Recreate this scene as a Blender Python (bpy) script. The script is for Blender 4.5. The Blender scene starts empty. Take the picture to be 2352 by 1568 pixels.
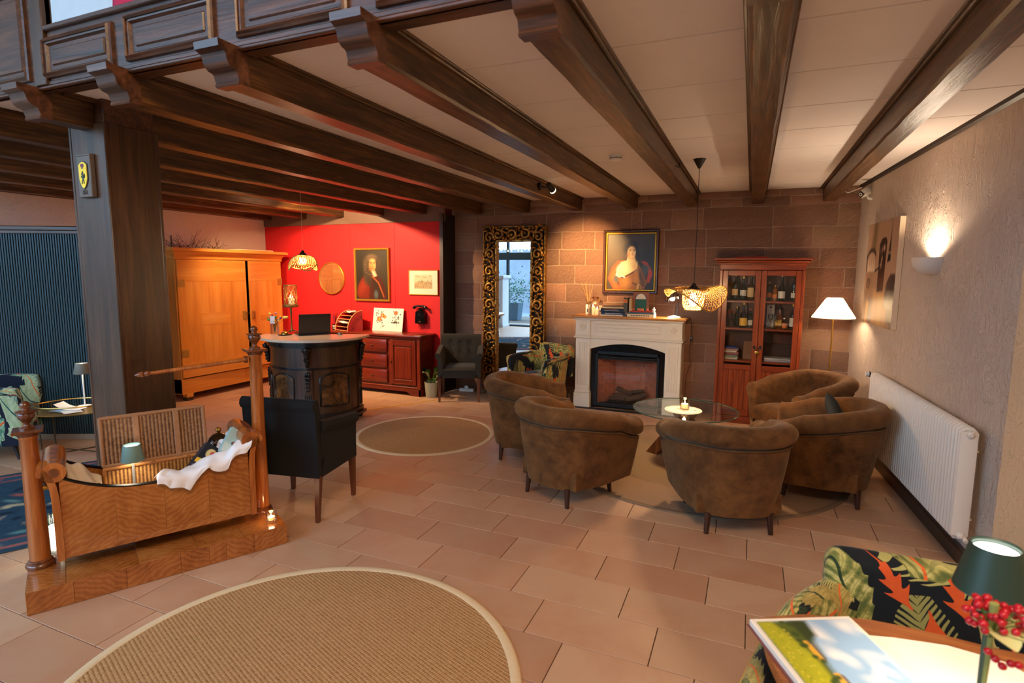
import bpy, bmesh, math, random
import numpy as np
from mathutils import Matrix, Vector, noise
random.seed(7)
S = bpy.context.scene
COL = S.collection
PI = math.pi
V = Vector

# ------------------------------------------------------------------ camera, world, exposure
cam = bpy.data.cameras.new('camera')
camo = bpy.data.objects.new('camera', cam)
COL.objects.link(camo)
S.camera = camo
yaw, pit, rol = -0.40181448, 0.12243867, -0.00701292
cam.sensor_width = 36.0
cam.lens = 1285.163 * 36.0 / 2352.0
cam.clip_start = 0.02
cam.clip_end = 200
_f = V((math.sin(yaw), math.cos(yaw), 0)); _r = V((math.cos(yaw), -math.sin(yaw), 0)); _d = V((0, 0, -1))
_f2 = math.cos(pit) * _f + math.sin(pit) * _d
_d2 = math.cos(pit) * _d - math.sin(pit) * _f
_r3 = math.cos(rol) * _r + math.sin(rol) * _d2
_d3 = math.cos(rol) * _d2 - math.sin(rol) * _r
camo.matrix_world = Matrix(((_r3.x, -_d3.x, -_f2.x, 0), (_r3.y, -_d3.y, -_f2.y, 0), (_r3.z, -_d3.z, -_f2.z, 1.75), (0, 0, 0, 1)))
cam.dof.use_dof = True
cam.dof.focus_distance = 5.2
cam.dof.aperture_fstop = 3.2

S.view_settings.view_transform = 'Standard'
S.view_settings.look = 'None'
S.view_settings.gamma = 1.0
S.view_settings.use_curve_mapping = False
S.view_settings.exposure = 0.0

S.cycles.transparent_max_bounces = 24
S.cycles.max_bounces = 8
W = bpy.data.worlds.new('overcast_sky')
S.world = W
W.use_nodes = True
_bg = W.node_tree.nodes['Background']
_bg.inputs[0].default_value = (0.42, 0.70, 1.0, 1)
_bg.inputs[1].default_value = 9.0

def lamp(kind, name, loc, energy, color, size=0.1, spot=None, blend=0.5, aim=None, sizey=None):
    l = bpy.data.lights.new(name, kind)
    l.energy = energy
    l.color = color
    if kind == 'AREA':
        l.size = size
        if sizey:
            l.shape = 'RECTANGLE'; l.size_y = sizey
    else:
        l.shadow_soft_size = size
    if kind == 'SPOT':
        l.spot_size = spot; l.spot_blend = blend
    o = bpy.data.objects.new(name, l)
    COL.objects.link(o)
    o.location = loc
    if aim is not None:
        o.rotation_euler = (V(aim) - V(loc)).to_track_quat('-Z', 'Y').to_euler()
    return o

WARM = (1.0, 0.60, 0.28)
WARM2 = (1.0, 0.72, 0.45)
# warm area fill added high behind the viewpoint, unseen and without a fixture
lamp('AREA', 'hall_fill_light', (0.2, -0.6, 4.6), 150, (1.0, 0.70, 0.44), 1.6, aim=(0.0, 3.0, 0.0))

# ------------------------------------------------------------------ colour and material helpers
def lin(c):
    return tuple((x / 12.92 if x <= 0.04045 else ((x + 0.055) / 1.055) ** 2.4) for x in c)
def hx(h):
    return lin(tuple(int(h[i:i + 2], 16) / 255 for i in (0, 2, 4)))
def rgb(r, g, b):
    return lin((r / 255, g / 255, b / 255))

class NT:
    def __init__(s, name):
        s.m = bpy.data.materials.new(name)
        s.m.use_nodes = True
        s.t = s.m.node_tree
        s.b = s.t.nodes['Principled BSDF']
    def n(s, typ, ins=None, **kw):
        nd = s.t.nodes.new(typ)
        for k, v in kw.items():
            setattr(nd, k, v)
        for k, v in (ins or {}).items():
            s.set(nd.inputs[k], v)
        return nd
    def set(s, sock, v):
        if isinstance(v, bpy.types.NodeSocket):
            s.t.links.new(v, sock)
        elif isinstance(v, (tuple, list)) and len(v) == 3 and sock.type == 'RGBA':
            sock.default_value = (*v, 1)
        else:
            sock.default_value = v
    def math(s, op, a, b=0.0, c=0.0, clamp=False):
        nd = s.n('ShaderNodeMath', operation=op, use_clamp=clamp)
        s.set(nd.inputs[0], a); s.set(nd.inputs[1], b); s.set(nd.inputs[2], c)
        return nd.outputs[0]
    def vm(s, op, a, b=(0, 0, 0), scale=None):
        nd = s.n('ShaderNodeVectorMath', operation=op)
        s.set(nd.inputs[0], a); s.set(nd.inputs[1], b)
        if scale is not None:
            s.set(nd.inputs['Scale'], scale)
        return nd.outputs['Value'] if op in ('LENGTH', 'DOT_PRODUCT', 'DISTANCE') else nd.outputs[0]
    def mix(s, f, a, b, mode='MIX'):
        nd = s.n('ShaderNodeMix', data_type='RGBA', blend_type=mode)
        s.set(nd.inputs[0], f); s.set(nd.inputs[6], a); s.set(nd.inputs[7], b)
        return nd.outputs[2]
    def ramp(s, f, stops, interp='LINEAR'):
        nd = s.n('ShaderNodeValToRGB', {0: f})
        cr = nd.color_ramp; cr.interpolation = interp
        while len(cr.elements) < len(stops):
            cr.elements.new(0.5)
        for e, (p, c) in zip(cr.elements, stops):
            e.position = p
            e.color = (*c, 1) if len(c) == 3 else c
        return nd.outputs[0]
    def co(s, scale=(1, 1, 1), rnd=True, kind='Object', loc=(0, 0, 0), rot=(0, 0, 0)):
        c = s.n('ShaderNodeTexCoord').outputs[kind]
        if rnd:
            r = s.n('ShaderNodeObjectInfo').outputs['Random']
            c = s.vm('ADD', c, s.vm('SCALE', (17.3, 9.1, 23.7), scale=r))
        return s.n('ShaderNodeMapping', {0: c, 1: loc, 2: rot, 3: scale}).outputs[0]
    def noise(s, co, scale=5, detail=4, rough=0.55, dist=0.0):
        return s.n('ShaderNodeTexNoise', {'Vector': co, 'Scale': scale, 'Detail': detail, 'Roughness': rough, 'Distortion': dist}).outputs[0]
    def voro(s, co, scale=5, feature='F1', out='Distance', rand=1.0):
        return s.n('ShaderNodeTexVoronoi', {'Vector': co, 'Scale': scale, 'Randomness': rand}, feature=feature).outputs[out]
    def wave(s, co, scale=5, dist=0, detail=2, dscale=1, typ='BANDS', d='X', prof='SIN'):
        nd = s.n('ShaderNodeTexWave', {'Vector': co, 'Scale': scale, 'Distortion': dist, 'Detail': detail, 'Detail Scale': dscale}, wave_type=typ, wave_profile=prof)
        if typ == 'BANDS': nd.bands_direction = d
        else: nd.rings_direction = d
        return nd.outputs[1]
    def bump(s, h, strength=0.3, dist=0.01):
        b = s.n('ShaderNodeBump', {'Height': h, 'Strength': strength, 'Distance': dist})
        s.t.links.new(b.outputs[0], s.b.inputs['Normal'])
    def P(s, **kw):
        names = dict(col='Base Color', rough='Roughness', metal='Metallic', spec='Specular IOR Level', trans='Transmission Weight', ior='IOR',
                     alpha='Alpha', emit='Emission Color', est='Emission Strength', coat='Coat Weight', coatr='Coat Roughness', sheen='Sheen Weight', sheenr='Sheen Roughness', sheent='Sheen Tint', sss='Subsurface Weight')
        for k, v in kw.items():
            s.set(s.b.inputs[names[k]], v)
        return s.m

def plain(name, col, rough=0.5, metal=0.0, spec=0.5, var=0.06, vs=8, bump=0.0, **kw):
    t = NT(name)
    f = t.noise(t.co(), vs, 3)
    c1 = tuple(max(0, x * (1 - var)) for x in col); c2 = tuple(min(1, x * (1 + var)) for x in col)
    if bump:
        t.bump(f, bump, 0.004)
    return t.P(col=t.mix(f, c1, c2), rough=rough, metal=metal, spec=spec, **kw)

def wood(name, c1, c2, c3, axis=2, scale=1.0, rough=0.35, coat=0.0, bump=0.15, stretch=14, dist=0.6, spec=0.5, knots=False):
    """c1 dark grain, c2 mid, c3 light"""
    t = NT(name)
    sc = [stretch * scale] * 3; sc[axis] = 1.2 * scale
    co = t.co(tuple(sc))
    a = t.noise(co, 1.0, 5, 0.6, dist)
    sc2 = [60 * scale] * 3; sc2[axis] = 2.5 * scale
    b = t.noise(t.co(tuple(sc2)), 1.0, 3, 0.6, 0.2)
    f = t.math('ADD', t.math('MULTIPLY', a, 0.72), t.math('MULTIPLY', b, 0.28))
    col = t.ramp(f, [(0.30, c1), (0.50, c2), (0.70, c3)])
    if bump:
        t.bump(f, bump, 0.004)
    return t.P(col=col, rough=rough, coat=coat, coatr=0.12, spec=spec)

def emis(name, col, st):
    t = NT(name)
    return t.P(col=(0.8, 0.8, 0.8), emit=col, est=st, rough=0.5)

def glassm(name, tint=(1, 1, 1), rough=0.0, ior=1.45, mixf=0.9):
    """thin clear glass: mostly straight-through with fresnel reflection"""
    t = NT(name)
    nt = t.t
    tr = t.n('ShaderNodeBsdfTransparent', {0: (*tint, 1)})
    gl = t.n('ShaderNodeBsdfGlossy', {0: (1, 1, 1, 1), 'Roughness': max(rough, 0.01)})
    fr = t.n('ShaderNodeFresnel', {0: ior})
    f = t.math('MULTIPLY', fr.outputs[0], 0.65, clamp=True)
    mx = t.n('ShaderNodeMixShader', {0: f})
    nt.links.new(tr.outputs[0], mx.inputs[1]); nt.links.new(gl.outputs[0], mx.inputs[2])
    nt.links.new(mx.outputs[0], nt.nodes['Material Output'].inputs[0])
    return t.m

# ------------------------------------------------------------------ mesh builder
def T(loc=(0, 0, 0), rz=0.0, rx=0.0, ry=0.0, sc=(1, 1, 1)):
    return Matrix.Translation(loc) @ Matrix.Rotation(rz, 4, 'Z') @ Matrix.Rotation(ry, 4, 'Y') @ Matrix.Rotation(rx, 4, 'X') @ Matrix.Diagonal((*sc, 1))

class B:
    def __init__(s):
        s.bm = bmesh.new()
        s.uv = None
    def box(s, x0, x1, y0, y1, z0, z1, bev=0.0, seg=1, M=None):
        m = Matrix.Translation(((x0 + x1) / 2, (y0 + y1) / 2, (z0 + z1) / 2)) @ Matrix.Diagonal((abs(x1 - x0), abs(y1 - y0), abs(z1 - z0), 1))
        r = bmesh.ops.create_cube(s.bm, size=1.0, matrix=m)
        vs = r['verts']
        if bev > 0:
            es = list({e for v in vs for e in v.link_edges})
            rb = bmesh.ops.bevel(s.bm, geom=es, offset=bev, segments=seg, profile=0.5, affect='EDGES', clamp_overlap=True)
            vs = list({v for f in rb['faces'] for v in f.verts} | {v for v in vs if v.is_valid})
        if M is not None:
            bmesh.ops.transform(s.bm, matrix=M, verts=vs)
        return s
    def tube(s, pts, rad, n=8, caps=True, M=None, closed=False):
        pts = [V(p) for p in pts]
        k = len(pts)
        if not isinstance(rad, (list, tuple)):
            rad = [rad] * k
        rings = []
        up = None
        for i, p in enumerate(pts):
            a = pts[(i - 1) % k] if (closed or i > 0) else p
            b = pts[(i + 1) % k] if (closed or i < k - 1) else p
            t = (b - a)
            t = t.normalized() if t.length > 1e-9 else V((0, 0, 1))
            if up is None:
                up = V((0, 0, 1)) if abs(t.z) < 0.9 else V((1, 0, 0))
            e1 = up - t * up.dot(t)
            if e1.length < 1e-6:
                e1 = V((1, 0, 0)) - t * t.x
            e1.normalize(); up = e1
            e2 = t.cross(e1)
            ring = []
            for j in range(n):
                an = 2 * PI * j / n
                q = p + (e1 * math.cos(an) + e2 * math.sin(an)) * rad[i]
                ring.append(s.bm.verts.new(M @ q if M is not None else q))
            rings.append(ring)
        for i in range(k if closed else k - 1):
            A, Bb = rings[i], rings[(i + 1) % k]
            for j in range(n):
                s.bm.faces.new((A[j], A[(j + 1) % n], Bb[(j + 1) % n], Bb[j]))
        if caps and not closed:
            s.bm.faces.new(list(reversed(rings[0]))); s.bm.faces.new(rings[-1])
        return s
    def lathe(s, prof, n=24, M=None, a0=0.0, a1=2 * PI, sx=1.0, sy=1.0):
        full = abs(a1 - a0 - 2 * PI) < 1e-6
        cols = []
        for j in range(n if full else n + 1):
            an = a0 + (a1 - a0) * j / n
            col = []
            for r, z in prof:
                q = V((r * math.cos(an) * sx, r * math.sin(an) * sy, z))
                col.append(s.bm.verts.new(M @ q if M is not None else q))
            cols.append(col)
        for j in range(n):
            a = cols[j]; b = cols[(j + 1) % len(cols)]
            for i in range(len(prof) - 1):
                s.bm.faces.new((a[i], b[i], b[i + 1], a[i + 1]))
        return s
    def prism(s, poly, h0, h1, M=None, holes=None):
        """extrude 2d polygon (x,y) from z=h0 to h1"""
        lo = [s.bm.verts.new((M @ V((x, y, h0))) if M is not None else (x, y, h0)) for x, y in poly]
        hi = [s.bm.verts.new((M @ V((x, y, h1))) if M is not None else (x, y, h1)) for x, y in poly]
        k = len(poly)
        s.bm.faces.new(list(reversed(lo))); s.bm.faces.new(hi)
        for i in range(k):
            s.bm.faces.new((lo[i], lo[(i + 1) % k], hi[(i + 1) % k], hi[i]))
        return s
    def grid(s, fn, nu, nv, cu=False, cv=False, M=None, uvfn=None):
        """fn(u,v) u,v in 0..1"""
        if uvfn is not None and s.uv is None:
            s.uv = s.bm.verts.layers.float_vector.new('uvc')
        R = []
        for i in range(nu if cu else nu + 1):
            row = []
            for j in range(nv if cv else nv + 1):
                q = V(fn(i / nu, j / nv))
                v = s.bm.verts.new(M @ q if M is not None else q)
                if uvfn is not None:
                    a, b = uvfn(i / nu, j / nv)
                    v[s.uv] = V((a, b, 0))
                row.append(v)
            R.append(row)
        for i in range(nu):
            for j in range(nv):
                i2 = (i + 1) % len(R); j2 = (j + 1) % len(R[0])
                s.bm.faces.new((R[i][j], R[i2][j], R[i2][j2], R[i][j2]))
        s.rows = R
        return s
    def sph(s, c, r, n=12, m=8, sc=(1, 1, 1), M=None):
        mm = Matrix.Translation(c) @ Matrix.Diagonal((sc[0], sc[1], sc[2], 1))
        if M is not None: mm = M @ mm
        bmesh.ops.create_uvsphere(s.bm, u_segments=n, v_segments=m, radius=r, matrix=mm)
        return s
    def poly(s, pts, M=None):
        s.bm.faces.new([s.bm.verts.new(M @ V(p) if M is not None else p) for p in pts])
        return s
    def jitter(s, amp, fr=5.0, seed=0.0, ax=(1, 1, 1)):
        for v in s.bm.verts:
            d = noise.noise_vector(v.co * fr + V((seed, seed * 1.7, seed * .3)))
            v.co += V((d.x * ax[0], d.y * ax[1], d.z * ax[2])) * amp
        return s
    def mesh(s, name, mt, smooth=40, recalc=True):
        if recalc:
            bmesh.ops.recalc_face_normals(s.bm, faces=s.bm.faces)
        me = bpy.data.meshes.new(name)
        s.bm.to_mesh(me); s.bm.free()
        if mt is not None:
            me.materials.append(mt)
        if smooth:
            me.polygons.foreach_set('use_smooth', [True] * len(me.polygons))
            if smooth < 180:
                me.set_sharp_from_angle(angle=math.radians(smooth))
        return me
    def build(s, name, mt, parent=None, loc=(0, 0, 0), rz=0, smooth=40, sub=0, recalc=True):
        me = s.mesh(name, mt, smooth, recalc)
        return place(name, me, parent, loc, rz, sub)

def place(name, me, parent=None, loc=(0, 0, 0), rz=0, sub=0):
    o = bpy.data.objects.new(name, me)
    COL.objects.link(o)
    o.location = loc
    o.rotation_euler = (0, 0, rz)
    if parent is not None:
        o.parent = parent
    if sub:
        md = o.modifiers.new('s', 'SUBSURF'); md.levels = sub; md.render_levels = sub
    return o

def tag(o, label, cat, group=None, kind=None):
    o['label'] = label; o['category'] = cat
    if group: o['group'] = group
    if kind: o['kind'] = kind
    return o

def thing(name, label, cat, loc=(0, 0, 0), rz=0.0, group=None, kind=None):
    o = bpy.data.objects.new(name, None)
    o.empty_display_size = 0.1
    COL.objects.link(o)
    o.location = loc; o.rotation_euler = (0, 0, rz)
    return tag(o, label, cat, group, kind)

def dup(root, loc, rz, label=None):
    r = root.copy(); COL.objects.link(r); r.location = loc; r.rotation_euler = (0, 0, rz)
    if label: r['label'] = label
    for ch in list(root.children):
        c = ch.copy(); COL.objects.link(c); c.parent = r
        for g in list(ch.children):
            d = g.copy(); COL.objects.link(d); d.parent = c
    return r

# ------------------------------------------------------------------ flat painted surfaces (vertex colours on a fine grid)
class Paint:
    def __init__(s, w, h, nx, bg):
        s.w, s.h = w, h
        s.nx = nx; s.ny = max(2, int(round(nx * h / w)))
        s.X, s.Y = np.meshgrid(np.linspace(0, w, s.nx + 1), np.linspace(0, h, s.ny + 1))
        s.c = np.zeros((*s.X.shape, 3)); s.c[:] = bg
        s.rs = np.random.RandomState(3)
    def _mix(s, m, col):
        m = np.clip(m, 0, 1)[..., None]
        s.c = s.c * (1 - m) + np.array(col) * m
    def ell(s, cx, cy, rx, ry, col, rot=0.0, soft=0.15, op=1.0):
        x = s.X - cx * s.w; y = s.Y - cy * s.h
        ca, sa = math.cos(rot), math.sin(rot)
        a = (x * ca + y * sa) / (rx * s.w); b = (-x * sa + y * ca) / (ry * s.w)
        d = np.sqrt(a * a + b * b)
        s._mix(op * (1 + soft - d) / max(1e-6, 2 * soft) if soft > 0 else op * (d < 1), col)
        return s
    def poly(s, pts, col, soft=0.006, op=1.0):
        P = np.array([(x * s.w, y * s.h) for x, y in pts])
        inside = np.zeros(s.X.shape, bool); dist = np.full(s.X.shape, 1e9)
        k = len(P)
        for i in range(k):
            x0, y0 = P[i]; x1, y1 = P[(i + 1) % k]
            c = ((y0 > s.Y) != (y1 > s.Y))
            with np.errstate(divide='ignore', invalid='ignore'):
                xx = (x1 - x0) * (s.Y - y0) / (y1 - y0 + 1e-12) + x0
            inside ^= c & (s.X < xx)
            L2 = (x1 - x0) ** 2 + (y1 - y0) ** 2 + 1e-12
            t = np.clip(((s.X - x0) * (x1 - x0) + (s.Y - y0) * (y1 - y0)) / L2, 0, 1)
            dist = np.minimum(dist, np.hypot(s.X - x0 - t * (x1 - x0), s.Y - y0 - t * (y1 - y0)))
        sd = np.where(inside, dist, -dist) / (soft * s.w)
        s._mix(op * (sd * 0.5 + 0.5), col)
        return s
    def line(s, pts, wd, col, op=1.0):
        dist = np.full(s.X.shape, 1e9)
        P = [(x * s.w, y * s.h) for x, y in pts]
        for (x0, y0), (x1, y1) in zip(P[:-1], P[1:]):
            L2 = (x1 - x0) ** 2 + (y1 - y0) ** 2 + 1e-12
            t = np.clip(((s.X - x0) * (x1 - x0) + (s.Y - y0) * (y1 - y0)) / L2, 0, 1)
            dist = np.minimum(dist, np.hypot(s.X - x0 - t * (x1 - x0), s.Y - y0 - t * (y1 - y0)))
        s._mix(op * (wd * s.w - dist) / (0.4 * wd * s.w) , col)
        return s
    def grain(s, a=0.1):
        s.c *= 1 + a * (s.rs.rand(*s.X.shape)[..., None] - 0.5)
        return s
    def build(s, name, mt, parent=None, loc=(0, 0, 0), rz=0.0, M=None):
        """panel in local XZ plane, x 0..w, z 0..h"""
        nx, ny = s.nx, s.ny
        co = np.stack([s.X, np.zeros_like(s.X), s.Y], -1).reshape(-1, 3)
        if M is not None:
            R = np.array(M.to_3x3()); co = co @ R.T + np.array(M.translation)
        i, j = np.meshgrid(np.arange(nx), np.arange(ny))
        a = (j * (nx + 1) + i).ravel()
        f = np.stack([a, a + 1, a + nx + 2, a + nx + 1], -1)
        me = bpy.data.meshes.new(name)
        me.from_pydata(co.tolist(), [], f.tolist())
        at = me.color_attributes.new('Col', 'FLOAT_COLOR', 'POINT')
        cc = np.concatenate([s.c.reshape(-1, 3), np.ones((len(co), 1))], -1).astype(np.float32)
        at.data.foreach_set('color', cc.ravel())
        me.materials.append(mt)
        return place(name, me, parent, loc, rz)

def painted_mat(name, rough=0.4, spec=0.4, bump=0.0):
    t = NT(name)
    a = t.n('ShaderNodeAttribute', attribute_name='Col')
    if bump:
        t.bump(t.noise(t.co((300, 300, 300)), 1, 2), bump, 0.001)
    return t.P(col=a.outputs[0], rough=rough, spec=spec)
# ------------------------------------------------------------------ shared materials
M_oak = wood('dark_oak', rgb(24, 13, 5), rgb(72, 44, 18), rgb(122, 82, 40), axis=1, scale=1.3, rough=0.36, bump=0.8, dist=1.6)
M_oakX = wood('dark_oak_x', rgb(32, 17, 9), rgb(74, 44, 27), rgb(112, 70, 46), axis=0, scale=1.3, rough=0.34, bump=0.4, dist=1.3)
M_oakZ = wood('dark_oak_z', rgb(40, 24, 14), rgb(70, 45, 27), rgb(98, 66, 42), axis=2, scale=1.2, rough=0.34, bump=0.18, dist=1.0)
M_black = plain('black_paint', rgb(16, 14, 13), 0.45)
M_steel_dark = plain('dark_steel', rgb(34, 36, 38), 0.35, 0.6)
M_white = plain('white_paint', rgb(226, 220, 210), 0.5)
M_cream = plain('cream_paint', rgb(236, 222, 196), 0.42)
M_brass = plain('brass', rgb(196, 150, 70), 0.28, 1.0)
M_gold = plain('old_gold', rgb(176, 126, 48), 0.32, 0.9, var=0.3, vs=25)
M_goldframe = plain('gilt_frame', rgb(200, 150, 55), 0.35, 0.75, var=0.15)
M_paint = painted_mat('painted_canvas', 0.35, 0.5)
M_print = painted_mat('printed_sheet', 0.55, 0.3)
M_glass = glassm('clear_glass')
M_blackplastic = plain('black_plastic', rgb(20, 20, 21), 0.35)
M_whiteplastic = plain('white_plastic', rgb(232, 230, 224), 0.35)
M_paper = plain('paper', rgb(238, 232, 220), 0.7)

# ------------------------------------------------------------------ floor
t = NT('terracotta_tile')
co = t.co()
rn = t.n('ShaderNodeObjectInfo').outputs['Random']
a = t.noise(co, 2.2, 4, 0.6, 0.4); b = t.noise(co, 9, 5, 0.6)
base = t.ramp(rn, [(0.0, rgb(170, 126, 98)), (0.35, rgb(184, 144, 114)), (0.7, rgb(194, 156, 126)), (1.0, rgb(176, 126, 96))])
base = t.mix(t.math('MULTIPLY', t.ramp(a, [(0.45, (0, 0, 0)), (0.75, (1, 1, 1))]), 0.55), base, rgb(168, 104, 70))
base = t.mix(t.math('MULTIPLY', b, 0.3), base, rgb(206, 172, 142))
t.bump(b, 0.08, 0.004)
M_tile = t.P(col=base, rough=t.math('ADD', t.math('MULTIPLY', b, 0.2), 0.34), spec=0.4)
M_grout = plain('tile_grout', rgb(88, 74, 64), 0.9)

fl = B().box(-10.5, 3.5, -6.5, 7.6, -0.2, -0.012).build('floor', M_grout, smooth=0)
tag(fl, 'terracotta tiled floor laid in a third bond across the whole room', 'floor', kind='structure')
TW, TH = 0.6012, 0.3015
tm = B().box(-TW / 2 + 0.0022, TW / 2 - 0.0022, -TH / 2 + 0.0022, TH / 2 - 0.0022, -0.012, 0.0, 0.0015).mesh('floor_tile', M_tile, 0)
Rm = np.array([[_r3.x, _r3.y, _r3.z], [_d3.x, _d3.y, _d3.z], [_f2.x, _f2.y, _f2.z]])
rowY0 = 1.703 * 1.75; colX0 = -0.650 * 1.75
spots = []
for i in range(-24, 16):
    cy = rowY0 + (i - 0.5) * TH
    off = (i * TW / 3.0) % TW
    for k in range(-18, 9):
        cx = colX0 + TW / 2 + k * TW - off
        if not (-9.6 < cx < 1.9 and -3.4 < cy < 7.4):
            continue
        c = Rm @ np.array([cx, cy, -1.75])
        vis = c[2] > 0.4 and abs(c[0] / c[2]) < 1.02 and abs(c[1] / c[2]) < 0.70
        spots.append((0 if vis else 1, float(np.hypot(cx, cy)), cx, cy))
spots.sort()
rest = B()
for n_, (vv, dd, cx, cy) in enumerate(spots):
    if n_ < 298 and vv == 0:
        place('floor_tile', tm, fl, (cx, cy, 0))
    else:
        rest.box(cx - TW / 2 + .0022, cx + TW / 2 - .0022, cy - TH / 2 + .0022, cy + TH / 2 - .0022, -0.012, 0.0)
o = rest.build('floor_tile_rest', M_tile, fl, smooth=0); o['kind'] = 'stuff'

# ------------------------------------------------------------------ ceiling boards over the lounge
t = NT('ceiling_board_paint')
f = t.noise(t.co(), 3, 4); f2 = t.noise(t.co((200, 200, 200)), 1, 2)
t.bump(f2, 0.15, 0.002)
M_ceil = t.P(col=t.mix(f, rgb(224, 213, 207), rgb(234, 223, 217)), rough=0.75, spec=0.2)
XB = [0.755, 0.015, -0.72, -1.455, -2.19, -2.925, -3.66, -4.395, -5.13, -5.865, -6.6, -7.335]
ZC = 2.735
ce = B().box(-7.6, 1.75, 1.95, 7.5, ZC + 0.016, ZC + 0.05).build('ceiling', plain('ceiling_void', rgb(60, 46, 38), .95), smooth=0)
tag(ce, 'low ceiling of pale boards between dark oak beams', 'ceiling', kind='structure')
YJ = [1.955, 2.569, 3.205, 3.836, 4.422, 5.045, 5.665, 6.285, 6.905, 7.36]
edges = [1.62] + XB + [-7.6]
for a_, b_ in zip(edges[:-1], edges[1:]):
    for y0, y1 in zip(YJ[:-1], YJ[1:]):
        B().box(b_, a_ - 0.0, y0 + 0.0045, y1 - 0.0045, ZC, ZC + 0.016, 0.002).build('ceiling_board', M_ceil, ce, smooth=0)

# beams with carved corbel noses
def beam_mesh(y0, y1, nose, seed, w=0.135, zb=2.572):
    b = B()
    n = max(8, int((y1 - y0) / 0.14))
    h = w / 2; ch = 0.012
    sec = [(-h + ch, zb), (h - ch, zb), (h, zb + ch), (h, ZC + .012), (-h, ZC + .012), (-h, zb + ch)]
    R = []
    for i in range(n + 1):
        y = y0 + (y1 - y0) * i / n
        row = []
        for x, z in sec:
            d = noise.noise_vector(V((x * 9, y * 3.1, z * 9 + seed * 7)))
            k = 0.006 if 0 < i < n else 0.0
            if z > zb + 0.1: k *= 0.3
            row.append(b.bm.verts.new((x + d.x * k, y, z + d.z * k)))
        R.append(row)
    m = len(sec)
    for i in range(n):
        for j in range(m):
            b.bm.faces.new((R[i][j], R[i + 1][j], R[i + 1][(j + 1) % m], R[i][(j + 1) % m]))
    b.bm.faces.new(R[0]); b.bm.faces.new(list(reversed(R[-1])))
    return b
nose_prof = [(1.96, 2.565), (1.902, 2.563), (1.897, 2.570), (1.903, 2.583), (1.899, 2.590), (1.893, 2.611), (1.885, 2.618), (1.866, 2.622), (1.850, 2.634), (1.841, 2.650), (1.838, 2.667), (1.830, 2.681), (1.802, 2.692), (1.799, 2.722), (1.96, 2.722)]
nb = B()
Mx = Matrix(((0, 0, 1, 0), (1, 0, 0, 0), (0, 1, 0, 0), (0, 0, 0, 1)))
nb.prism(nose_prof, -0.072, 0.072, M=Mx)
nose_me = nb.mesh('carved_nose', M_oakX, 35)
trimb = B()
for s in (-1, 1):
    trimb.box(min(s * .066, s * .086), max(s * .066, s * .086), 2.02, 7.34, ZC - 0.022, ZC - 0.001, 0.005)
    trimb.box(min(s * .066, s * .098), max(s * .066, s * .098), 2.02, 7.34, ZC - 0.010, ZC, 0.003)
trim_me = trimb.mesh('edge_moulding', M_oak, 35)
names = {0: 'ceiling beam nearest the plaster wall with the sconce', 1: 'ceiling beam running straight over the sofa group', 2: 'ceiling beam with a hook beside the rattan pendant',
         3: 'ceiling beam ending above the portrait of the woman', 4: 'ceiling beam carrying the small black spotlight', 5: 'ceiling beam ending above the gilt mirror',
         6: 'ceiling beam running into the tall oak column', 7: 'ceiling beam ending at the right end of the red wall', 8: 'ceiling beam lit orange above the print on the red wall', 9: 'ceiling beam crossing above the portrait of the man',
         10: 'ceiling beam glowing near the reception pendant', 11: 'ceiling beam along the white wall over the wardrobe'}
for k, x in enumerate(XB):
    yend = 7.36 if x > -4.0 else 7.06
    if k == 6:
        bt = beam_mesh(1.95, 2.175, True, k).build('ceiling_beam', M_oak, None, (x, 0, 0), smooth=30)
        beam_mesh(2.49, yend, False, k).build('rear_length', M_oak, bt, smooth=30)
    else:
        bt = beam_mesh(1.95, yend, True, k).build('ceiling_beam', M_oak, None, (x, 0, 0), smooth=30)
    tag(bt, 'dark ' + names[k], 'beam', kind='structure')
    place('carved_nose', nose_me, bt)
    place('edge_moulding', trim_me, bt)
# iron hook on the beam beside the pendant
pts = [(0.072, 5.05, 2.66), (0.085, 5.05, 2.655), (0.10, 5.05, 2.645), (0.108, 5.05, 2.66), (0.10, 5.05, 2.675), (0.09, 5.05, 2.68)]
hk = B().tube(pts, 0.004, 6).build('iron_hook', M_black, None, (-0.72, 0, 0))
tag(hk, 'small iron hook screwed into the beam beside the pendant lamp', 'hook')

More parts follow.
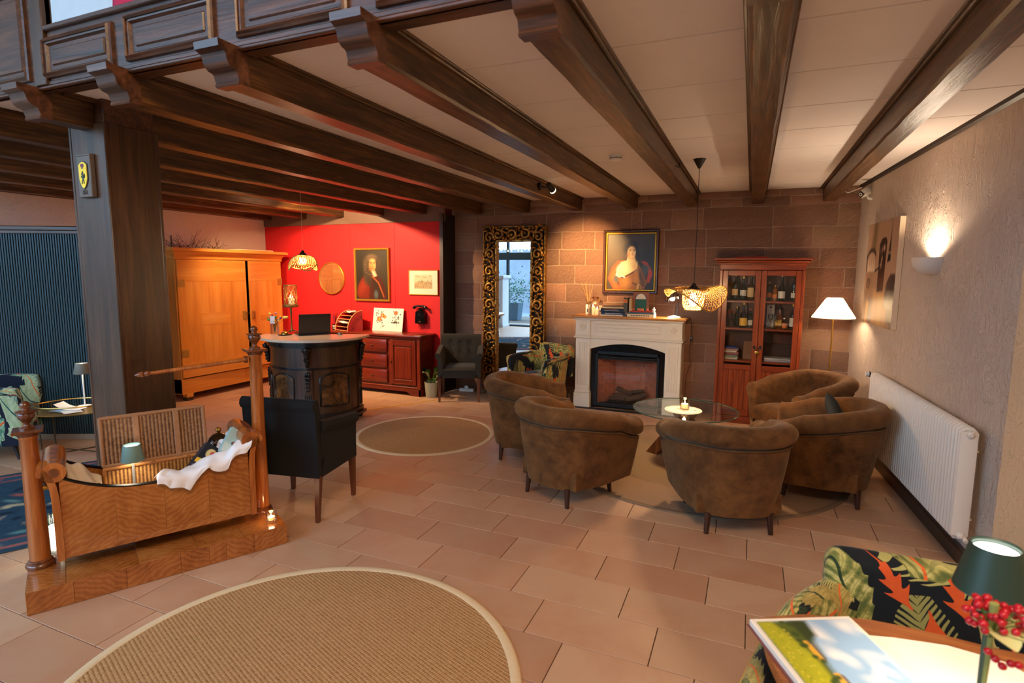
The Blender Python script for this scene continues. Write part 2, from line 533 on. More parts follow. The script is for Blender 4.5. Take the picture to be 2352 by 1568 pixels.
# ------------------------------------------------------------------ gallery front (panelled oak balustrade) above the beams
ga = thing('gallery_balustrade', 'panelled dark oak gallery front above the beam ends', 'balustrade', kind='structure')
YF = 1.915
B().box(-3.5, 1.7, YF, YF + 0.09, 2.705, 3.0, 0.004).build('backing_board', M_oakX, ga)
mb = B().box(-4.9, 1.7, YF - 0.016, YF + 0.02, 2.705, 2.722, 0.005).box(-4.9, 1.7, YF - 0.008, YF + 0.02, 2.722, 2.745, 0.004)
mb.build('bottom_moulding', M_oakX, ga)
B().box(-3.5, 1.7, YF - 0.02, YF + 0.11, 2.992, 3.02, 0.006).build('top_rail', M_oakX, ga)
def panel(parent, x0, x1, z0, z1, y, mt=M_oakX, d=0.03, name='panel'):
    b = B()
    # bolection frame: stepped mitred ring
    def ring(i0, i1, ya, yb):
        a = [(x0 + i0, z0 + i0), (x1 - i0, z0 + i0), (x1 - i0, z1 - i0), (x0 + i0, z1 - i0)]
        c = [(x0 + i1, z0 + i1), (x1 - i1, z0 + i1), (x1 - i1, z1 - i1), (x0 + i1, z1 - i1)]
        A = [b.bm.verts.new((p[0], ya, p[1])) for p in a]; Cc = [b.bm.verts.new((p[0], yb, p[1])) for p in c]
        for i in range(4):
            b.bm.faces.new((A[i], A[(i + 1) % 4], Cc[(i + 1) % 4], Cc[i]))
    for i0, i1, ya, yb in ((0, 0, y, y - d * .5), (0, .008, y - d * .5, y - d * .7), (.008, .016, y - d * .7, y - d), (.016, .022, y - d, y - d * .8), (.022, .030, y - d * .55, y - d * .5), (.022, .022, y - d * .8, y - d * .55), (.03, .04, y - d * .5, y + .004)):
        ring(i0, i1, ya, yb)
    f = b.build('panel_moulding', mt, parent, smooth=0, recalc=True)
    p = B()
    p.box(x0 + .04, x1 - .04, y - 0.002, y + 0.01, z0 + .04, z1 - .04)
    p.box(x0 + .065, x1 - .065, y - 0.010, y + 0.01, z0 + .06, z1 - .06, 0.006)
    p.build(name, mt, parent, smooth=0)
for k in range(1, 6):
    a_ = XB[k + 0] if k < 6 else -3.43
    x1 = (XB[k - 1] if k > 0 else 1.5) - 0.068
    x0 = XB[k] + 0.068
    panel(ga, x0, x1, 2.757, 2.965, YF)
panel(ga, -3.525, -2.957, 2.757, 2.958, YF)
panel(ga, 0.823, 1.42, 2.757, 2.965, YF)
gl = thing('gallery_cupboard', 'taller panelled oak block at the left end of the gallery', 'panelling', kind='structure')
B().box(-5.2, -3.5, YF + 0.0, YF + 0.03, 2.705, 3.3, 0.004).build('carcass', M_oakX, gl)
B().box(-3.60, -3.5, YF - 0.02, YF + 0.035, 2.725, 3.3, 0.004).build('corner_post', M_oakZ, gl)
panel(gl, -4.33, -3.66, 2.762, 3.25, YF)
panel(gl, -5.05, -4.40, 2.762, 3.25, YF)
gw = B().box(-9.9, 2.2, 3.2, 3.3, 2.8, 5.2).build('wall_gallery', plain('gallery_white', rgb(232, 236, 240), 0.8), smooth=0)
tag(gw, 'bright white wall at the back of the gallery above', 'wall', kind='structure')
dr = B()
def drape(u, v):
    x = -2.98 + 0.62 * u
    return (x, YF + 0.03 + 0.05 * math.sin(u * 9) * v, 3.018 + 0.30 * v * (0.25 + u) + 0.01 * math.sin(u * 25))
dr.grid(drape, 24, 6)
o = dr.build('curtain_swag', plain('magenta_cloth', rgb(176, 26, 70), 0.8), smooth=180)
sm = o.modifiers.new('t', 'SOLIDIFY'); sm.thickness = 0.012
tag(o, 'magenta cloth lying along the top of the gallery rail', 'cloth')

# ------------------------------------------------------------------ tall oak column with shield plaque
cl = thing('oak_column', 'tall square oak clad column under the gallery edge', 'column', (-3.665, 2.33, 0), kind='structure')
B().box(-0.165, 0.165, -0.16, 0.16, 0, 2.60, 0.006).build('casing', M_oakZ, cl)
for sx, sy in ((-1, -1), (1, -1), (1, 1), (-1, 1)):
    B().box(sx * .157 - .012, sx * .157 + .012, sy * .152 - .012, sy * .152 + .012, 0.0, 2.60, 0.005).build('corner_strip', M_oakZ, cl)
B().box(-0.19, 0.19, -0.185, 0.185, 0, 0.10, 0.008).build('plinth', M_oakZ, cl)
B().box(-0.15, 0.15, -0.15, 0.15, 2.60, 2.735, 0.004).build('head_block', M_oakX, cl)
pl = thing('shield_plaque', 'small wooden plaque with yellow lion shield on the column face', 'plaque', (-3.668, 2.170, 2.305))
B().box(-0.062, 0.062, -0.030, 0.0, -0.128, 0.122, 0.004).build('backboard', plain('plaque_grey', rgb(96, 84, 74), 0.5, var=.2, vs=30), pl)
def shield(w, h):
    pts = []
    for i in range(9):
        a = i / 8.0
        pts.append((w * math.cos(a * PI / 2 * 1.0) ** 0.55 if a < 1 else 0, -h * 0.25 - h * 0.75 * a ** 1.6))
    right = [(w, h * 0.72), (w * 1.0, h * 0.2)] + pts
    left = [(-x, y) for x, y in reversed(right[:-1])]
    top = [(-w * .5, h * .88), (0, h * 0.95), (w * .5, h * .88)]
    return right + left + top
MF = Matrix(((1, 0, 0, 0), (0, 0, 1, 0), (0, 1, 0, 0), (0, 0, 0, 1)))   # (x,y)->(x, depth, z)
B().prism(shield(0.041, 0.085), -0.034, -0.030, M=MF).build('shield_border', plain('shield_black', rgb(18, 22, 24), .4), pl, smooth=0)
B().prism(shield(0.036, 0.079), -0.037, -0.034, M=MF).build('shield_field', plain('shield_yellow', rgb(246, 208, 30), .35), pl, smooth=0)
lion = [(-.2, .55), (-.05, .72), (.12, .7), (.2, .55), (.1, .45), (.3, .35), (.45, .5), (.5, .4), (.3, .22), (.15, .2), (.2, .0), (.45, .05), (.5, .2), (.62, .12), (.5, -.08), (.2, -.15), (.12, -.35), (.35, -.42), (.4, -.7), (.55, -.82), (.25, -.86), (.2, -.55), (-.05, -.45), (-.2, -.65), (-.15, -.85), (-.45, -.8), (-.38, -.6), (-.3, -.3), (-.25, 0), (-.5, -.05), (-.6, .1), (-.68, -.05), (-.5, -.2), (-.3, -.12), (-.3, .15), (-.55, .22), (-.62, .4), (-.72, .25), (-.55, .08), (-.3, .1), (-.2, .3)]
B().prism([(-x * 0.027, y * 0.046 - 0.012) for x, y in lion], -0.039, -0.037, M=MF).build('lion', plain('lion_black', rgb(12, 28, 38), .4), pl, smooth=0)
cr = B()
for dx in (-.007, .007):
    cr.prism([(dx - .006, .045), (dx + .006, .045), (dx + .007, .06), (dx, .064), (dx - .007, .06)], -0.039, -0.037, M=MF)
cr.prism([(-.008, .036), (.008, .036), (.007, .043), (-.007, .043)], -0.039, -0.037, M=MF)
cr.build('crown', plain('crown_purple', rgb(110, 30, 70), .4), pl, smooth=0)
gr = B()
for x in (-.018, -.006, .006, .018):
    gr.box(x - .003, x + .003, -0.034, -0.029, -0.112, -0.088, .001)
gr.box(-.05, .05, -0.033, -0.029, .108, .112, .001)
gr.build('carved_numerals', plain('plaque_dark', rgb(70, 62, 55), .5), pl, smooth=0)

# ------------------------------------------------------------------ back wall of sandstone blocks
t = NT('sandstone')
rn = t.n('ShaderNodeObjectInfo').outputs['Random']
co = t.co()
n1 = t.noise(co, 5, 5, 0.65, 0.3); n2 = t.noise(co, 38, 4, 0.6)
wv = t.wave(t.co((1, 1, 1), rot=(0, 0.6, 0)), 30, 6.0, 2, 1.2, d='Z')
col = t.ramp(rn, [(0.0, rgb(116, 92, 80)), (0.2, rgb(150, 114, 98)), (0.45, rgb(174, 128, 108)), (0.65, rgb(132, 104, 90)), (0.85, rgb(166, 118, 100)), (1.0, rgb(182, 146, 120))])
col = t.mix(t.math('MULTIPLY', n1, 0.55), col, rgb(120, 88, 76))
col = t.mix(t.math('MULTIPLY', n2, 0.25), col, rgb(190, 146, 118))
h = t.math('ADD', t.math('MULTIPLY', n2, 0.8), t.math('ADD', t.math('MULTIPLY', wv, 0.3), t.math('MULTIPLY', n1, 0.6)))
t.bump(h, 1.0, 0.018)
M_stone = t.P(col=col, rough=0.9, spec=0.15)
M_mortar = plain('mortar', rgb(150, 124, 106), 0.95, var=.12, vs=20, bump=.5)
wb = B().box(-4.1, 1.4, 7.345, 7.6, 0, 2.9).build('wall_back', M_mortar, smooth=0)
tag(wb, 'back wall of rough reddish sandstone blocks behind the fireplace', 'wall', kind='structure')
courses = [2.735, 2.655, 2.545, 2.30, 2.06, 1.84, 1.60, 1.36, 1.12, .88, .64, .40, .17, 0.0]
rs = random.Random(11)
def wob(x, k):
    return 0.0 if k in (0, 1, 12, 13) else .022 * noise.noise(V((x * .9, k * 7.3, 2))) + .006 * noise.noise(V((x * 5, k * 3.3, 9)))
for ci, (z1, z0) in enumerate(zip(courses[:-1], courses[1:])):
    x = -4.05 - rs.random() * 0.3
    while x < 1.12:
        w = rs.uniform(0.36, 0.78) if z1 - z0 > 0.12 else rs.uniform(.3, .6)
        xa, xb = max(x, -4.045), min(x + w, 1.10)
        x += w
        if xb - xa < 0.06: continue
        g = 0.0055
        rough = 0.020 if (xa > 0.45) else 0.012
        sd = rs.random() * 50
        za, zb_ = z0 + g + rs.uniform(-.004, .004), z1 - g + rs.uniform(-.004, .004)
        tilt = 0.0; slant = 0.0
        proud = rs.uniform(0, .009)
        nx_ = max(5, int((xb - xa) / .055)); nz_ = max(3, int((zb_ - za) / .05))
        def fn(u, v):
            e = min(u, 1 - u) * (xb - xa); e2 = min(v, 1 - v) * (zb_ - za)
            edge = min(1.0, min(e, e2) / 0.016)
            px = xa + g + (xb - xa - 2 * g) * u; lo_, hi_ = za + wob(px, ci + 1), zb_ + wob(px, ci); pz = lo_ + (hi_ - lo_) * v; px += slant * (v - .5)
            dn = noise.noise(V((px * 7 + sd, pz * 8, sd))) + .5 * noise.noise(V((px * 22 + sd, pz * 22, sd)))
            return (px + .005 * noise.noise(V((pz * 9, sd, 1))) * (1 if 0 < u < 1 else 1), 7.345 - edge * (0.006 + proud + rough * (dn + .3)) - (1 - edge) * .0015, pz + .006 * noise.noise(V((px * 6, sd, 3))) + tilt * (u - .5) * .5)
        B().grid(fn, nx_, nz_).build('stone_block', M_stone, wb, smooth=60, recalc=False)

# ------------------------------------------------------------------ red partition, trim board, post
t = NT('red_panel_paint')
f = t.noise(t.co((3, 3, 1)), 2, 3)
M_red = t.P(col=t.mix(f, rgb(204, 34, 36), rgb(210, 40, 40)), rough=0.55, spec=0.25)
wr = B().box(-7.5, -4.09, 7.068, 7.34, 0, 2.735).build('wall_red', plain('red_core', rgb(90, 10, 12), .8), smooth=0)
tag(wr, 'bright red panelled wall behind the reception desk', 'wall', kind='structure')
for a_, b_ in ((-7.45, -6.56), (-6.56, -5.715), (-5.715, -4.90), (-4.90, -4.092)):
    B().box(a_ + .0012, b_ - .0012, 7.05, 7.068, 0, 2.468, 0.0015).build('red_panel', M_red, wr, smooth=0)
tb = B().box(-7.45, -4.04, 7.03, 7.068, 2.468, 2.735, 0.003).build('trim_1', plain('taupe_board', rgb(112, 84, 68), .5, var=.1), smooth=0)
tag(tb, 'dull brown board above the red wall where the beams end', 'trim', kind='structure')
ps = thing('partition_post', 'dark post closing the right end of the red wall', 'post', kind='structure')
B().box(-4.092, -4.042, 6.985, 7.35, 0, 2.57, 0.003).build('post_body', plain('post_black', rgb(30, 22, 18), .55), ps, smooth=0)
B().box(-4.092, -4.035, 6.978, 6.99, 0, 2.57, 0.002).build('edge_strip', M_oakZ, ps, smooth=0)

# ------------------------------------------------------------------ left white wall and slatted partition
t = NT('white_plaster')
n1 = t.noise(t.co(), 3, 4); wv = t.ramp(t.noise(t.co((1, 1, 1)), 4.5, 2, .5, 2.5), [(0.49, (0, 0, 0)), (0.505, (1, 1, 1)), (0.52, (0, 0, 0))])
t.bump(t.math('ADD', t.math('MULTIPLY', wv, .25), t.math('MULTIPLY', n1, .4)), 0.6, 0.02)
M_plast = t.P(col=t.mix(n1, rgb(226, 212, 196), rgb(236, 224, 210)), rough=0.85, spec=.15)
wl = B().box(-7.7, -7.45, 2.7, 7.4, 0, 2.9).build('wall_left', M_plast, smooth=0)
tag(wl, 'white plaster wall behind the wardrobe and the slatted partition', 'wall', kind='structure')
B().box(-7.45, -7.425, 2.7, 7.05, 2.57, 2.735, .003).build('wall_plate', M_oak, wl, smooth=0)
t = NT('petrol_slats')
n1 = t.noise(t.co((10, 10, .7)), 1, 4)
M_slat = t.P(col=t.mix(n1, rgb(28, 48, 56), rgb(52, 72, 78)), rough=0.45, spec=.4)
sp = thing('slatted_partition', 'dark petrol partition wall of narrow vertical slats', 'partition', (-7.25, 3.01, 0), math.atan2(0.28, 0.60), kind='structure')
LEN = 1.36
B().box(0, LEN, 0.012, 0.06, 0.06, 2.13).build('backing', plain('slat_back', rgb(14, 22, 26), .7), sp, smooth=0)
slm = B().box(0, 0.017, 0.0, 0.018, 0.06, 2.13, 0.002).mesh('slat', M_slat, 0)
for i in range(int(LEN / 0.025)):
    place('slat', slm, sp, (i * 0.025, -0.006, 0))
B().box(0, LEN - 0.03, -0.03, 0.07, 2.13, 2.175, 0.008).box(0, LEN - .03, -.018, .07, 2.10, 2.132, .004).build('cornice', M_oakX, sp, smooth=0)
B().box(0, LEN, -0.004, 0.07, 0.0, 0.06, 0.003).build('base_board', plain('pale_base', rgb(170, 156, 140), .6), sp, smooth=0)

# ------------------------------------------------------------------ right plaster wall with trowel marks
def RWX(y, off=0.0):
    return 1.07 + 0.065 * (7.35 - y) - off
RANG = math.atan2(1.0, -0.065)           # direction of the wall seen in plan
t = NT('trowelled_plaster')
co = t.co((1, 1, 1), rnd=False)
n1 = t.noise(co, 2.0, 4, .6); n2 = t.noise(t.co((1, 3.2, 1.4), rnd=False), 2.0, 3, .55, 1.8)
r1 = t.ramp(n2, [(0.47, (0, 0, 0)), (0.50, (1, 1, 1)), (0.515, (.1, .1, .1)), (0.56, (.5, .5, .5)), (.575, (0, 0, 0))])
n3 = t.noise(t.co((1, 6, 3.5), rnd=False, rot=(.5, 0, 0)), 3.4, 2, .5, 2.2)
r2 = t.ramp(n3, [(0.44, (0, 0, 0)), (0.47, (1, 1, 1)), (0.49, (0, 0, 0)), (.6, (0, 0, 0)), (.62, (.7, .7, .7)), (.64, (0, 0, 0))])
n4 = t.noise(co, 60, 3)
h = t.math('ADD', t.math('ADD', t.math('MULTIPLY', r1, 0.8), t.math('MULTIPLY', r2, 0.7)), t.math('ADD', t.math('MULTIPLY', n1, 1.0), t.math('MULTIPLY', n4, 0.12)))
t.bump(h, .55, 0.022)
M_trow = t.P(col=t.mix(n1, rgb(196, 176, 160), rgb(210, 192, 176)), rough=0.85, spec=.15)
wd = B()
wd.poly([(RWX(7.4), 7.4, 0), (RWX(0.2), 0.2, 0), (RWX(0.2), 0.2, 2.75), (RWX(7.4), 7.4, 2.75)])
wd.poly([(RWX(7.4) + .3, 7.4, 0), (RWX(7.4) + .3, 7.4, 2.75), (RWX(0.2) + .3, 0.2, 2.75), (RWX(0.2) + .3, 0.2, 0)])
wr_ = wd.build('wall_right', M_trow, smooth=0, recalc=False)
tag(wr_, 'right wall in grey beige plaster with coarse trowel marks', 'wall', kind='structure')
# thicker cream coloured length of the wall nearer the viewpoint, with a ragged plaster edge
cw = B()
def cfn(u, v):
    z = 2.75 * v
    y0 = 3.70 + 0.012 * noise.noise(V((z * 6, 3, 1))) + .006 * noise.noise(V((z * 22, 5, 1)))
    seq = [(y0, -0.002), (y0 - .004, 0.026), (y0 - .03, 0.032), (2.6, 0.032), (0.2, 0.032)]
    k = u * (len(seq) - 1); i = min(int(k), len(seq) - 2); f_ = k - i
    y = seq[i][0] * (1 - f_) + seq[i + 1][0] * f_; of = seq[i][1] * (1 - f_) + seq[i + 1][1] * f_
    return (RWX(y, of), y, z)
cw.grid(cfn, 4, 90)
t = NT('cream_plaster')
n1 = t.noise(t.co(rnd=False), 2.0, 4, .6); n3 = t.noise(t.co((1, 3, 2.0), rnd=False, rot=(.7, 0, 0)), 3.0, 2, .5, 2.4)
r2 = t.ramp(n3, [(0.46, (0, 0, 0)), (0.49, (1, 1, 1)), (0.50, (0, 0, 0))])
t.bump(t.math('ADD', t.math('MULTIPLY', r2, .6), n1), 0.5, 0.012)
o = cw.build('wall_right_near', t.P(col=rgb(226, 196, 158), rough=.85, spec=.15), smooth=60, recalc=False)
tag(o, 'cream coloured plaster on the nearer length of the right wall', 'wall', kind='structure')
def along_right(name, mt, prof, y0=7.34, y1=0.3):
    b = B(); n = len(prof)
    A = [b.bm.verts.new((RWX(y0, of), y0, z)) for of, z in prof]; Cc = [b.bm.verts.new((RWX(y1, of), y1, z)) for of, z in prof]
    for i in range(n):
        b.bm.faces.new((A[i], A[(i + 1) % n], Cc[(i + 1) % n], Cc[i]))
    b.bm.faces.new(A); b.bm.faces.new(list(reversed(Cc)))
    return b.build(name, mt, smooth=0)
o = along_right('baseboard_right', plain('dark_skirting', rgb(58, 40, 30), .4), [(0, 0), (0.035, 0), (0.035, .085), (0.028, .10), (0, .10)], y1=3.70)
tag(o, 'dark brown baseboard under the radiator along the right wall', 'baseboard', kind='structure')
o = along_right('trim_2', plain('dark_ceiling_trim', rgb(40, 28, 20), .45), [(0, ZC), (0.03, ZC), (0.022, ZC - .02), (0, ZC - .032)])
tag(o, 'thin dark trim where the right wall meets the ceiling', 'trim', kind='structure')

# ------------------------------------------------------------------ the hall behind the viewpoint: glazed front, upper ceiling, side walls
M_hall = plain('hall_white', rgb(214, 208, 200), 0.8)
o = B().box(-2.4, 1.6, -2.62, -2.5, 0, 5.2).build('wall_daylight_block', M_hall, smooth=0); tag(o, 'unseen white wall added to block daylight right of the glass front', 'wall', kind='structure')  # solid wall added so that daylight enters mainly from the left
o = B().box(-10.5, 3.5, -3.1, 3.3, 5.2, 5.3).build('ceiling_hall', M_hall, smooth=0); tag(o, 'high white ceiling of the entrance hall', 'ceiling', kind='structure')
o = B().box(2.2, 2.3, -3.1, 3.3, 2.75, 5.3).build('wall_hall_right', M_hall, smooth=0); tag(o, 'white upper wall on the right of the hall', 'wall', kind='structure')
o = B().box(-10.0, -9.9, -3.1, 3.3, 0, 5.3).build('wall_hall_left', M_hall, smooth=0); tag(o, 'white wall on the far left of the hall', 'wall', kind='structure')
o = B().box(-10.0, -7.45, 3.3, 3.4, 0, 5.3).build('wall_hall_end', M_hall, smooth=0); tag(o, 'white wall beside the slatted partition', 'wall', kind='structure')
o = B().box(1.50, 2.3, -3.1, 0.25, 0, 5.3).build('wall_hall_pier', M_hall, smooth=0); tag(o, 'thick white wall pier behind the viewpoint', 'wall', kind='structure')
fr = thing('door_1', 'dark framed glass front of the hall seen in the gilt mirror', 'glass front', kind='structure')
M_frame = plain('petrol_frame', rgb(30, 48, 56), .4)
for x in (-9.9, -8.6, -7.42, -6.0, -4.6, -3.5, -2.45):
    B().box(x - .045, x + .045, -2.56, -2.46, 0, 5.2, .004).build('mullion', M_frame, fr, smooth=0)
for z0, z1 in ((2.16, 2.40), (4.2, 4.3), (5.1, 5.2)):
    B().box(-9.9, -2.4, -2.55, -2.47, z0, z1, .004).build('transom', M_frame, fr, smooth=0)
B().box(-9.9, -2.4, -2.6, -2.3, 0, .05, .004).build('threshold', M_frame, fr, smooth=0)
gd = B().box(-30, 30, -30, -6.5, -.3, -.06).box(-30, 30, -6.5, -3.1, -.3, -.03).build('courtyard_paving', plain('paving', rgb(112, 118, 124), .85), smooth=0)
tag(gd, 'pale paved courtyard outside the glass front', 'paving', kind='structure')
sw = B().grid(lambda u, v: (-16 + 22 * u, -9 + .12 * noise.noise(V((u * 30, v * 8, 0))), -.1 + 2.9 * v), 60, 10).build('wall_courtyard', plain('courtyard_stone', rgb(118, 122, 132), .9, var=.2, vs=3), smooth=40)
tag(sw, 'pale stone courtyard wall beyond the glass front', 'wall', kind='structure')
# ------------------------------------------------------------------ rugs
t = NT('sisal_weave')
co = t.co((1, 1, 1), rnd=False, rot=(0, 0, 0.35))
sx = t.n('ShaderNodeSeparateXYZ', {0: co})
X_ = t.math('MULTIPLY', sx.outputs[0], 44.0); Y_ = t.math('MULTIPLY', sx.outputs[1], 56.0)
row = t.math('FLOOR', Y_)
xs = t.math('ADD', X_, t.math('MULTIPLY', row, 0.5))
cell = t.math('MULTIPLY', t.math('SINE', t.math('MULTIPLY', xs, 2 * PI)), t.math('SINE', t.math('MULTIPLY', Y_, PI)))
knob = t.math('ABSOLUTE', cell)
nz = t.noise(co, 14, 4); nf = t.noise(t.co((1, 1, 1), rnd=False), 110, 2)
f = t.math('ADD', t.math('MULTIPLY', knob, .55), t.math('MULTIPLY', nf, .45))
col = t.ramp(f, [(0.16, rgb(104, 70, 40)), (0.36, rgb(178, 138, 94)), (0.8, rgb(204, 168, 124))])
col = t.mix(t.math('MULTIPLY', nz, .25), col, rgb(180, 120, 70))
t.bump(f, 0.9, 0.006)
M_sisal = t.P(col=col, rough=.9, spec=.15)
t = NT('sisal_binding')
w1 = t.noise(t.co((120, 120, 120), rnd=False), 1, 2)
t.bump(w1, .5, .003)
M_bind = t.P(col=t.mix(w1, rgb(206, 180, 142), rgb(226, 204, 168)), rough=.85, spec=.15)
M_taupe = plain('taupe_weave', rgb(146, 118, 94), .9, var=.25, vs=160, bump=1.0)
M_taupeb = plain('taupe_binding', rgb(120, 98, 78), .85, var=.1, vs=90)
def rug(loc, r, label, name='round_rug', th=0.006):
    g = thing(name, label, 'rug', (loc[0], loc[1], 0.0))
    B().lathe([(0, th * .8), (r - .045, th * .8), (r - .045, 0.0005), (0, 0.0005)], 96).build('weave', M_sisal, g, smooth=30)
    B().lathe([(r - .05, 0.0005), (r - .05, th), (r - .044, th + .003), (r - .01, th + .003), (r - .001, th * .7), (r, 0.0005)], 96).build('binding', M_bind, g, smooth=60)
    return g
rug((-1.699, 1.637), 0.978, 'large round sisal rug lying in front of the wooden cradle')
rug((-3.18, 5.09), 0.75, 'round sisal rug lying free on the tiles before the reception desk')
M_sisal, M_bind = M_taupe, M_taupeb
rug((-0.40, 5.35), 1.26, 'round sisal rug under the glass coffee table and tub chairs')

# ------------------------------------------------------------------ suede tub chairs
t = NT('brown_suede')
co = t.co()
n1 = t.noise(co, 3.2, 5, .62, .8); n2 = t.noise(co, 14, 4, .6); n3 = t.noise(co, 400, 2)
f = t.math('ADD', t.math('MULTIPLY', n1, .65), t.math('MULTIPLY', n2, .35))
col = t.ramp(f, [(0.30, rgb(52, 32, 16)), (0.46, rgb(92, 59, 29)), (0.62, rgb(118, 78, 40)), (.75, rgb(96, 63, 33))])
t.bump(t.math('ADD', t.math('MULTIPLY', n1, .8), t.math('MULTIPLY', n3, .1)), .35, .015)
M_suede = t.P(col=col, rough=.85, spec=.2, sheen=.18, sheenr=.45, sheent=(1, .8, .55))
M_legwood = wood('walnut_leg', rgb(34, 18, 12), rgb(56, 30, 20), rgb(78, 44, 30), 2, 2, .35)
M_legred = wood('chair_leg_wood', rgb(60, 30, 18), rgb(98, 54, 32), rgb(126, 74, 46), 2, 2, .35)

def tub_path(hw, hd, p, flare=0.0):
    """plan outline from front left arm round the back to the front right arm; seat faces -Y"""
    def f(t):
        q = f0(t)
        return V((q.x * (1 + flare * min(1, max(0, (hd * .6 - q.y) / (1.6 * hd)))), q.y, 0))
    def f0(t):
        a = PI * (1 - t)       # left .. right over the back (+Y)
        # straight arms then superellipse back
        L = 0.62
        if t < 0.2:
            k = t / .2
            return V((-hw, -hd + k * hd * L, 0))
        if t > 0.8:
            k = (1 - t) / .2
            return V((hw, -hd + k * hd * L, 0))
        a = PI * (1 - (t - .2) / .6)
        ca, sa = math.cos(a), math.sin(a)
        e = 2.0 / p
        yc = -hd + hd * L
        return V((hw * math.copysign(abs(ca) ** e, ca), yc + (hd - yc) * abs(sa) ** e, 0))
    return f
def tub_shell(hw, hd, zb, zfun, rollr, thick, taper, p=2.5, nu=56, uvs=1.0, flare=0.0):
    """upholstered shell; returns builder. Cross section: outside up, roll over, inside down."""
    P = tub_path(hw, hd, p, flare)
    def nrm(t):
        d = P(min(1, t + .005)) - P(max(0, t - .005))
        return V((d.y, -d.x, 0)).normalized() * -1.0
    sec = []
    zs = 0.30
    def section(t):
        zt = zfun(t)
        R = rollr
        pts = []
        # outer face (offset, z): narrows toward the floor
        for k in range(5):
            s = k / 4
            z = zb + (zt - 2.0 * R - zb) * s
            pts.append((-taper * (1 - s) ** 1.2, z))
        for k in range(11):
            a = -PI * .55 + (PI * 1.42) * k / 10
            pts.append((-thick * .5 + (R * 1.15) * math.cos(a) * 1.0 + .018, zt - R + R * math.sin(a)))
        for k in range(4):
            s = k / 3
            z = zt - 1.7 * R - (zt - 1.7 * R - zs) * s
            pts.append((-thick - .004 * s, z))
        return pts
    ns = len(section(.5)) - 1
    lens = {}
    def fn(u, v):
        pt = section(u)[int(round(v * ns))]
        q = P(u) + nrm(u) * pt[0]
        return (q.x, q.y, pt[1])
    b = B()
    b.grid(fn, nu, ns, uvfn=lambda u, v: (u * 1.9 * uvs, v * 1.25 * uvs))
    for side in (0, -1):                       # close the arm fronts, slightly rounded
        row = b.rows[side]
        c = sum((v.co for v in row), V()) / len(row)
        c.y -= 0.018
        inner = []
        for v in row:
            q = v.co * .55 + c * .45; q.y = v.co.y - .016
            w = b.bm.verts.new(q)
            if b.uv: w[b.uv] = v[b.uv]
            inner.append(w)
        for i in range(len(row) - 1):
            b.bm.faces.new((row[i], row[i + 1], inner[i + 1], inner[i]) )
        b.bm.faces.new(inner)
        b.bm.faces.new((row[-1], row[0], inner[0], inner[-1]))
    # underside
    return b, P, nrm
def add_seat(root, hw, hd, thick, mt, zseat=.43, zb=.14, front=True, uv=False):
    w = hw - thick + .012
    def cush(u, v):
        a, c = 2 * u - 1, 2 * v - 1
        e = 3.0
        x = w * a; y = -hd - .01 + (2 * hd - thick - .02) * v
        k = (1 - abs(a) ** 6) * (1 - abs(c) ** 8)
        z = zseat - .05 + .05 * max(0, k) ** .5 + .012 * (1 - a * a) * (1 - c * c) + .004 * noise.noise(V((x * 7, y * 7, 2)))
        return (x, y, z)
    b = B().grid(cush, 22, 22, uvfn=(lambda u, v: (u * .62 + 3.1, v * .62 + 1.3)) if uv else None)
    bd = [r[0] for r in b.rows]
    lo = [b.bm.verts.new((v.co.x, v.co.y - .006, zb + .13)) for v in bd]
    if uv:
        for v, q in zip(bd, lo): q[b.uv] = v[b.uv] + V((0, -.17, 0))
    for i in range(len(bd) - 1):
        b.bm.faces.new((bd[i + 1], bd[i], lo[i], lo[i + 1]))
    b.build('seat_cushion', mt, root, smooth=60)
    f = B()
    yb = hd * .62
    if uv:
        f.grid(lambda u, v: (-w + 2 * w * u, -hd + .004, zb + .145 * v), 6, 2, uvfn=lambda u, v: (u * .7 + 1.7, v * .15 + 2.2))
        f.grid(lambda u, v: (-w * .97 + 2 * w * .97 * u, -hd + .004 + (yb + hd) * v, zb), 2, 2, uvfn=lambda u, v: (u, v))
    else:
        f.box(-w, w, -hd + .004, yb, zb, zb + .14, .008, 1)
    f.build('seat_base', mt, root, smooth=30)
def tub_legs(root, dx, dyf, dyb, zl, mt, r0=.016, r1=.024, splay=.012, name='leg'):
    for sx in (-1, 1):
        for y, s in ((dyf, -1), (dyb, 1)):
            B().tube([(sx * (dx + splay), y + s * splay, 0.0), (sx * (dx + splay * .95), y + s * splay * .95, 0.006), (sx * dx, y, zl)], [r0 * .94, r0, r1], 12).build(name, mt, root, smooth=50)
def suede_chair(loc, face, label):
    rz = math.atan2(face[1], face[0]) + PI / 2
    g = thing('tub_chair', label, 'armchair', (loc[0], loc[1], .005), rz, 'brown suede tub chairs around the glass table')
    def zf(t):
        k = abs(2 * t - 1)
        s = 1 - min(1, max(0, (k - .25) / .7))
        s = s * s * (3 - 2 * s)
        return .63 + .135 * s
    b, P, nrm = tub_shell(.40, .38, .135, zf, .074, .125, .075)
    b.build('shell', M_suede, g, smooth=70)
    # piped seam under the roll
    pts = []
    for i in range(49):
        u = .01 + .98 * i / 48
        q = P(u) + nrm(u) * .004
        pts.append((q.x, q.y, zf(u) - .152))
    B().tube(pts, .0045, 6).build('seam_piping', M_suede, g, smooth=180)
    add_seat(g, .40, .38, .125, M_suede, .43, .135)
    tub_legs(g, .205, -.25, .235, .145, M_legwood)
    return g
TBL = (-.50, 5.42)
first = None
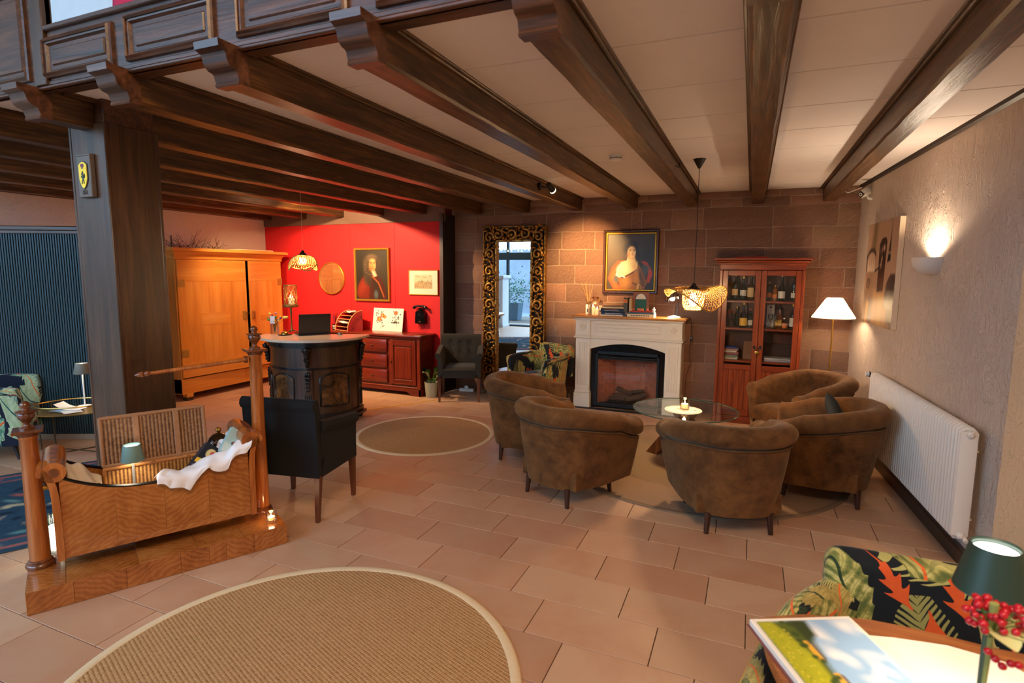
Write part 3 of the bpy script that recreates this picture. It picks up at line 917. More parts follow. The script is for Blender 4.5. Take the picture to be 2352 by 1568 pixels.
for loc, face, lab in (
    ((-.08, 4.15), (-.36, .93), 'brown suede tub chair with its back to the viewer, right of the front pair'),
    ((-1.27, 4.16), (.42, .90), 'brown suede tub chair with its back to the viewer, left of the front pair'),
    ((-1.93, 4.93), (.93, .36), 'brown suede tub chair nearest the tall gilt mirror, seen from its left side'),
    ((.615, 4.97), (-.985, .16), 'brown suede tub chair beside the radiator holding a dark cushion'),
    ((.57, 6.20), (-.83, -.55), 'brown suede tub chair in front of the glazed cabinet and floor lamp')):
    if first is None:
        first = suede_chair(loc, face, lab)
    else:
        dup(first, (loc[0], loc[1], .005), math.atan2(face[1], face[0]) + PI / 2, lab)
# cushion in the chair by the radiator
cu = B()
def pil(u, v):
    a, c = 2 * u - 1, 2 * v - 1
    k = max(0, (1 - a ** 4) * (1 - c ** 4)) ** .6
    return (a * .19 * (1 - .06 * (1 - c * c)), c * .19 * (1 - .06 * (1 - a * a)), .055 * k)
cu.grid(pil, 14, 14)
cu.grid(lambda u, v: tuple(V(pil(u, v)) * V((1, 1, -1)) if False else (pil(u, v)[0], pil(u, v)[1], -pil(u, v)[2])), 14, 14)
bmesh.ops.remove_doubles(cu.bm, verts=cu.bm.verts, dist=.0005)
o = cu.build('cushion', plain('dark_petrol_cloth', rgb(22, 30, 34), .8), smooth=180)
o.matrix_world = T((.70, 5.02, .585), -.1, 0, 0) @ Matrix.Rotation(1.15, 4, 'Y') @ Matrix.Rotation(.5, 4, 'Z')
tag(o, 'small dark cushion standing in the tub chair by the radiator', 'cushion')

# ------------------------------------------------------------------ dark upholstered dining armchairs
t = NT('charcoal_fabric')
n1 = t.noise(t.co((600, 600, 600)), 1, 2); n2 = t.noise(t.co(), 4, 3)
t.bump(n1, .3, .002)
M_charc = t.P(col=t.mix(n2, rgb(15, 15, 17), rgb(24, 24, 26)), rough=.85, spec=.2, sheen=.05)
t = NT('olive_grey_fabric')
n1 = t.noise(t.co((600, 600, 600)), 1, 2); n2 = t.noise(t.co(), 4, 3)
t.bump(n1, .3, .002)
M_oliveg = t.P(col=t.mix(n2, rgb(40, 37, 32), rgb(56, 51, 44)), rough=.85, spec=.2, sheen=.1)
def dining_armchair(loc, rz, label, mt, tufts):
    g = thing('dining_armchair', label, 'armchair', (loc[0], loc[1], 0), rz, 'upholstered armchairs on tapered wooden legs')
    hw, zs = .285, .47
    b = B().box(-hw + .045, hw - .045, -.26, .24, .33, .445, .012, 2)
    b.grid(lambda u, v: (-.235 + .47 * u, -.275 + .47 * v, .44 + .045 * max(0, (1 - abs(2 * u - 1) ** 5) * (1 - abs(2 * v - 1) ** 6)) ** .5), 14, 14)
    b.build('seat', mt, g, smooth=50)
    # back with a roll over the top rear edge
    def back(u, v):
        x = -hw + 2 * hw * u
        prof = []
        # profile in (y, z): inside up, roll, outside down
        pr = [(.185, .42), (.20, .55), (.215, .68), (.225, .80), (.232, .845), (.25, .872), (.28, .878), (.305, .86), (.312, .832), (.30, .806), (.285, .795), (.28, .70), (.272, .56), (.262, .42), (.258, .315)]
        k = v * (len(pr) - 1); i = min(int(k), len(pr) - 2); f_ = k - i
        y = pr[i][0] * (1 - f_) + pr[i + 1][0] * f_; z = pr[i][1] * (1 - f_) + pr[i + 1][1] * f_
        dpt = 0
        if tufts and v < .3:
            for tx in (-.13, 0, .13):
                for tz in (.62, .74):
                    dpt += .018 * math.exp(-((x - tx) ** 2 + (z - tz) ** 2) / .0016)
            dpt += .006 * math.exp(-((z - .62) ** 2) / .0006) + .006 * math.exp(-((z - .74) ** 2) / .0006)
        return (x, y + dpt, z)
    b = B().grid(back, 30, 42)
    for r in (b.rows[0], b.rows[-1]):
        b.bm.faces.new(r)
    b.build('backrest', mt, g, smooth=50)
    if tufts:
        for tx in (-.13, 0, .13):
            for tz in (.62, .74):
                B().sph((tx, .205 + (tz - .62) * .1 + .004, tz), .011, 8, 6, (1, .5, 1)).build('button', mt, g, smooth=180)
    for s in (-1, 1):
        a = B()
        def arm(u, v):
            y = -.27 + .50 * u
            top = .655 + .055 * u
            pr = [(.0, .315), (.0, .45), (.004, top - .075), (.022, top - .055), (.034, top - .025), (.028, top + .005), (.0, top + .018), (-.03, top + .008), (-.05, top - .02), (-.058, top - .08), (-.062, .52), (-.064, .40)]
            k = v * (len(pr) - 1); i = min(int(k), len(pr) - 2); f_ = k - i
            return (s * (hw - .0 + pr[i][0] * (1 - f_) + pr[i + 1][0] * f_), y, pr[i][1] * (1 - f_) + pr[i + 1][1] * f_)
        a.grid(arm, 12, 33)
        for r in (a.rows[0], a.rows[-1]):
            a.bm.faces.new(r)
        a.build('armrest', mt, g, smooth=50)
    for sx in (-1, 1):
        for y, s in ((-.24, -1), (.235, 1)):
            m = B()
            p0 = V((sx * (.262 + .004), y + s * (.03 if s > 0 else .0), 0)); p1 = V((sx * .262, y, .33))
            for z0, z1, w0, w1 in ((0, 1, .013, .022),):
                lo = [m.bm.verts.new(p0 + V((dx * w0, dy * w0, 0))) for dx, dy in ((-1, -1), (1, -1), (1, 1), (-1, 1))]
                hi = [m.bm.verts.new(p1 + V((dx * w1, dy * w1, 0))) for dx, dy in ((-1, -1), (1, -1), (1, 1), (-1, 1))]
                for i in range(4): m.bm.faces.new((lo[i], lo[(i + 1) % 4], hi[(i + 1) % 4], hi[i]))
                m.bm.faces.new(list(reversed(lo))); m.bm.faces.new(hi)
            m.build('leg', M_legred, g, smooth=0)
    return g
dc = dining_armchair((-3.02, 3.13), math.atan2(.98, -.18) + PI / 2, 'charcoal armchair with wooden legs standing behind the wooden cradle', M_charc, False)
B().box(.262, .284, .286, .292, .36, .44, .001).build('care_tag', M_white, dc, smooth=0)
B().tube([(-.2, .275, .80), (-.2, .285, .79)], .004, 6).build('zip_pull', M_steel_dark, dc)
dining_armchair((-3.665, 6.79), math.atan2(-.91, .41) + PI / 2, 'dark olive tufted armchair with wooden legs between the sideboard and the mirror', M_oliveg, True)

# ------------------------------------------------------------------ tropical leaf fabric
def leaf_fabric(name, bg, cols, sc=3.6):
    t = NT(name)
    uv = t.n('ShaderNodeAttribute', attribute_name='uvc').outputs['Vector']
    rndo = t.n('ShaderNodeObjectInfo').outputs['Random']
    wob = t.n('ShaderNodeTexNoise', {'Vector': uv, 'Scale': 5.0, 'Detail': 2.0}).outputs[1]
    base = bg
    colr = None
    shade = t.noise(uv, 16, 4, .65)
    for li, (scale, off, ln, wd, kind) in enumerate((
            (sc * 1.0, 0.0, 1.0, .36, 'palm'), (sc * 1.05, 3.7, 1.0, .34, 'broad'), (sc * 1.5, 13.1, .85, .24, 'flower'), (sc * .9, 8.3, 1.05, .30, 'banana'))):
        p = t.vm('ADD', uv, (off, off * .7, 0))
        p = t.vm('ADD', p, t.vm('SCALE', t.vm('SUBTRACT', wob, (.5, .5, .5)), scale=.05))
        vn = t.n('ShaderNodeTexVoronoi', {'Vector': p, 'Scale': scale, 'Randomness': .75}, voronoi_dimensions='2D')
        rc = t.n('ShaderNodeSeparateColor', {0: vn.outputs['Color']})
        d = t.vm('SCALE', t.vm('SUBTRACT', p, vn.outputs['Position']), scale=scale * 1.0)
        ang = t.math('MULTIPLY', rc.outputs[0], 2 * PI)
        rot = t.n('ShaderNodeVectorRotate', {'Vector': d, 'Angle': ang}, rotation_type='Z_AXIS').outputs[0]
        sp = t.n('ShaderNodeSeparateXYZ', {0: rot})
        x, y = sp.outputs[0], sp.outputs[1]
        y = t.math('ADD', y, t.math('MULTIPLY', t.math('MULTIPLY', x, x), .28))
        xl = t.math('DIVIDE', x, ln * .62)
        env = t.math('SUBTRACT', 1.0, t.math('POWER', t.math('ABSOLUTE', xl), 2.0))
        ay = t.math('ABSOLUTE', y)
        veinphase = t.math('ADD', x, t.math('MULTIPLY', ay, -1.1))
        if kind == 'palm':
            teeth = t.math('GREATER_THAN', t.math('SINE', t.math('MULTIPLY', veinphase, 62.0)), t.math('SUBTRACT', t.math('MULTIPLY', ay, 4.5), 1.0))
            lim = t.math('MULTIPLY', env, wd)
            m = t.math('MULTIPLY', t.math('LESS_THAN', ay, lim), teeth)
        else:
            tooth = t.math('MULTIPLY', t.math('ABSOLUTE', t.math('SINE', t.math('MULTIPLY', veinphase, 17.0 if kind != 'flower' else 11.0))), .10 if kind == 'banana' else (.05 if kind == 'broad' else .16))
            lim = t.math('MULTIPLY', env, t.math('SUBTRACT', wd, tooth))
            m = t.math('LESS_THAN', ay, lim)
        m = t.math('MULTIPLY', m, t.math('GREATER_THAN', env, 0.0))
        keep = {'broad': .62, 'palm': .60, 'flower': .30, 'banana': .55}[kind]
        m = t.math('MULTIPLY', m, t.math('LESS_THAN', rc.outputs[1], keep))
        # colour of this leaf
        if kind == 'flower':
            lc = t.mix(t.math('MULTIPLY', shade, 1.0), cols['red'], cols['orange'])
        elif kind == 'palm':
            lc = t.mix(rc.outputs[2], cols['dark'], cols['light'])
        else:
            f = t.math('ADD', t.math('MULTIPLY', t.math('SINE', t.math('MULTIPLY', veinphase, 36.0)), .10), shade)
            lc = t.ramp(f, [(.34, cols['green']), (.48, cols['olive']), (.58, cols['light']), (.7, cols['cream'])])
            lc = t.mix(t.math('MULTIPLY', t.math('GREATER_THAN', rc.outputs[2], .55), .6), lc, cols['khaki'])
            rib = t.math('LESS_THAN', ay, .018)
            lc = t.mix(rib, lc, cols['orange' if li == 3 else 'dark'])
            vein = t.math('GREATER_THAN', t.math('SINE', t.math('MULTIPLY', veinphase, 36.0)), .93)
            lc = t.mix(t.math('MULTIPLY', vein, .45), lc, cols['green'])
        base = t.mix(m, base, lc)
    nz = t.noise(t.vm('SCALE', uv, scale=500), 1, 1)
    t.bump(nz, .2, .002)
    return t.P(col=base, rough=.75, spec=.25, sheen=.15)
LC = dict(red=rgb(196, 62, 26), orange=rgb(226, 104, 44), dark=rgb(34, 58, 34), light=rgb(186, 178, 104), green=rgb(84, 98, 50), olive=rgb(134, 134, 70), cream=rgb(214, 202, 132), khaki=rgb(178, 150, 84))
M_trop = leaf_fabric('tropical_fabric', rgb(10, 18, 26), LC)
LC2 = dict(LC, light=rgb(170, 196, 170), cream=rgb(196, 214, 190), olive=rgb(110, 150, 116), green=rgb(40, 100, 84), khaki=rgb(196, 200, 150), dark=rgb(24, 84, 76))
M_trop2 = leaf_fabric('tropical_fabric_blue', rgb(10, 22, 44), LC2)
M_pipe = plain('gold_piping', rgb(190, 150, 70), .6)
def tropical_chair(loc, rz, label, mt, group, hb=.80, ha=.62, panel=True, hw=.355, hd=.345, flare=.22):
    g = thing('patterned_armchair', label, 'armchair', (loc[0], loc[1], 0), rz, group)
    def zf(t_):
        k = abs(2 * t_ - 1)
        return ha + .05 * (1 - k) ** .7
    b, P, nrm = tub_shell(hw, hd, .16, zf, .035, .085, .05, p=3.0, nu=64, flare=flare)
    b.build('shell', mt, g, smooth=70)
    pts = []
    for i in range(65):
        u = i / 64
        q = P(u) + nrm(u) * (.012)
        pts.append((q.x, q.y, zf(u) - .028))
    B().tube(pts, .005, 6).build('piping', M_pipe, g, smooth=180)
    if panel:
        c = B()
        w = .262
        def cf(u, v):
            a, c2 = 2 * u - 1, 2 * v - 1
            an = 2 * PI * u
            e = .30
            X = math.copysign(abs(math.cos(an)) ** e, math.cos(an)); Y = math.copysign(abs(math.sin(an)) ** .45, math.sin(an))
            z = .40 + (hb - .40) * (1 - (1 - min(1, v * 1.0)) ** 1.0)
            pinch = (max(0.0, 1 - max(0, (v - .80) / .20) ** 2.6)) ** .5 if v > .8 else 1
            wid = 1 - .10 * max(0, (v - .72) / .28) ** 3
            return (w * 1.08 * X * wid * (.9 + .1 * pinch), hd - .06 + .035 * (v) + .062 * Y * max(.06, pinch), z)
        c.grid(cf, 64, 26, cu=True, uvfn=lambda u, v: (cf(u, v)[0] + cf(u, v)[1] * .8 + 5.2, cf(u, v)[2] + 3.7))
        c.bm.faces.new([r[-1] for r in c.rows])
        c.build('backrest', mt, g, smooth=60)
    add_seat(g, hw, hd, .065, mt, .45, .16, uv=True)
    tub_legs(g, .22, -.24, .23, .17, M_black, .011, .02, .04)
    return g
GP = 'armchairs in tropical leaf fabric'
tropical_chair((.60, 1.985), .03, 'tropical leaf armchair in the near corner pushed under the wooden table', M_trop, GP, .75, .60, hw=.39, flare=.45)
tropical_chair((-2.47, 6.84), -.38, 'tropical leaf tub armchair beside the white fireplace', M_trop, GP, .81, .67, hw=.315, hd=.315, flare=.10)
tropical_chair((-6.53, 2.76), 2.5, 'blue green tropical leaf armchair before the dark slatted partition', M_trop2, GP, .80, .69, panel=False)
# ------------------------------------------------------------------ white fireplace surround with electric hearth
M_fp = plain('surround_white', rgb(236, 226, 206), .45, var=.03)
M_maple = wood('honey_wood', rgb(150, 88, 34), rgb(196, 128, 58), rgb(222, 158, 84), 0, 1, .3, .2)
fp = thing('fireplace', 'white fireplace surround with arched opening and honey wood mantel shelf', 'fireplace', (-1.405, 7.0, 0))
hw = .665
b = B()
for s in (-1, 1):
    xa, xb = sorted((s * .475, s * .665))
    b2 = B().box(xa, xb, 0.0, .33, .22, .92, .004)
    x0 = xa
    for i in range(4):                                # fluting: raised strips leaving grooves
        fx = xa + .035 + i * .033
        b2.box(fx, fx + .022, -.007, .002, .30, .86, .004)
    b2.build('pilaster', M_fp, fp, smooth=30)
    B().box(xa - .014, xb + .014, -.02, .33, 0, .195, .006).box(xa - .008, xb + .008, -.012, .33, .195, .225, .008).build('pilaster_base', M_fp, fp, smooth=30)
    q = B().box(xa - .003, xb + .003, -.012, .33, .955, 1.165, .004)
    cx = (xa + xb) / 2
    q.box(cx - .052, cx + .052, -.016, -.008, 1.01, 1.125, .003)
    q.build('corner_block', M_fp, fp, smooth=30)
    r = B()
    for a in range(8):
        an = a * PI / 4 + PI / 8
        r.sph((cx + .028 * math.cos(an), -.018, 1.067 + .030 * math.sin(an)), .013, 8, 6, (1, .6, 1))
    r.sph((cx, -.02, 1.067), .014, 8, 6, (1, .7, 1))
    o = r.build('carved_rosette', M_fp, fp, smooth=180); o['kind'] = 'stuff'
    B().box(xa - .02, xb + .02, -.028, .33, .918, .938, .004).box(xa - .012, xb + .012, -.02, .33, .938, .958, .006).build('capital', M_fp, fp, smooth=30)
b = B().box(-.475, .475, .012, .33, .955, 1.165, .003).build('frieze', M_fp, fp, smooth=30)
panel(fp, -.42, .42, 1.0, 1.13, .012, M_fp, .012, 'frieze_panel')
B().box(-.478, .478, -.012, .33, .918, .936, .004).box(-.478, .478, -.004, .33, .936, .957, .006).build('frieze_moulding', M_fp, fp, smooth=30)
# arched header
arch = [(-.476, .918), (-.476, .775)]
for i in range(25):
    u = -1 + 2 * i / 24
    arch.append((.45 * u, .785 + .075 * (1 - u * u)))
arch += [(.476, .775), (.476, .918)]
B().prism(arch, .012, .32, M=MF).build('arched_header', M_fp, fp, smooth=0)
rim = []
for i in range(25):
    u = -1 + 2 * i / 24
    rim.append((.45 * u, .012, .785 + .075 * (1 - u * u) + .006))
B().tube(rim, .006, 6).build('arch_bead', M_fp, fp)
B().box(-.69, .69, -.05, .34, 1.165, 1.182, .005).box(-.675, .675, -.03, .33, 1.15, 1.168, .006).build('cornice', M_fp, fp, smooth=30)
B().box(-.715, .715, -.075, .34, 1.182, 1.212, .012, 3).build('mantel_shelf', M_maple, fp, smooth=50)
B().box(-.66, .66, -.06, .0, 0, .012, .002).build('hearth_plate', M_black, fp, smooth=0)
# black panel and insert
bp = B()
bp.box(-.476, -.40, .06, .07, 0.0, .9); bp.box(.40, .476, .06, .07, 0, .9); bp.box(-.40, .40, .06, .07, .70, .9)
bp.build('black_panel', plain('black_gloss', rgb(10, 12, 13), .2), fp, smooth=0)
M_ins = plain('insert_steel', rgb(52, 58, 62), .35, .7)
ins = B()
ins.box(-.405, -.378, .035, .07, .03, .745, .003).box(.378, .405, .035, .07, .03, .745, .003).box(-.405, .405, .035, .07, .715, .745, .003).box(-.405, .405, .04, .07, .03, .07, .003)
ins.build('insert_frame', M_ins, fp, smooth=0)
for z in (.685, .66):
    B().box(-.378, .378, .038, .062, z - .008, z + .008, .003).build('louvre', M_ins, fp, smooth=0)
# brick interior: back and angled sides
t = NT('firebox_brick')
rn = t.n('ShaderNodeObjectInfo').outputs['Random']; nn = t.noise(t.co(), 18, 4)
M_fbrick = t.P(col=t.mix(nn, t.ramp(rn, [(0, rgb(150, 74, 50)), (.5, rgb(172, 92, 62)), (1, rgb(136, 70, 52))]), rgb(190, 120, 90)), rough=.8)
M_fmort = plain('firebox_mortar', rgb(176, 150, 128), .9)
wl_ = B()
wl_.poly([(-.2, .315, .06), (.2, .315, .06), (.2, .315, .66), (-.2, .315, .66)])
wl_.poly([(-.378, .08, .06), (-.2, .315, .06), (-.2, .315, .66), (-.378, .08, .66)])
wl_.poly([(.378, .08, .06), (.2, .315, .06), (.2, .315, .66), (.378, .08, .66)])
wl_.poly([(-.378, .06, .66), (.378, .06, .66), (.2, .32, .66), (-.2, .32, .66)])
fb = wl_.build('firebox', M_fmort, fp, smooth=0)
def bricks(p0, p1, count_len=.13, bh=.058):
    p0, p1 = V(p0), V(p1); L = (p1 - p0).length; ux = (p1 - p0).normalized(); ang = math.atan2(ux.y, ux.x)
    r = 0; z = .062
    while z < .655:
        x = -(count_len / 2 if r % 2 else 0)
        while x < L:
            a, c = max(0, x), min(L, x + count_len)
            if c - a > .015:
                B().box(a + .003, c - .003, -.006, .002, z + .003, min(z + bh, .66) - .003, .002).build('brick', M_fbrick, fb, (p0.x, p0.y, 0), ang, smooth=0)
            x += count_len
        z += bh; r += 1
bricks((-.2, .313, 0), (.2, .313, 0)); bricks((-.376, .08, 0), (-.2, .313, 0)); bricks((.2, .313, 0), (.376, .08, 0))
B().box(-.38, .38, .06, .32, .04, .062).build('ember_bed', plain('ash', rgb(40, 36, 33), .9, var=.4, vs=60, bump=1), fp, smooth=0)
M_log = plain('fire_log', rgb(78, 62, 48), .9, var=.45, vs=18, bump=1.0)
for (a, c, r) in (((-.20, .19, .15), (.13, .17, .135), .034), ((-.02, .12, .125), (.24, .20, .20), .038), ((-.16, .24, .24), (.05, .2, .19), .028), ((.0, .22, .20), (.2, .25, .235), .025), ((-.24, .15, .115), (-.02, .14, .13), .03)):
    pts = [V(a).lerp(V(c), i / 6) for i in range(7)]
    B().tube(pts, [r * k for k in (.92, 1, 1.04, .98, 1.02, 1, .9)], 10).jitter(.01, 14, r * 90).build('log', M_log, fp, smooth=60)
g = B()
for x in (-.22, -.12, -.02, .08, .18, .26):
    g.tube([(x, .10, .062), (x, .10, .10), (x * .9, .27, .10)], .006, 6)
g.tube([(-.24, .10, .098), (.28, .10, .098)], .007, 6)
o = g.build('log_grate', M_black, fp); o['kind'] = 'stuff'
B().box(-.378, .378, .045, .048, .07, .645).build('insert_glass', M_glass, fp, smooth=0)

# ------------------------------------------------------------------ tall gilt mirror with carved frame
mr = thing('carved_mirror', 'tall wall mirror in a broad carved and gilded scroll frame', 'mirror', (-3.07, 7.29, 0.0))
t = NT('silvered_glass')
M_mirror = t.P(col=(.92, .94, .94), metal=1.0, rough=0.01)
MW, MZ0, MZ1, FW = .47, .03, 2.39, .215
B().box(-MW + FW, MW - FW, .0, .006, MZ0 + FW, MZ1 - FW).build('mirror_glass', M_mirror, mr, smooth=0)
M_carvback = plain('carving_ground', rgb(30, 20, 12), .7)
t = NT('carved_gilding')
nn = t.noise(t.co(), 30, 4); geo = t.n('ShaderNodeNewGeometry').outputs['Pointiness']
col = t.ramp(nn, [(.35, rgb(92, 60, 26)), (.52, rgb(172, 122, 48)), (.7, rgb(214, 164, 76))])
M_carv = t.P(col=col, metal=.65, rough=.38)
for x0, x1, z0, z1 in ((-MW, -MW + FW, MZ0, MZ1), (MW - FW, MW, MZ0, MZ1), (-MW + FW, MW - FW, MZ1 - FW, MZ1), (-MW + FW, MW - FW, MZ0, MZ0 + FW)):
    B().box(x0 + .004, x1 - .004, -.012, .045, z0 + .004, z1 - .004).build('frame_board', M_carvback, mr, smooth=0)
for ins_, w in ((0, .018), (FW - .03, .03)):
    bb = B()
    a0, a1 = -MW + ins_, -MW + ins_ + w
    bb.box(a0, a1, -.045, .04, MZ0 + ins_, MZ1 - ins_, .006); bb.box(-a1, -a0, -.045, .04, MZ0 + ins_, MZ1 - ins_, .006)
    bb.box(a0, -a0, -.045, .04, MZ1 - ins_ - w, MZ1 - ins_, .006); bb.box(a0, -a0, -.045, .04, MZ0 + ins_, MZ0 + ins_ + w, .006)
    bb.build('frame_bead' if ins_ else 'frame_edge', M_carv, mr, smooth=30)
def scroll_mesh(mirrorx):
    b = B(); s = -1 if mirrorx else 1
    pts, rad = [], []
    for i in range(26):                         # volute
        k = i / 25
        a = -.4 + k * 2 * PI * 1.35; r = .062 * (1 - k) ** .8 + .008
        pts.append((s * (r * math.cos(a) - .005), -.026 - .022 * k, r * math.sin(a) * 1.1 - .03)); rad.append(.017 * (1 - k) ** .5 + .006)
    b.tube(pts, rad, 8)
    pts, rad = [], []
    for i in range(14):                         # stem sweeping to the next scroll
        k = i / 13
        pts.append((s * (.055 - .09 * k + .03 * math.sin(k * PI)), -.024 - .012 * math.sin(k * PI), -.04 + .17 * k)); rad.append(.014 * (1 - k) + .005)
    b.tube(pts, rad, 8)
    for (x, z, a, L) in ((.02, .07, .9, .06), (-.03, .045, 2.1, .055), (.05, .03, .1, .05), (-.055, -.06, 3.6, .055), (.03, -.10, -.7, .06), (-.01, .11, 1.6, .05), (-.06, .09, 2.7, .045), (.068, -.06, -.2, .04), (.065, .085, .7, .04)):
        pts, rad = [], []
        for i in range(7):                      # curled acanthus leaves
            k = i / 6
            aa = a + 1.1 * k
            pts.append((s * (x + L * k * math.cos(aa)), -.022 - .035 * math.sin(k * PI * .8), z + L * k * math.sin(aa))); rad.append(.0135 * math.sin((k * .85 + .12) * PI) + .002)
        b.tube(pts, rad, 6)
    b.sph((s * .0, -.03, -.03), .016, 8, 6)
    return b.mesh('carved_scroll', M_carv, 180)
sc1, sc2 = scroll_mesh(False), scroll_mesh(True)
cxm = MW - FW / 2
nz_ = 10
for side in (-1, 1):
    for i in range(nz_):
        z = MZ0 + .12 + (MZ1 - MZ0 - .24) * i / (nz_ - 1)
        o = place('carved_scroll', sc1 if (i + (side > 0)) % 2 else sc2, mr, (side * cxm, -.012, z))
for zz in (MZ1 - FW / 2, MZ0 + FW / 2):
    for i, x in enumerate((-.20, 0, .20)):
        o = place('carved_scroll', sc1 if i % 2 else sc2, mr, (x, -.012, zz))
        o.rotation_euler = (0, PI / 2, 0)

# ------------------------------------------------------------------ paintings and prints
def framed(name, label, cat, loc, w, h, fw, fd, mt, canvas, inner=None, rz=0):
    g = thing(name, label, cat, loc, rz)
    def mitre(i0, i1, y0, y1, yb, m_, nm):
        b = B()
        x0, x1, z0, z1 = -w / 2, w / 2, 0, h
        def R(i, y): return [b.bm.verts.new(p) for p in ((x0 + i, y, z0 + i), (x1 - i, y, z0 + i), (x1 - i, y, z1 - i), (x0 + i, y, z1 - i))]
        mid = (i0 + i1) / 2
        rs_ = [R(i0, yb), R(i0, y0), R(i0 + (i1 - i0) * .3, y1), R(i0 + (i1 - i0) * .7, y1 + (y0 - y1) * .2), R(i1, y0 + (yb - y0) * .3), R(i1, yb)]
        for A, C_ in zip(rs_[:-1], rs_[1:]):
            for i in range(4): b.bm.faces.new((A[i], A[(i + 1) % 4], C_[(i + 1) % 4], C_[i]))
        b.build(nm, m_, g, smooth=25)
    mitre(0, fw, -fd * .7, -fd, 0, mt, 'frame')
    if inner:
        mitre(fw, fw + inner[0], -fd * .5, -fd * .6, 0, inner[1], 'gilt_slip')
    i = fw + (inner[0] if inner else 0) - .003
    pw, ph = w - 2 * i, h - 2 * i
    p = canvas(pw, ph)
    p.build('canvas', M_paint, g, (-pw / 2, -.012, i))
    return g
def woman(w, h):
    p = Paint(w, h, 120, rgb(52, 46, 34))
    p.ell(.25, .62, .5, .55, rgb(112, 86, 48), 0, .9, .75); p.ell(.9, .6, .35, .7, rgb(34, 36, 30), 0, .8, .8); p.ell(.3, .9, .5, .2, rgb(84, 70, 44), 0, .8, .5)
    p.poly([(.02, .2), (.1, .4), (.22, .52), (.38, .53), (.36, .45), (.28, .4), (.2, .3), (.22, .12), (.34, .0), (.14, .0)], rgb(206, 86, 26))
    p.poly([(.06, .22), (.14, .36), (.24, .46), (.2, .3), (.18, .14), (.28, .02), (.18, .02)], rgb(226, 112, 36), .02, .7)
    p.poly([(.72, .52), (.84, .5), (.95, .34), (.97, .28), (.9, .12), (.84, .14), (.88, .3), (.8, .42)], rgb(176, 62, 30)); p.poly([(.8, .46), (.9, .4), (.86, .28), (.8, .2), (.74, .4)], rgb(70, 78, 74), .02)
    p.poly([(.13, .2), (.2, .28), (.26, .2), (.24, .12), (.15, .14)], rgb(104, 100, 84), .02)
    p.poly([(.22, .25), (.3, .3), (.5, .32), (.68, .45), (.74, .36), (.86, .12), (.8, .0), (.3, .0), (.26, .12)], rgb(150, 96, 30))
    p.poly([(.3, .26), (.45, .26), (.55, .12), (.42, .02), (.32, .06)], rgb(190, 130, 46), .05, .8)
    p.poly([(.66, .42), (.78, .3), (.84, .1), (.7, .05), (.62, .2)], rgb(112, 74, 26), .04, .9)
    p.ell(.66, .2, .07, .14, rgb(182, 122, 42), .1, .4); p.ell(.72, .22, .03, .12, rgb(92, 62, 24), .2, .5); p.line([(.55, .12), (.62, .09), (.7, .12), (.82, .06)], .018, rgb(100, 64, 22)); p.line([(.68, .1), (.66, .0)], .03, rgb(206, 160, 80)); p.line([(.71, .1), (.74, .0)], .02, rgb(170, 120, 50))
    p.line([(.3, .23), (.36, .21), (.46, .26), (.56, .31), (.62, .36)], .012, rgb(50, 40, 26))
    p.poly([(.2, .26), (.22, .34), (.25, .42), (.3, .5), (.42, .53), (.44, .62), (.58, .62), (.6, .54), (.66, .5), (.64, .38), (.5, .3), (.36, .24), (.26, .22)], rgb(240, 212, 152))
    p.ell(.36, .38, .12, .1, rgb(250, 230, 178), .3, .6, .8); p.ell(.58, .42, .06, .12, rgb(206, 160, 100), .4, .6, .5); p.line([(.2, .27), (.26, .23), (.34, .25), (.38, .22)], .02, rgb(248, 236, 210)); p.line([(.21, .28), (.23, .38), (.27, .43)], .018, rgb(248, 234, 206))
    p.ell(.50, .74, .15, .15, rgb(40, 28, 18), 0, .25); p.ell(.63, .62, .06, .16, rgb(40, 28, 18), .2, .35); p.ell(.54, .82, .12, .06, rgb(46, 32, 20), 0, .4)
    p.poly([(.44, .63), (.46, .55), (.6, .54), (.57, .63)], rgb(226, 180, 120), .02)
    p.ell(.515, .68, .085, .12, rgb(238, 200, 140), -.08, .12); p.ell(.545, .66, .05, .09, rgb(246, 214, 158), 0, .5, .6); p.ell(.45, .63, .03, .06, rgb(196, 138, 84), 0, .7, .7)
    for ex in (.485, .575): p.ell(ex, .703, .018, .008, rgb(64, 44, 28), 0, .4); p.line([(ex - .03, .722), (ex + .02, .728)], .006, rgb(110, 76, 46))
    p.line([(.54, .70), (.548, .66), (.532, .652)], .007, rgb(196, 140, 86)); p.ell(.538, .63, .022, .008, rgb(190, 82, 50), 0, .4)
    return p.grain(.16)
framed('portrait_painting', 'oil portrait of a woman in orange drapery above the mantel', 'painting', (-1.452, 7.325, 1.49), .715, .815, .035, .045, wood('frame_brown', rgb(40, 20, 10), rgb(70, 36, 20), rgb(96, 54, 30), 2, 2, .25), woman, (.022, M_goldframe))
B().tube([(-1.452, 7.327, 2.30), (-1.452, 7.322, 2.45), (-1.452, 7.315, 2.60)], .003, 6).build('hanging_cord', plain('cord_tan', rgb(190, 150, 110), .7))
tag(bpy.data.objects['hanging_cord'], 'thin cord running up the stones above the portrait of the woman', 'cord')
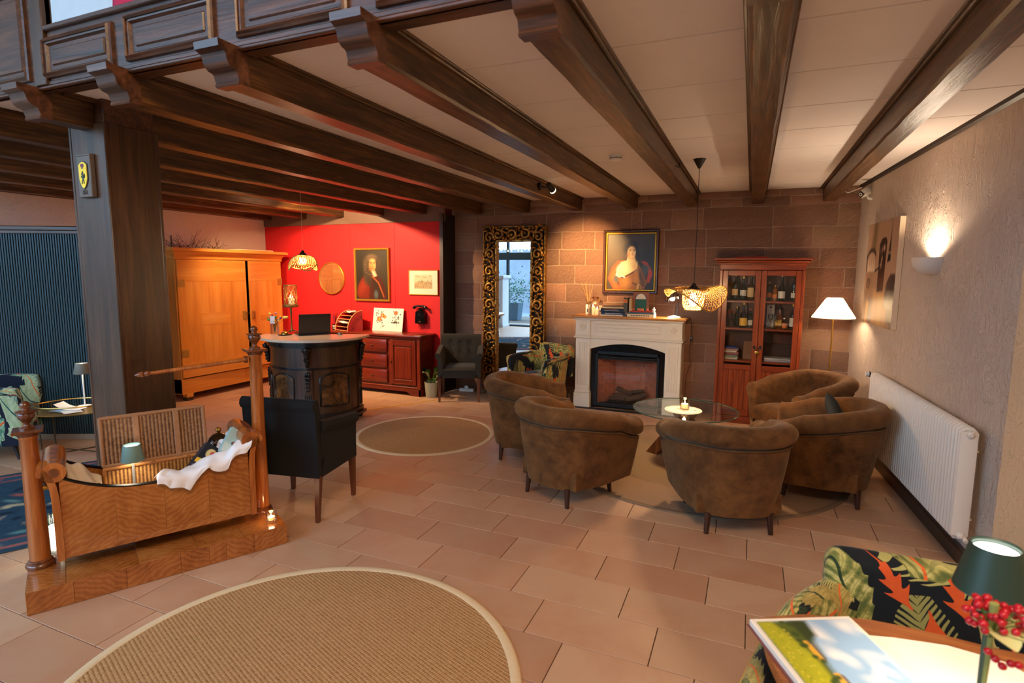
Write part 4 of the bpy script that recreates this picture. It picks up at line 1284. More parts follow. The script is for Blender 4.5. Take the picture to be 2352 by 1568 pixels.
def man(w, h):
    p = Paint(w, h, 110, rgb(44, 38, 26))
    p.ell(.75, .7, .4, .5, rgb(66, 54, 32), 0, .9, .8); p.ell(.2, .3, .3, .5, rgb(30, 28, 20), 0, .8, .7)
    p.poly([(.02, .12), (.06, .3), (.2, .46), (.36, .52), (.6, .5), (.8, .42), (.92, .2), (.96, .02), (.06, .02)], rgb(74, 28, 14))
    p.poly([(.02, .1), (.06, .26), (.2, .42), (.34, .48), (.42, .3), (.4, .02), (.1, .02)], rgb(116, 36, 18), .03)
    p.ell(.2, .26, .1, .2, rgb(146, 50, 26), -.5, .7, .7); p.poly([(.5, .44), (.72, .38), (.84, .02), (.56, .02)], rgb(52, 34, 20), .03); p.line([(.52, .46), (.7, .34), (.86, .06)], .03, rgb(150, 74, 34), .8); p.ell(.62, .1, .06, .1, rgb(88, 96, 92), 0, .5, .8)
    p.ell(.5, .74, .24, .17, rgb(92, 72, 46), 0, .25); p.ell(.36, .6, .12, .3, rgb(84, 66, 44), .1, .3); p.ell(.34, .46, .1, .2, rgb(64, 52, 36), 0, .4); p.ell(.42, .36, .06, .14, rgb(58, 46, 32), .2, .4); p.ell(.64, .66, .08, .22, rgb(70, 54, 34), -.2, .35); p.ell(.5, .86, .15, .07, rgb(106, 84, 56), 0, .4)
    for i in range(40):
        a = i * .618 * 2 * PI; rr = .16 + .05 * ((i * 7) % 5) / 5
        p.ell(.44 + .16 * math.cos(a), .66 + .2 * math.sin(a) * .8, .016, .018, rgb(132, 110, 78) if i % 2 else rgb(50, 38, 24), a, .6, .5)
    p.poly([(.48, .58), (.6, .58), (.66, .48), (.55, .46)], rgb(190, 164, 122), .02); p.line([(.53, .56), (.60, .48)], .03, rgb(206, 186, 150), .8)
    p.ell(.52, .70, .105, .15, rgb(208, 142, 78), 0, .12); p.ell(.55, .70, .06, .11, rgb(228, 168, 100), 0, .5, .7); p.ell(.46, .64, .05, .08, rgb(164, 96, 50), 0, .7, .6); p.ell(.52, .79, .08, .04, rgb(226, 170, 106), 0, .6, .7)
    for ex in (.475, .575): p.ell(ex, .728, .022, .009, rgb(50, 30, 16), 0, .4); p.line([(ex - .03, .748), (ex + .03, .75)], .01, rgb(86, 54, 28))
    p.line([(.53, .72), (.545, .672), (.515, .662)], .012, rgb(160, 94, 48)); p.line([(.485, .63), (.56, .632)], .01, rgb(140, 66, 38))
    return p.grain(.16)
framed('portrait_painting', 'gold framed oil portrait of a long wigged man on the red wall', 'painting', (-5.305, 7.045, 1.30), .645, .805, .034, .035, M_goldframe, man)
def city(w, h):
    p = Paint(w, h, 90, rgb(238, 226, 196))
    p.poly([(.18, .24), (.82, .24), (.82, .82), (.18, .82)], rgb(226, 204, 160), .004)
    p.poly([(.18, .24), (.82, .24), (.82, .48), (.7, .54), (.6, .5), (.5, .58), (.38, .52), (.3, .54), (.18, .46)], rgb(196, 168, 118), .01)
    rr = random.Random(4)
    for i in range(110):
        x = rr.uniform(.19, .81); y = rr.uniform(.26, .54); p.line([(x, y), (x + rr.uniform(-.02, .02), y + rr.uniform(.01, .05))], .004, rgb(84, 66, 40), .8)
    for i in range(14):
        x = rr.uniform(.2, .8); p.line([(x, .5), (x, .5 + rr.uniform(.04, .12))], .005, rgb(70, 54, 34))
    p.ell(.25, .77, .02, .02, rgb(170, 140, 90), 0, .3); p.ell(.74, .77, .02, .02, rgb(170, 140, 90), 0, .3); p.line([(.3, .74), (.6, .72)], .004, rgb(120, 96, 60))
    return p
framed('framed_print', 'small framed engraving of a town with cream mount on the red wall', 'print', (-4.40, 7.045, 1.415), .50, .365, .014, .02, M_goldframe, city)

# round mirror on the red wall
rm = thing('oval_mirror', 'round gold rimmed mirror on the red wall', 'mirror', (-6.075, 7.045, 1.64))
Mr = Matrix.Rotation(PI / 2, 4, 'X')
B().lathe([(.232, -.0), (.236, .018), (.242, .026), (.25, .022), (.252, 0.0)], 64, M=Mr).build('rim', M_goldframe, rm, smooth=60)
B().lathe([(0, .012), (.234, .012)], 64, M=Mr).build('mirror_glass', M_mirror, rm, smooth=0)

# canvas still life on the right wall
def still(w, h):
    p = Paint(w, h, 100, rgb(176, 140, 112))
    p.poly([(0, .0), (.3, .0), (.3, .6), (0, .62)], rgb(150, 116, 92), .05, .7); p.poly([(.14, .6), (.3, .6), (.36, 1.0), (.2, 1.0)], rgb(112, 94, 48), .06, .7); p.poly([(.2, .55), (.26, .55), (.3, 1), (.24, 1)], rgb(72, 66, 40), .05, .6)
    p.poly([(.36, .0), (.8, .0), (.8, .34), (.36, .34)], rgb(206, 156, 98), .02, .8); p.poly([(.52, .0), (.66, .0), (.68, .3), (.52, .3)], rgb(216, 172, 96), .02)
    p.poly([(.46, .32), (.66, .34), (.68, .8), (.64, .84), (.5, .83), (.44, .78)], rgb(40, 20, 14), .008); p.ell(.57, .8, .1, .04, rgb(40, 20, 14), 0, .1); p.poly([(.48, .32), (.64, .33), (.64, .5), (.48, .5)], rgb(70, 34, 18), .03, .7)
    for (x, y) in ((.52, .72), (.6, .74), (.54, .64), (.52, .58)): p.ell(x, y, .03, .03, rgb(196, 156, 130), 0, .4, .8)
    p.line([(.5, .76), (.53, .68), (.5, .6)], .02, rgb(20, 10, 8)); p.line([(.33, .52), (.52, .57)], .014, rgb(30, 20, 16))
    p.ell(.18, .66, .17, .1, rgb(56, 46, 40), .1, .1, .8); p.ell(.18, .62, .15, .09, rgb(184, 150, 124), .1, .1)
    for i in range(4): p.poly([(.05 + .07 * i, .52), (.09 + .07 * i, .64), (.12 + .07 * i, .52)], rgb(226, 200, 172), .01)
    p.line([(.02, .54), (.02, .68)], .02, rgb(36, 28, 24))
    p.poly([(.72, .6), (.82, .62), (.8, .82), (.78, .86)], rgb(30, 32, 34), .008); p.line([(.72, .68), (.82, .7)], .01, rgb(150, 140, 120)); p.line([(.79, .82), (.8, 1.0)], .006, rgb(60, 50, 44))
    p.poly([(.74, .18), (.9, .16), (1.0, .22), (1.0, .5), (.86, .5), (.76, .42), (.72, .3)], rgb(52, 46, 42), .01); p.poly([(.86, .16), (1.0, .2), (1.0, .48), (.88, .48)], rgb(14, 14, 16), .01)
    p.poly([(.84, .06), (1.0, .0), (1.0, .18), (.84, .16)], rgb(120, 104, 84), .02)
    p.ell(.13, .4, .06, .055, rgb(52, 40, 32), .2, .2); p.ell(.13, .4, .035, .035, rgb(130, 104, 84), .2, .3)
    p.poly([(.0, .0), (.1, .0), (.12, .3), (.02, .34)], rgb(96, 88, 84), .04, .7); p.poly([(.2, .0), (.3, .02), (.28, .28), (.16, .24)], rgb(86, 80, 78), .04, .7); p.poly([(.1, .0), (.16, .0), (.18, .22), (.12, .2)], rgb(222, 176, 120), .02)
    return p
cv = thing('canvas_picture', 'unframed canvas still life with a wine bottle on the right wall', 'picture', (RWX(6.22), 6.22, 1.28), RANG + PI)
# local +X runs along the wall toward the viewer; local +Y points into the room
p_ = still(.98, .97)
p_.build('canvas_front', M_paint, cv, M=T((-.49, -.046, 0)))
B().box(-.49, .49, -.045, -.002, 0, .97, .002).build('stretcher', plain('canvas_edge', rgb(226, 200, 166), .7), cv, smooth=0)

# ------------------------------------------------------------------ glazed cabinet with bottles
M_pine = wood('red_stained_pine', rgb(84, 30, 12), rgb(132, 56, 24), rgb(160, 78, 36), 2, .9, .3, .15, dist=1.0)
M_pineX = wood('red_stained_pine_x', rgb(84, 30, 12), rgb(128, 52, 22), rgb(156, 74, 34), 0, .9, .3, .15, dist=1.0)
M_pined = wood('red_stained_pine_dark', rgb(44, 18, 9), rgb(72, 32, 15), rgb(92, 44, 21), 2, .9, .45)
cb = thing('glazed_cabinet', 'tall red pine cabinet with two glazed doors full of bottles', 'cabinet', (.10, 6.99, 0))
CW = .445
B().box(-CW, -CW + .03, .03, .34, .0, 1.86, .003).build('side_panel', M_pine, cb, smooth=0)
B().box(CW - .03, CW, .03, .34, .0, 1.86, .003).build('side_panel', M_pine, cb, smooth=0)
B().box(-CW, CW, .325, .34, .06, 1.86).build('back_panel', M_pined, cb, smooth=0)
B().box(-CW, CW, .0, .03, 1.80, 1.86, .003).build('top_rail', M_pineX, cb, smooth=0)
for s in (-1, 1):
    xa, xb = sorted((s * CW, s * (CW - .035)))
    B().box(xa, xb, -.002, .03, .08, 1.798, .005).build('front_stile', M_pine, cb, smooth=0)
B().box(-CW - .012, CW + .012, -.012, .34, 0, .085, .006).build('plinth', M_pineX, cb, smooth=0)
B().box(-CW - .02, CW + .02, -.02, .34, 1.855, 1.88, .005).box(-CW - .045, CW + .045, -.045, .345, 1.88, 1.91, .012).box(-CW - .065, CW + .065, -.065, .35, 1.91, 1.935, .006).build('cornice', M_pineX, cb, smooth=30)
B().box(-CW + .03, CW - .03, .02, .325, 1.84, 1.86).build('top_board', M_pined, cb, smooth=0)
for z in (1.435, 1.115, .735):
    B().box(-CW + .03, CW - .03, .035, .325, z - .012, z + .012, .002).build('shelf', M_pineX, cb, smooth=0)
B().box(-CW + .03, CW - .03, .035, .325, .06, .085).build('floor_board', M_pined, cb, smooth=0)
for s in (-1, 1):
    x0, x1 = (-CW + .037, -.003) if s < 0 else (.003, CW - .037)
    d = B()
    d.box(x0, x0 + .055, -.004, .02, .09, 1.795, .004).box(x1 - .055, x1, -.004, .02, .09, 1.795, .004)
    dd = d.build('door', M_pine, cb, smooth=0)
    d = B().box(x0 + .055, x1 - .055, -.004, .02, 1.735, 1.795, .003).box(x0 + .055, x1 - .055, -.004, .02, .64, .70, .003).box(x0 + .055, x1 - .055, -.004, .02, .09, .17, .003)
    d.build('door_rail', M_pineX, dd, smooth=0)
    B().box(x0 + .05, x1 - .05, .006, .010, .69, 1.74).build('door_glass', M_glass, dd, smooth=0)
    n = 5; w = (x1 - x0 - .11) / n
    for i in range(n):
        B().box(x0 + .055 + i * w + .0008, x0 + .055 + (i + 1) * w - .0008, .002, .012, .17, .64, .002).build('door_plank', M_pine, dd, smooth=0)
    B().prism([(-.018, 0), (0, .028), (.018, 0), (0, -.028)], -.009, -.004, M=T((x1 - .03 if s < 0 else x0 + .03, 0, .915)) @ MF).build('hasp_plate', M_black, dd, smooth=0)
    M_hinge = M_black
pk = thing('padlock', 'small brass padlock holding the cabinet doors shut', 'padlock', (.10, 6.976, .86))
B().box(-.024, .024, -.012, .006, -.03, .012, .004, 2).build('lock_body', M_brass, pk, smooth=40)
B().tube([(-.016, -.003, .01)] + [(.016 * math.cos(PI - PI * i / 8), -.003, .03 + .018 * math.sin(PI * i / 8)) for i in range(9)] + [(.016, -.003, .01)], .0035, 8).build('shackle', M_steel_dark, pk)
o = B().box(-.17, .17, -.10, .10, 0, .012, .002).build('folder', plain('red_folder', rgb(196, 40, 24), .5), None, (-.02, 7.08, 1.936)); tag(o, 'flat red folder lying on top of the glazed cabinet', 'folder')

def bottle(loc, h, r, glass, lab, labelcol, cap, kind=0, labh=(.18, .42)):
    g = thing('bottle', lab, 'bottle', loc, random.uniform(-.4, .4), 'bottles in the glazed cabinet')
    if kind == 0: pr = [(0, 0), (r * .95, 0), (r, .01), (r, h * .56), (r * .92, h * .62), (r * .45, h * .72), (r * .34, h * .78), (r * .32, h * .95), (r * .38, h * .955), (r * .38, h * .985), (0, h * .985)]
    elif kind == 1: pr = [(0, 0), (r * .9, 0), (r, .012), (r * 1.0, h * .34), (r * .86, h * .48), (r * .4, h * .62), (r * .28, h * .70), (r * .27, h * .95), (r * .34, h * .955), (r * .34, h * .985), (0, h * .985)]
    else: pr = [(0, 0), (r, 0), (r, .008), (r, h * .72), (r * .7, h * .80), (r * .38, h * .83), (r * .36, h * .95), (0, h * .95)]
    B().lathe(pr, 16).build('glass_body', glass, g, smooth=50)
    if labelcol is not None:
        z0, z1 = h * labh[0], h * labh[1]
        rr = r * 1.012
        B().lathe([(rr, z0), (rr, z1)], 12, a0=-PI / 2 - 1.1, a1=-PI / 2 + 1.1).build('paper_label', labelcol, g, smooth=180)
    B().lathe([(0, h), (r * .40, h), (r * .41, h * .9), (r * .36, h * .9)], 12).build('cap', cap, g, smooth=40)
    return g
M_gl_g = plain('bottle_green', rgb(24, 34, 18), .08); M_gl_b = plain('bottle_brown', rgb(52, 26, 10), .08); M_gl_k = plain('bottle_black', rgb(12, 12, 13), .1); M_gl_a = plain('bottle_amber', rgb(130, 70, 20), .1); M_gl_c = glassm('bottle_clear', (.9, .92, .9))
M_lw = plain('label_white', rgb(226, 220, 200), .6); M_ly = plain('label_yellow', rgb(226, 176, 50), .55); M_lc = plain('label_cream', rgb(212, 180, 120), .6); M_lo = plain('label_orange', rgb(216, 120, 50), .6)
M_cg = plain('cap_gold', rgb(190, 150, 70), .35, .8); M_ck = plain('cap_black', rgb(18, 18, 18), .4); M_cr = plain('cap_red', rgb(150, 30, 24), .4)
zt, zm, zl = 1.4475, 1.1275, .7475
X0 = .10; YB = 7.17
bottle((X0 - .35, YB - .03, zt), .26, .036, M_gl_k, 'dark slim bottle at the left end of the top shelf', None, M_ck)
bottle((X0 - .27, YB - .02, zt), .31, .038, M_gl_g, 'green wine shaped bottle, second on the top shelf', M_lc, M_cg)
bottle((X0 - .185, YB, zt), .28, .04, M_gl_g, 'green broad bottle with gold cap, third on the top shelf', M_lw, M_cg, 1)
bottle((X0 - .10, YB - .05, zt), .27, .040, M_gl_b, 'brown bottle with big cream label by the middle of the top shelf', M_lc, M_ck, 0, (.15, .55))
bottle((X0 - .035, YB + .02, zt), .22, .030, M_gl_c, 'clear bottle half hidden behind the cabinet door edge', M_lw, M_cr, 2)
bottle((X0 + .095, YB, zt), .22, .030, M_gl_c, 'small clear bottle with orange label on the top shelf', M_lo, M_cg, 2)
bottle((X0 + .155, YB - .03, zt), .18, .028, M_gl_a, 'amber flask beside the tall dark bottle', M_lo, M_cg, 2)
bottle((X0 + .225, YB - .02, zt), .31, .040, M_gl_k, 'tall dark bottle with oval label in the right half of the top shelf', M_lw, M_cg, 1, (.10, .36))
bottle((X0 + .355, YB - .02, zt), .32, .034, M_gl_g, 'slim green bottle at the right end of the top shelf', M_lw, M_ly, 0, (.12, .3))
bottle((X0 - .165, YB - .05, zm), .30, .045, M_gl_k, 'dark sparkling wine bottle with round yellow label on the middle shelf', M_ly, M_cg, 1, (.08, .38))
bottle((X0 - .24, YB + .04, zm), .24, .028, M_gl_g, 'slim green bottle behind the stemmed glass', None, M_cg)
bottle((X0 - .09, YB, zm), .22, .034, M_gl_g, 'green bottle with pale label beside the yellow labelled one', M_lw, M_cr, 0, (.12, .4))
bottle((X0 + .225, YB + .06, zm), .24, .050, M_gl_a, 'wide amber jar shaped bottle in the right half', M_ly, M_ck, 1, (.15, .4))
bottle((X0 + .27, YB - .06, zm), .13, .030, M_gl_b, 'short bottle with orange label at the shelf front', M_lo, M_lw, 2, (.1, .55))
bottle((X0 + .36, YB - .03, zm), .29, .036, M_gl_k, 'dark spirit bottle with white label at the right end', M_lw, M_ly, 0, (.1, .45))
def wineglass(loc, lab, h=.16, r=.032):
    g = B().lathe([(0, 0), (r * .9, .002), (r * .85, .006), (.004, .012), (.0035, h * .48), (r * .6, h * .56), (r, h * .75), (r * .9, h), (r * .86, h), (r * .95, h * .75), (r * .55, h * .58), (0, h * .52)], 16).build('wine_glass', M_gl_c, None, loc, smooth=60)
    return tag(g, lab, 'glass', 'glasses in the cabinet')
wineglass((X0 - .31, YB - .05, zm), 'stemmed glass under the little copper still', .15)
wineglass((X0 - .275, YB - .07, zm), 'small stemmed glass in front of the slim green bottle', .11, .024)
wineglass((X0 + .125, YB - .02, zm), 'tall stemmed glass, left of the pair in the right half', .17, .028)
wineglass((X0 + .17, YB - .05, zm), 'tall stemmed glass, right of the pair in the right half', .16, .028)
st = thing('copper_still', 'little copper decanter holder on the middle shelf', 'decanter', (X0 - .335, YB + .05, zm))
B().lathe([(0, .10), (.05, .10), (.055, .115), (.05, .12), (.03, .17), (.022, .2), (0, .2)], 16).build('pot', plain('copper', rgb(190, 84, 50), .3, .8), st)
B().tube([(.02, 0, .19), (.06, 0, .18), (.085, 0, .11)], .006, 8).build('spout', plain('copper2', rgb(190, 70, 40), .3, .6), st)
for an in (0, 2.1, 4.2):
    B().tube([(.05 * math.cos(an), .05 * math.sin(an), 0), (.045 * math.cos(an), .045 * math.sin(an), .105)], .003, 6).build('stand_leg', M_steel_dark, st)
bx = thing('gift_carton', 'pale carton behind the glasses in the right half of the cabinet', 'box', (X0 + .125, YB + .10, zm))
B().box(-.04, .04, -.03, .03, 0, .27, .002).build('carton', plain('carton_white', rgb(200, 196, 190), .6), bx, smooth=0)
B().lathe([(0, .0), (.012, .0)], 16, M=T((0, -.0305, .24)) @ Matrix.Rotation(PI / 2, 4, 'X')).build('round_logo', M_black, bx, smooth=0)
cols = [rgb(178, 120, 96), rgb(150, 90, 80), rgb(120, 140, 130), rgb(190, 186, 160), rgb(70, 90, 130), rgb(200, 196, 180), rgb(130, 70, 66), rgb(160, 150, 110), rgb(60, 80, 150)]
bk_names = ['cream grey lowest', 'olive', 'grey green', 'maroon', 'dusty rose', 'pale grey', 'salmon brown', 'slate blue', 'bright blue topmost']
z = zl
for i in range(9):
    th = [.016, .012, .02, .014, .018, .022, .02, .012, .01][i]
    o = B().box(-.10, .10 - .01 * (i % 3), -.085, .085, 0, th - .001, .002).build('book', plain('book_cab_%d' % i, cols[(i * 4 + 3) % 9], .6), None, (X0 - .295 + .008 * ((i * 5) % 3 - 1), YB + .01, z), .1 * ((i * 7) % 5 - 2) * .3, smooth=0)
    tag(o, '%s book in the pile of books inside the glazed cabinet' % bk_names[i], 'book', 'books piled in the cabinet'); z += th
o = B().box(-.05, .05, -.02, .02, 0, .215, .002).build('book', plain('book_tan', rgb(120, 84, 54), .6, var=.2, vs=40), None, (X0 - .10, YB + .02, zl), .1, smooth=0); tag(o, 'tan box file standing beside the pile of books in the cabinet', 'book')
for i, (c, th, nm) in enumerate(((rgb(150, 150, 156), .022, 'grey lower'), (rgb(190, 190, 186), .014, 'pale upper'))):
    o = B().box(-.15, .15, -.1, .1, 0, th - .001, .002).build('magazine', plain('mag_%d' % i, c, .5), None, (X0 + .23, YB + .01, zl + (.022 if i else 0)), .02 * i, smooth=0); tag(o, nm + ' magazine lying on the bottom shelf of the cabinet', 'magazine')
o = B().box(-.15, .15, 0, .03, 0, .19, .002).build('leather_case', plain('case_brown', rgb(52, 28, 16), .5, var=.3, vs=20), None, (X0 + .23, YB + .115, zl), 0, smooth=0); tag(o, 'dark brown leather case standing at the back of the bottom shelf', 'case')

# ------------------------------------------------------------------ things on the mantel shelf
ZM = 1.2125
def mx(px): return -2.12 + (px - 1316) * .00546
YM = 7.13
df = thing('reed_diffuser', 'white boxed reed diffuser at the left end of the mantel', 'diffuser', (mx(1345), YM + .05, ZM))
B().box(-.028, .028, -.028, .028, 0, .13, .003).build('bottle_box', M_white, df, smooth=0)
B().box(-.010, .010, -.0295, -.028, .03, .075).build('box_print', plain('print_blue', rgb(70, 80, 110), .6), df, smooth=0)
for i, (dx, dy, L) in enumerate(((-.10, .0, .30), (-.06, .03, .29), (-.03, -.02, .31), (.02, .01, .30), (-.08, -.03, .24), (.05, .02, .27))):
    B().tube([(.0, 0, .12), (dx, dy, .12 + L)], .0022, 5).build('reed', plain('reed_%d' % i, rgb(200, 150, 90) if i != 4 else rgb(70, 40, 24), .7), df)
ln = thing('glass_lantern', 'copper edged glass lantern with candles on the mantel', 'lantern', (mx(1366), YM - .03, ZM), .26)
M_copper = plain('copper_frame', rgb(140, 86, 52), .35, .8)
H6 = [(.093 * math.cos(a * PI / 3), .093 * math.sin(a * PI / 3)) for a in range(6)]
for i, (x, y) in enumerate(H6):
    x2, y2 = H6[(i + 1) % 6]
    B().tube([(x, y, .0), (x, y, .17), (x * .42, y * .42, .215)], .003, 6).build('edge_bar', M_copper, ln)
    B().tube([(x, y, .003), (x2, y2, .003)], .003, 6).build('edge_bar', M_copper, ln)
    B().tube([(x, y, .17), (x2, y2, .17)], .003, 6).build('edge_bar', M_copper, ln)
    B().poly([(x, y, .003), (x2, y2, .003), (x2, y2, .17), (x, y, .17)]).poly([(x, y, .17), (x2, y2, .17), (x2 * .42, y2 * .42, .215), (x * .42, y * .42, .215)]).build('pane', M_glass, ln, smooth=0)
B().lathe([(.044, .213), (.042, .232), (.0, .236)], 6).build('cap', M_copper, ln, smooth=0)
B().tube([(.025 * math.cos(a / 10 * PI), 0, .235 + .05 * math.sin(a / 10 * PI)) for a in range(11)], .0022, 6).build('ring_handle', M_copper, ln)
M_wax = NT('candle_wax').P(col=rgb(250, 236, 200), rough=.5, sss=.3, emit=(1, .62, .25), est=.35)
M_flame = emis('flame', (1, .72, .38), 60)
for (x, y, h) in ((-.03, -.02, .11), (.025, -.01, .08)):
    B().lathe([(0, .004), (.024, .004), (.025, .008), (.025, h), (.018, h + .002), (0, h - .004)], 18).build('candle', M_wax, ln, smooth=50)
    B().lathe([(0, h), (.004, h + .006), (.005, h + .012), (.002, h + .022), (0, h + .028)], 10, M=T((x, y, 0))).build('flame', M_flame, ln)
for o in [c for c in ln.children if c.name.startswith('candle')]:
    pass
cc = [c for c in ln.children if c.name.startswith('candle')]
for o, (x, y) in zip(cc, ((-.03, -.02), (.025, -.01))): o.location = (x, y, 0)
lamp('POINT', 'candle_light', (mx(1366), YM - .05, ZM + .15), 1.2, WARM, .02)

def book(loc, w, d, th, cover, rz, label, group, page=True, text=None):
    g = thing('book', label, 'book', loc, rz, group)
    cv_ = B().box(-w / 2, w / 2, -d / 2, d / 2, 0, .003, .001).box(-w / 2, w / 2, -d / 2, d / 2, th - .003, th, .001).box(-w / 2, w / 2, -d / 2, -d / 2 + .003, 0, th, .001)
    cv_.build('cover', cover, g, smooth=0)
    B().box(-w / 2 + .004, w / 2 - .004, -d / 2 + .003, d / 2 - .004, .003, th - .003).build('pages', M_paper, g, smooth=0)
    if text:
        tb_ = B()
        x = -w / 2 + .05
        rr = random.Random(int(loc[2] * 1e4))
        while x < w / 2 - .06:
            L = rr.uniform(.006, .02)
            tb_.box(x, x + L, -d / 2 - .0006, -d / 2, th * .35, th * .65); x += L + .006
        o = tb_.build('spine_lettering', text, g, smooth=0); o['kind'] = 'stuff'
    return g
def bm_(n, c): return plain('cover_' + n, c, .45)
z = ZM
GL, GR = 'books in the left pile on the mantel', 'books in the right pile on the mantel'
for i, (w, th, c, nm, tx) in enumerate(((.30, .018, rgb(232, 222, 196), 'cream', None), (.31, .026, rgb(24, 50, 92), 'mid blue', M_lw), (.31, .012, rgb(20, 26, 40), 'near black', None), (.29, .020, rgb(26, 40, 76), 'navy with white spine print', M_lw), (.28, .018, rgb(14, 24, 44), 'dark navy', M_lo), (.27, .02, rgb(226, 196, 140), 'pale yellow', None), (.24, .012, rgb(120, 96, 70), 'thin brown topmost', None))):
    book((mx(1410) + .006 * ((i * 3) % 4 - 1), YM - .02, z), w, .20, th, bm_('l%d' % i, c), .03 * ((i * 5) % 3 - 1), '%s book in the left pile of books on the mantel' % nm, GL, text=tx); z += th + .0005
def vbook(px, th, h, d, cover, lab, bands=None):
    g = thing('book', lab, 'book', (mx(px), YM - .02, ZM), 0, 'upright books on the mantel')
    B().box(-th / 2, -th / 2 + .002, -d / 2, d / 2, 0, h, .001).box(th / 2 - .002, th / 2, -d / 2, d / 2, 0, h, .001).box(-th / 2, th / 2, -d / 2, -d / 2 + .003, 0, h, .001).build('cover', cover, g, smooth=0)
    B().box(-th / 2 + .002, th / 2 - .002, -d / 2 + .003, d / 2 - .003, .003, h - .003).build('pages', M_paper, g, smooth=0)
    for (z0, z1) in (bands or ()):
        B().box(-th / 2 - .0004, th / 2 + .0004, -d / 2 - .0008, -d / 2 + .001, z0, z1).build('spine_band', M_lo, g, smooth=0)
vbook(1440.5, .048, .235, .17, bm_('olive', rgb(84, 78, 62)), 'upright olive book with orange bands between the two piles', ((.03, .045), (.17, .215)))
vbook(1451, .028, .225, .16, bm_('beige', rgb(214, 180, 130)), 'upright beige book right of the olive one')
z = ZM
for i, (w, th, c, nm, tx) in enumerate(((.33, .038, rgb(232, 214, 170), 'thick cream', M_ck), (.32, .022, rgb(70, 96, 104), 'teal photographic', None), (.28, .012, rgb(196, 60, 46), 'thin red', None))):
    book((mx(1476), YM - .03, z), w, .20, th, bm_('r%d' % i, c), .02 * (i - 1), '%s book in the right pile of books on the mantel' % nm, GR, text=tx); z += th + .0005
zr = z
ab = thing('arched_card_stand', 'reddish arch shaped board holding a green leaflet on the books', 'card stand', (mx(1472), YM - .0, zr))
B().box(-.098, .098, -.008, .004, 0, .235, .003).build('board', plain('red_brown_board', rgb(150, 90, 70), .6), ab, smooth=0)
ar = [(-.07, .05), (.07, .05), (.07, .15)] + [(.07 * math.cos(a * PI / 12) * (1 if True else 1), .15 + .07 * math.sin(a * PI / 12)) for a in range(1, 12)] + [(-.07, .15)]
B().prism(ar, -.0095, -.008, M=MF).build('arch_frame', plain('grey_arch', rgb(96, 92, 90), .5), ab, smooth=0)
ar2 = [(x * .88, .05 + (y - .05) * .95) for x, y in ar]
B().prism([(x, y) for x, y in ar2 if y > .12] , -.0105, -.0095, M=MF).build('arch_card', plain('ivory_card', rgb(236, 224, 196), .6), ab, smooth=0)
B().box(-.072, .068, -.014, -.011, .0, .135, .001).build('leaflet', plain('leaflet_green', rgb(10, 84, 56), .45), ab, smooth=0)
B().box(-.04, .04, -.026, -.012, 0, .03, .004).build('holder_lip', plain('holder_orange', rgb(206, 116, 62), .5), ab, smooth=0)
for s in (-1, 1): B().box(s * .085 - .012, s * .085 + .012, -.026, -.006, 0, .03, .004).build('holder_foot', plain('holder_orange2', rgb(200, 110, 60), .5), ab, smooth=0)
og = thing('figurine', 'small bright white ornament at the end of the right book pile', 'ornament', (mx(1504.5), YM - .10, ZM))
B().lathe([(0, 0), (.024, 0), (.022, .012), (.014, .03), (.022, .055), (.016, .08), (.024, .10), (0, .112)], 14).build('figure', M_white, og)
B().sph((.0, 0, .115), .012, 10, 8).build('head', M_white, og)
dl = thing('desk_lamp', 'retro white and chrome desk lamp lit at the right end of the mantel', 'lamp', (mx(1548), YM - .04, ZM))
M_chrome = plain('chrome', rgb(200, 200, 205), .12, 1.0); M_lampw = plain('lamp_white', rgb(240, 240, 238), .25)
B().lathe([(0, 0), (.078, 0), (.08, .008), (.06, .02), (.02, .03), (0, .032)], 32).build('base', M_lampw, dl)
B().tube([(.03, 0, .02), (.045, 0, .16), (.05, -.01, .24), (.035, -.02, .285), (-.0, -.03, .295)], .006, 8).build('stem', M_chrome, dl)
Ms = T((-.022, -.05, .24), 0, 0, 0) @ Matrix.Rotation(-.35, 4, 'Y') @ Matrix.Rotation(-.25, 4, 'X')
B().lathe([(.018, .085), (.03, .075), (.065, .05), (.085, .01), (.09, -.012), (.087, -.012), (.08, .01), (.06, .045), (.02, .07), (0, .072)], 32, M=Ms).build('lamp_shade', M_chrome, dl)
B().lathe([(0, .13), (.017, .13), (.02, .12), (.02, .08), (0, .08)], 16, M=Ms).build('socket', M_blackplastic, dl)
B().sph((0, 0, .0), .032, 12, 8, M=Ms).build('bulb', emis('bulb_white', (1, .93, .82), 40), dl)
lamp('SPOT', 'desk_lamp_light', tuple(V((mx(1548), YM - .04, ZM)) + V((-.025, -.055, .21))), 14, (1, .86, .66), .04, 2.3, .5, aim=tuple(V((mx(1548), YM - .04, ZM)) + V((-.1, -.08, 0))))
cbl = B().tube([(mx(1562), 7.16, ZM + .004), (mx(1572), 7.2, ZM + .01), (-.68, 7.2, ZM + .004), (-.655, 7.17, 1.19), (-.645, 7.1, 1.15), (-.64, 7.1, .95), (-.66, 7.12, .80), (-.64, 7.14, .66), (-.69, 7.2, .48), (-.70, 7.25, .3), (-.70, 7.3, .02)], .003, 6).build('lamp_cable', M_blackplastic)
tag(cbl, 'black cable with switch hanging beside the fireplace from the desk lamp', 'cable')
B().box(-.653, -.625, 7.085, 7.115, .93, .99, .006, 2).build('switch', M_blackplastic, cbl, smooth=40)
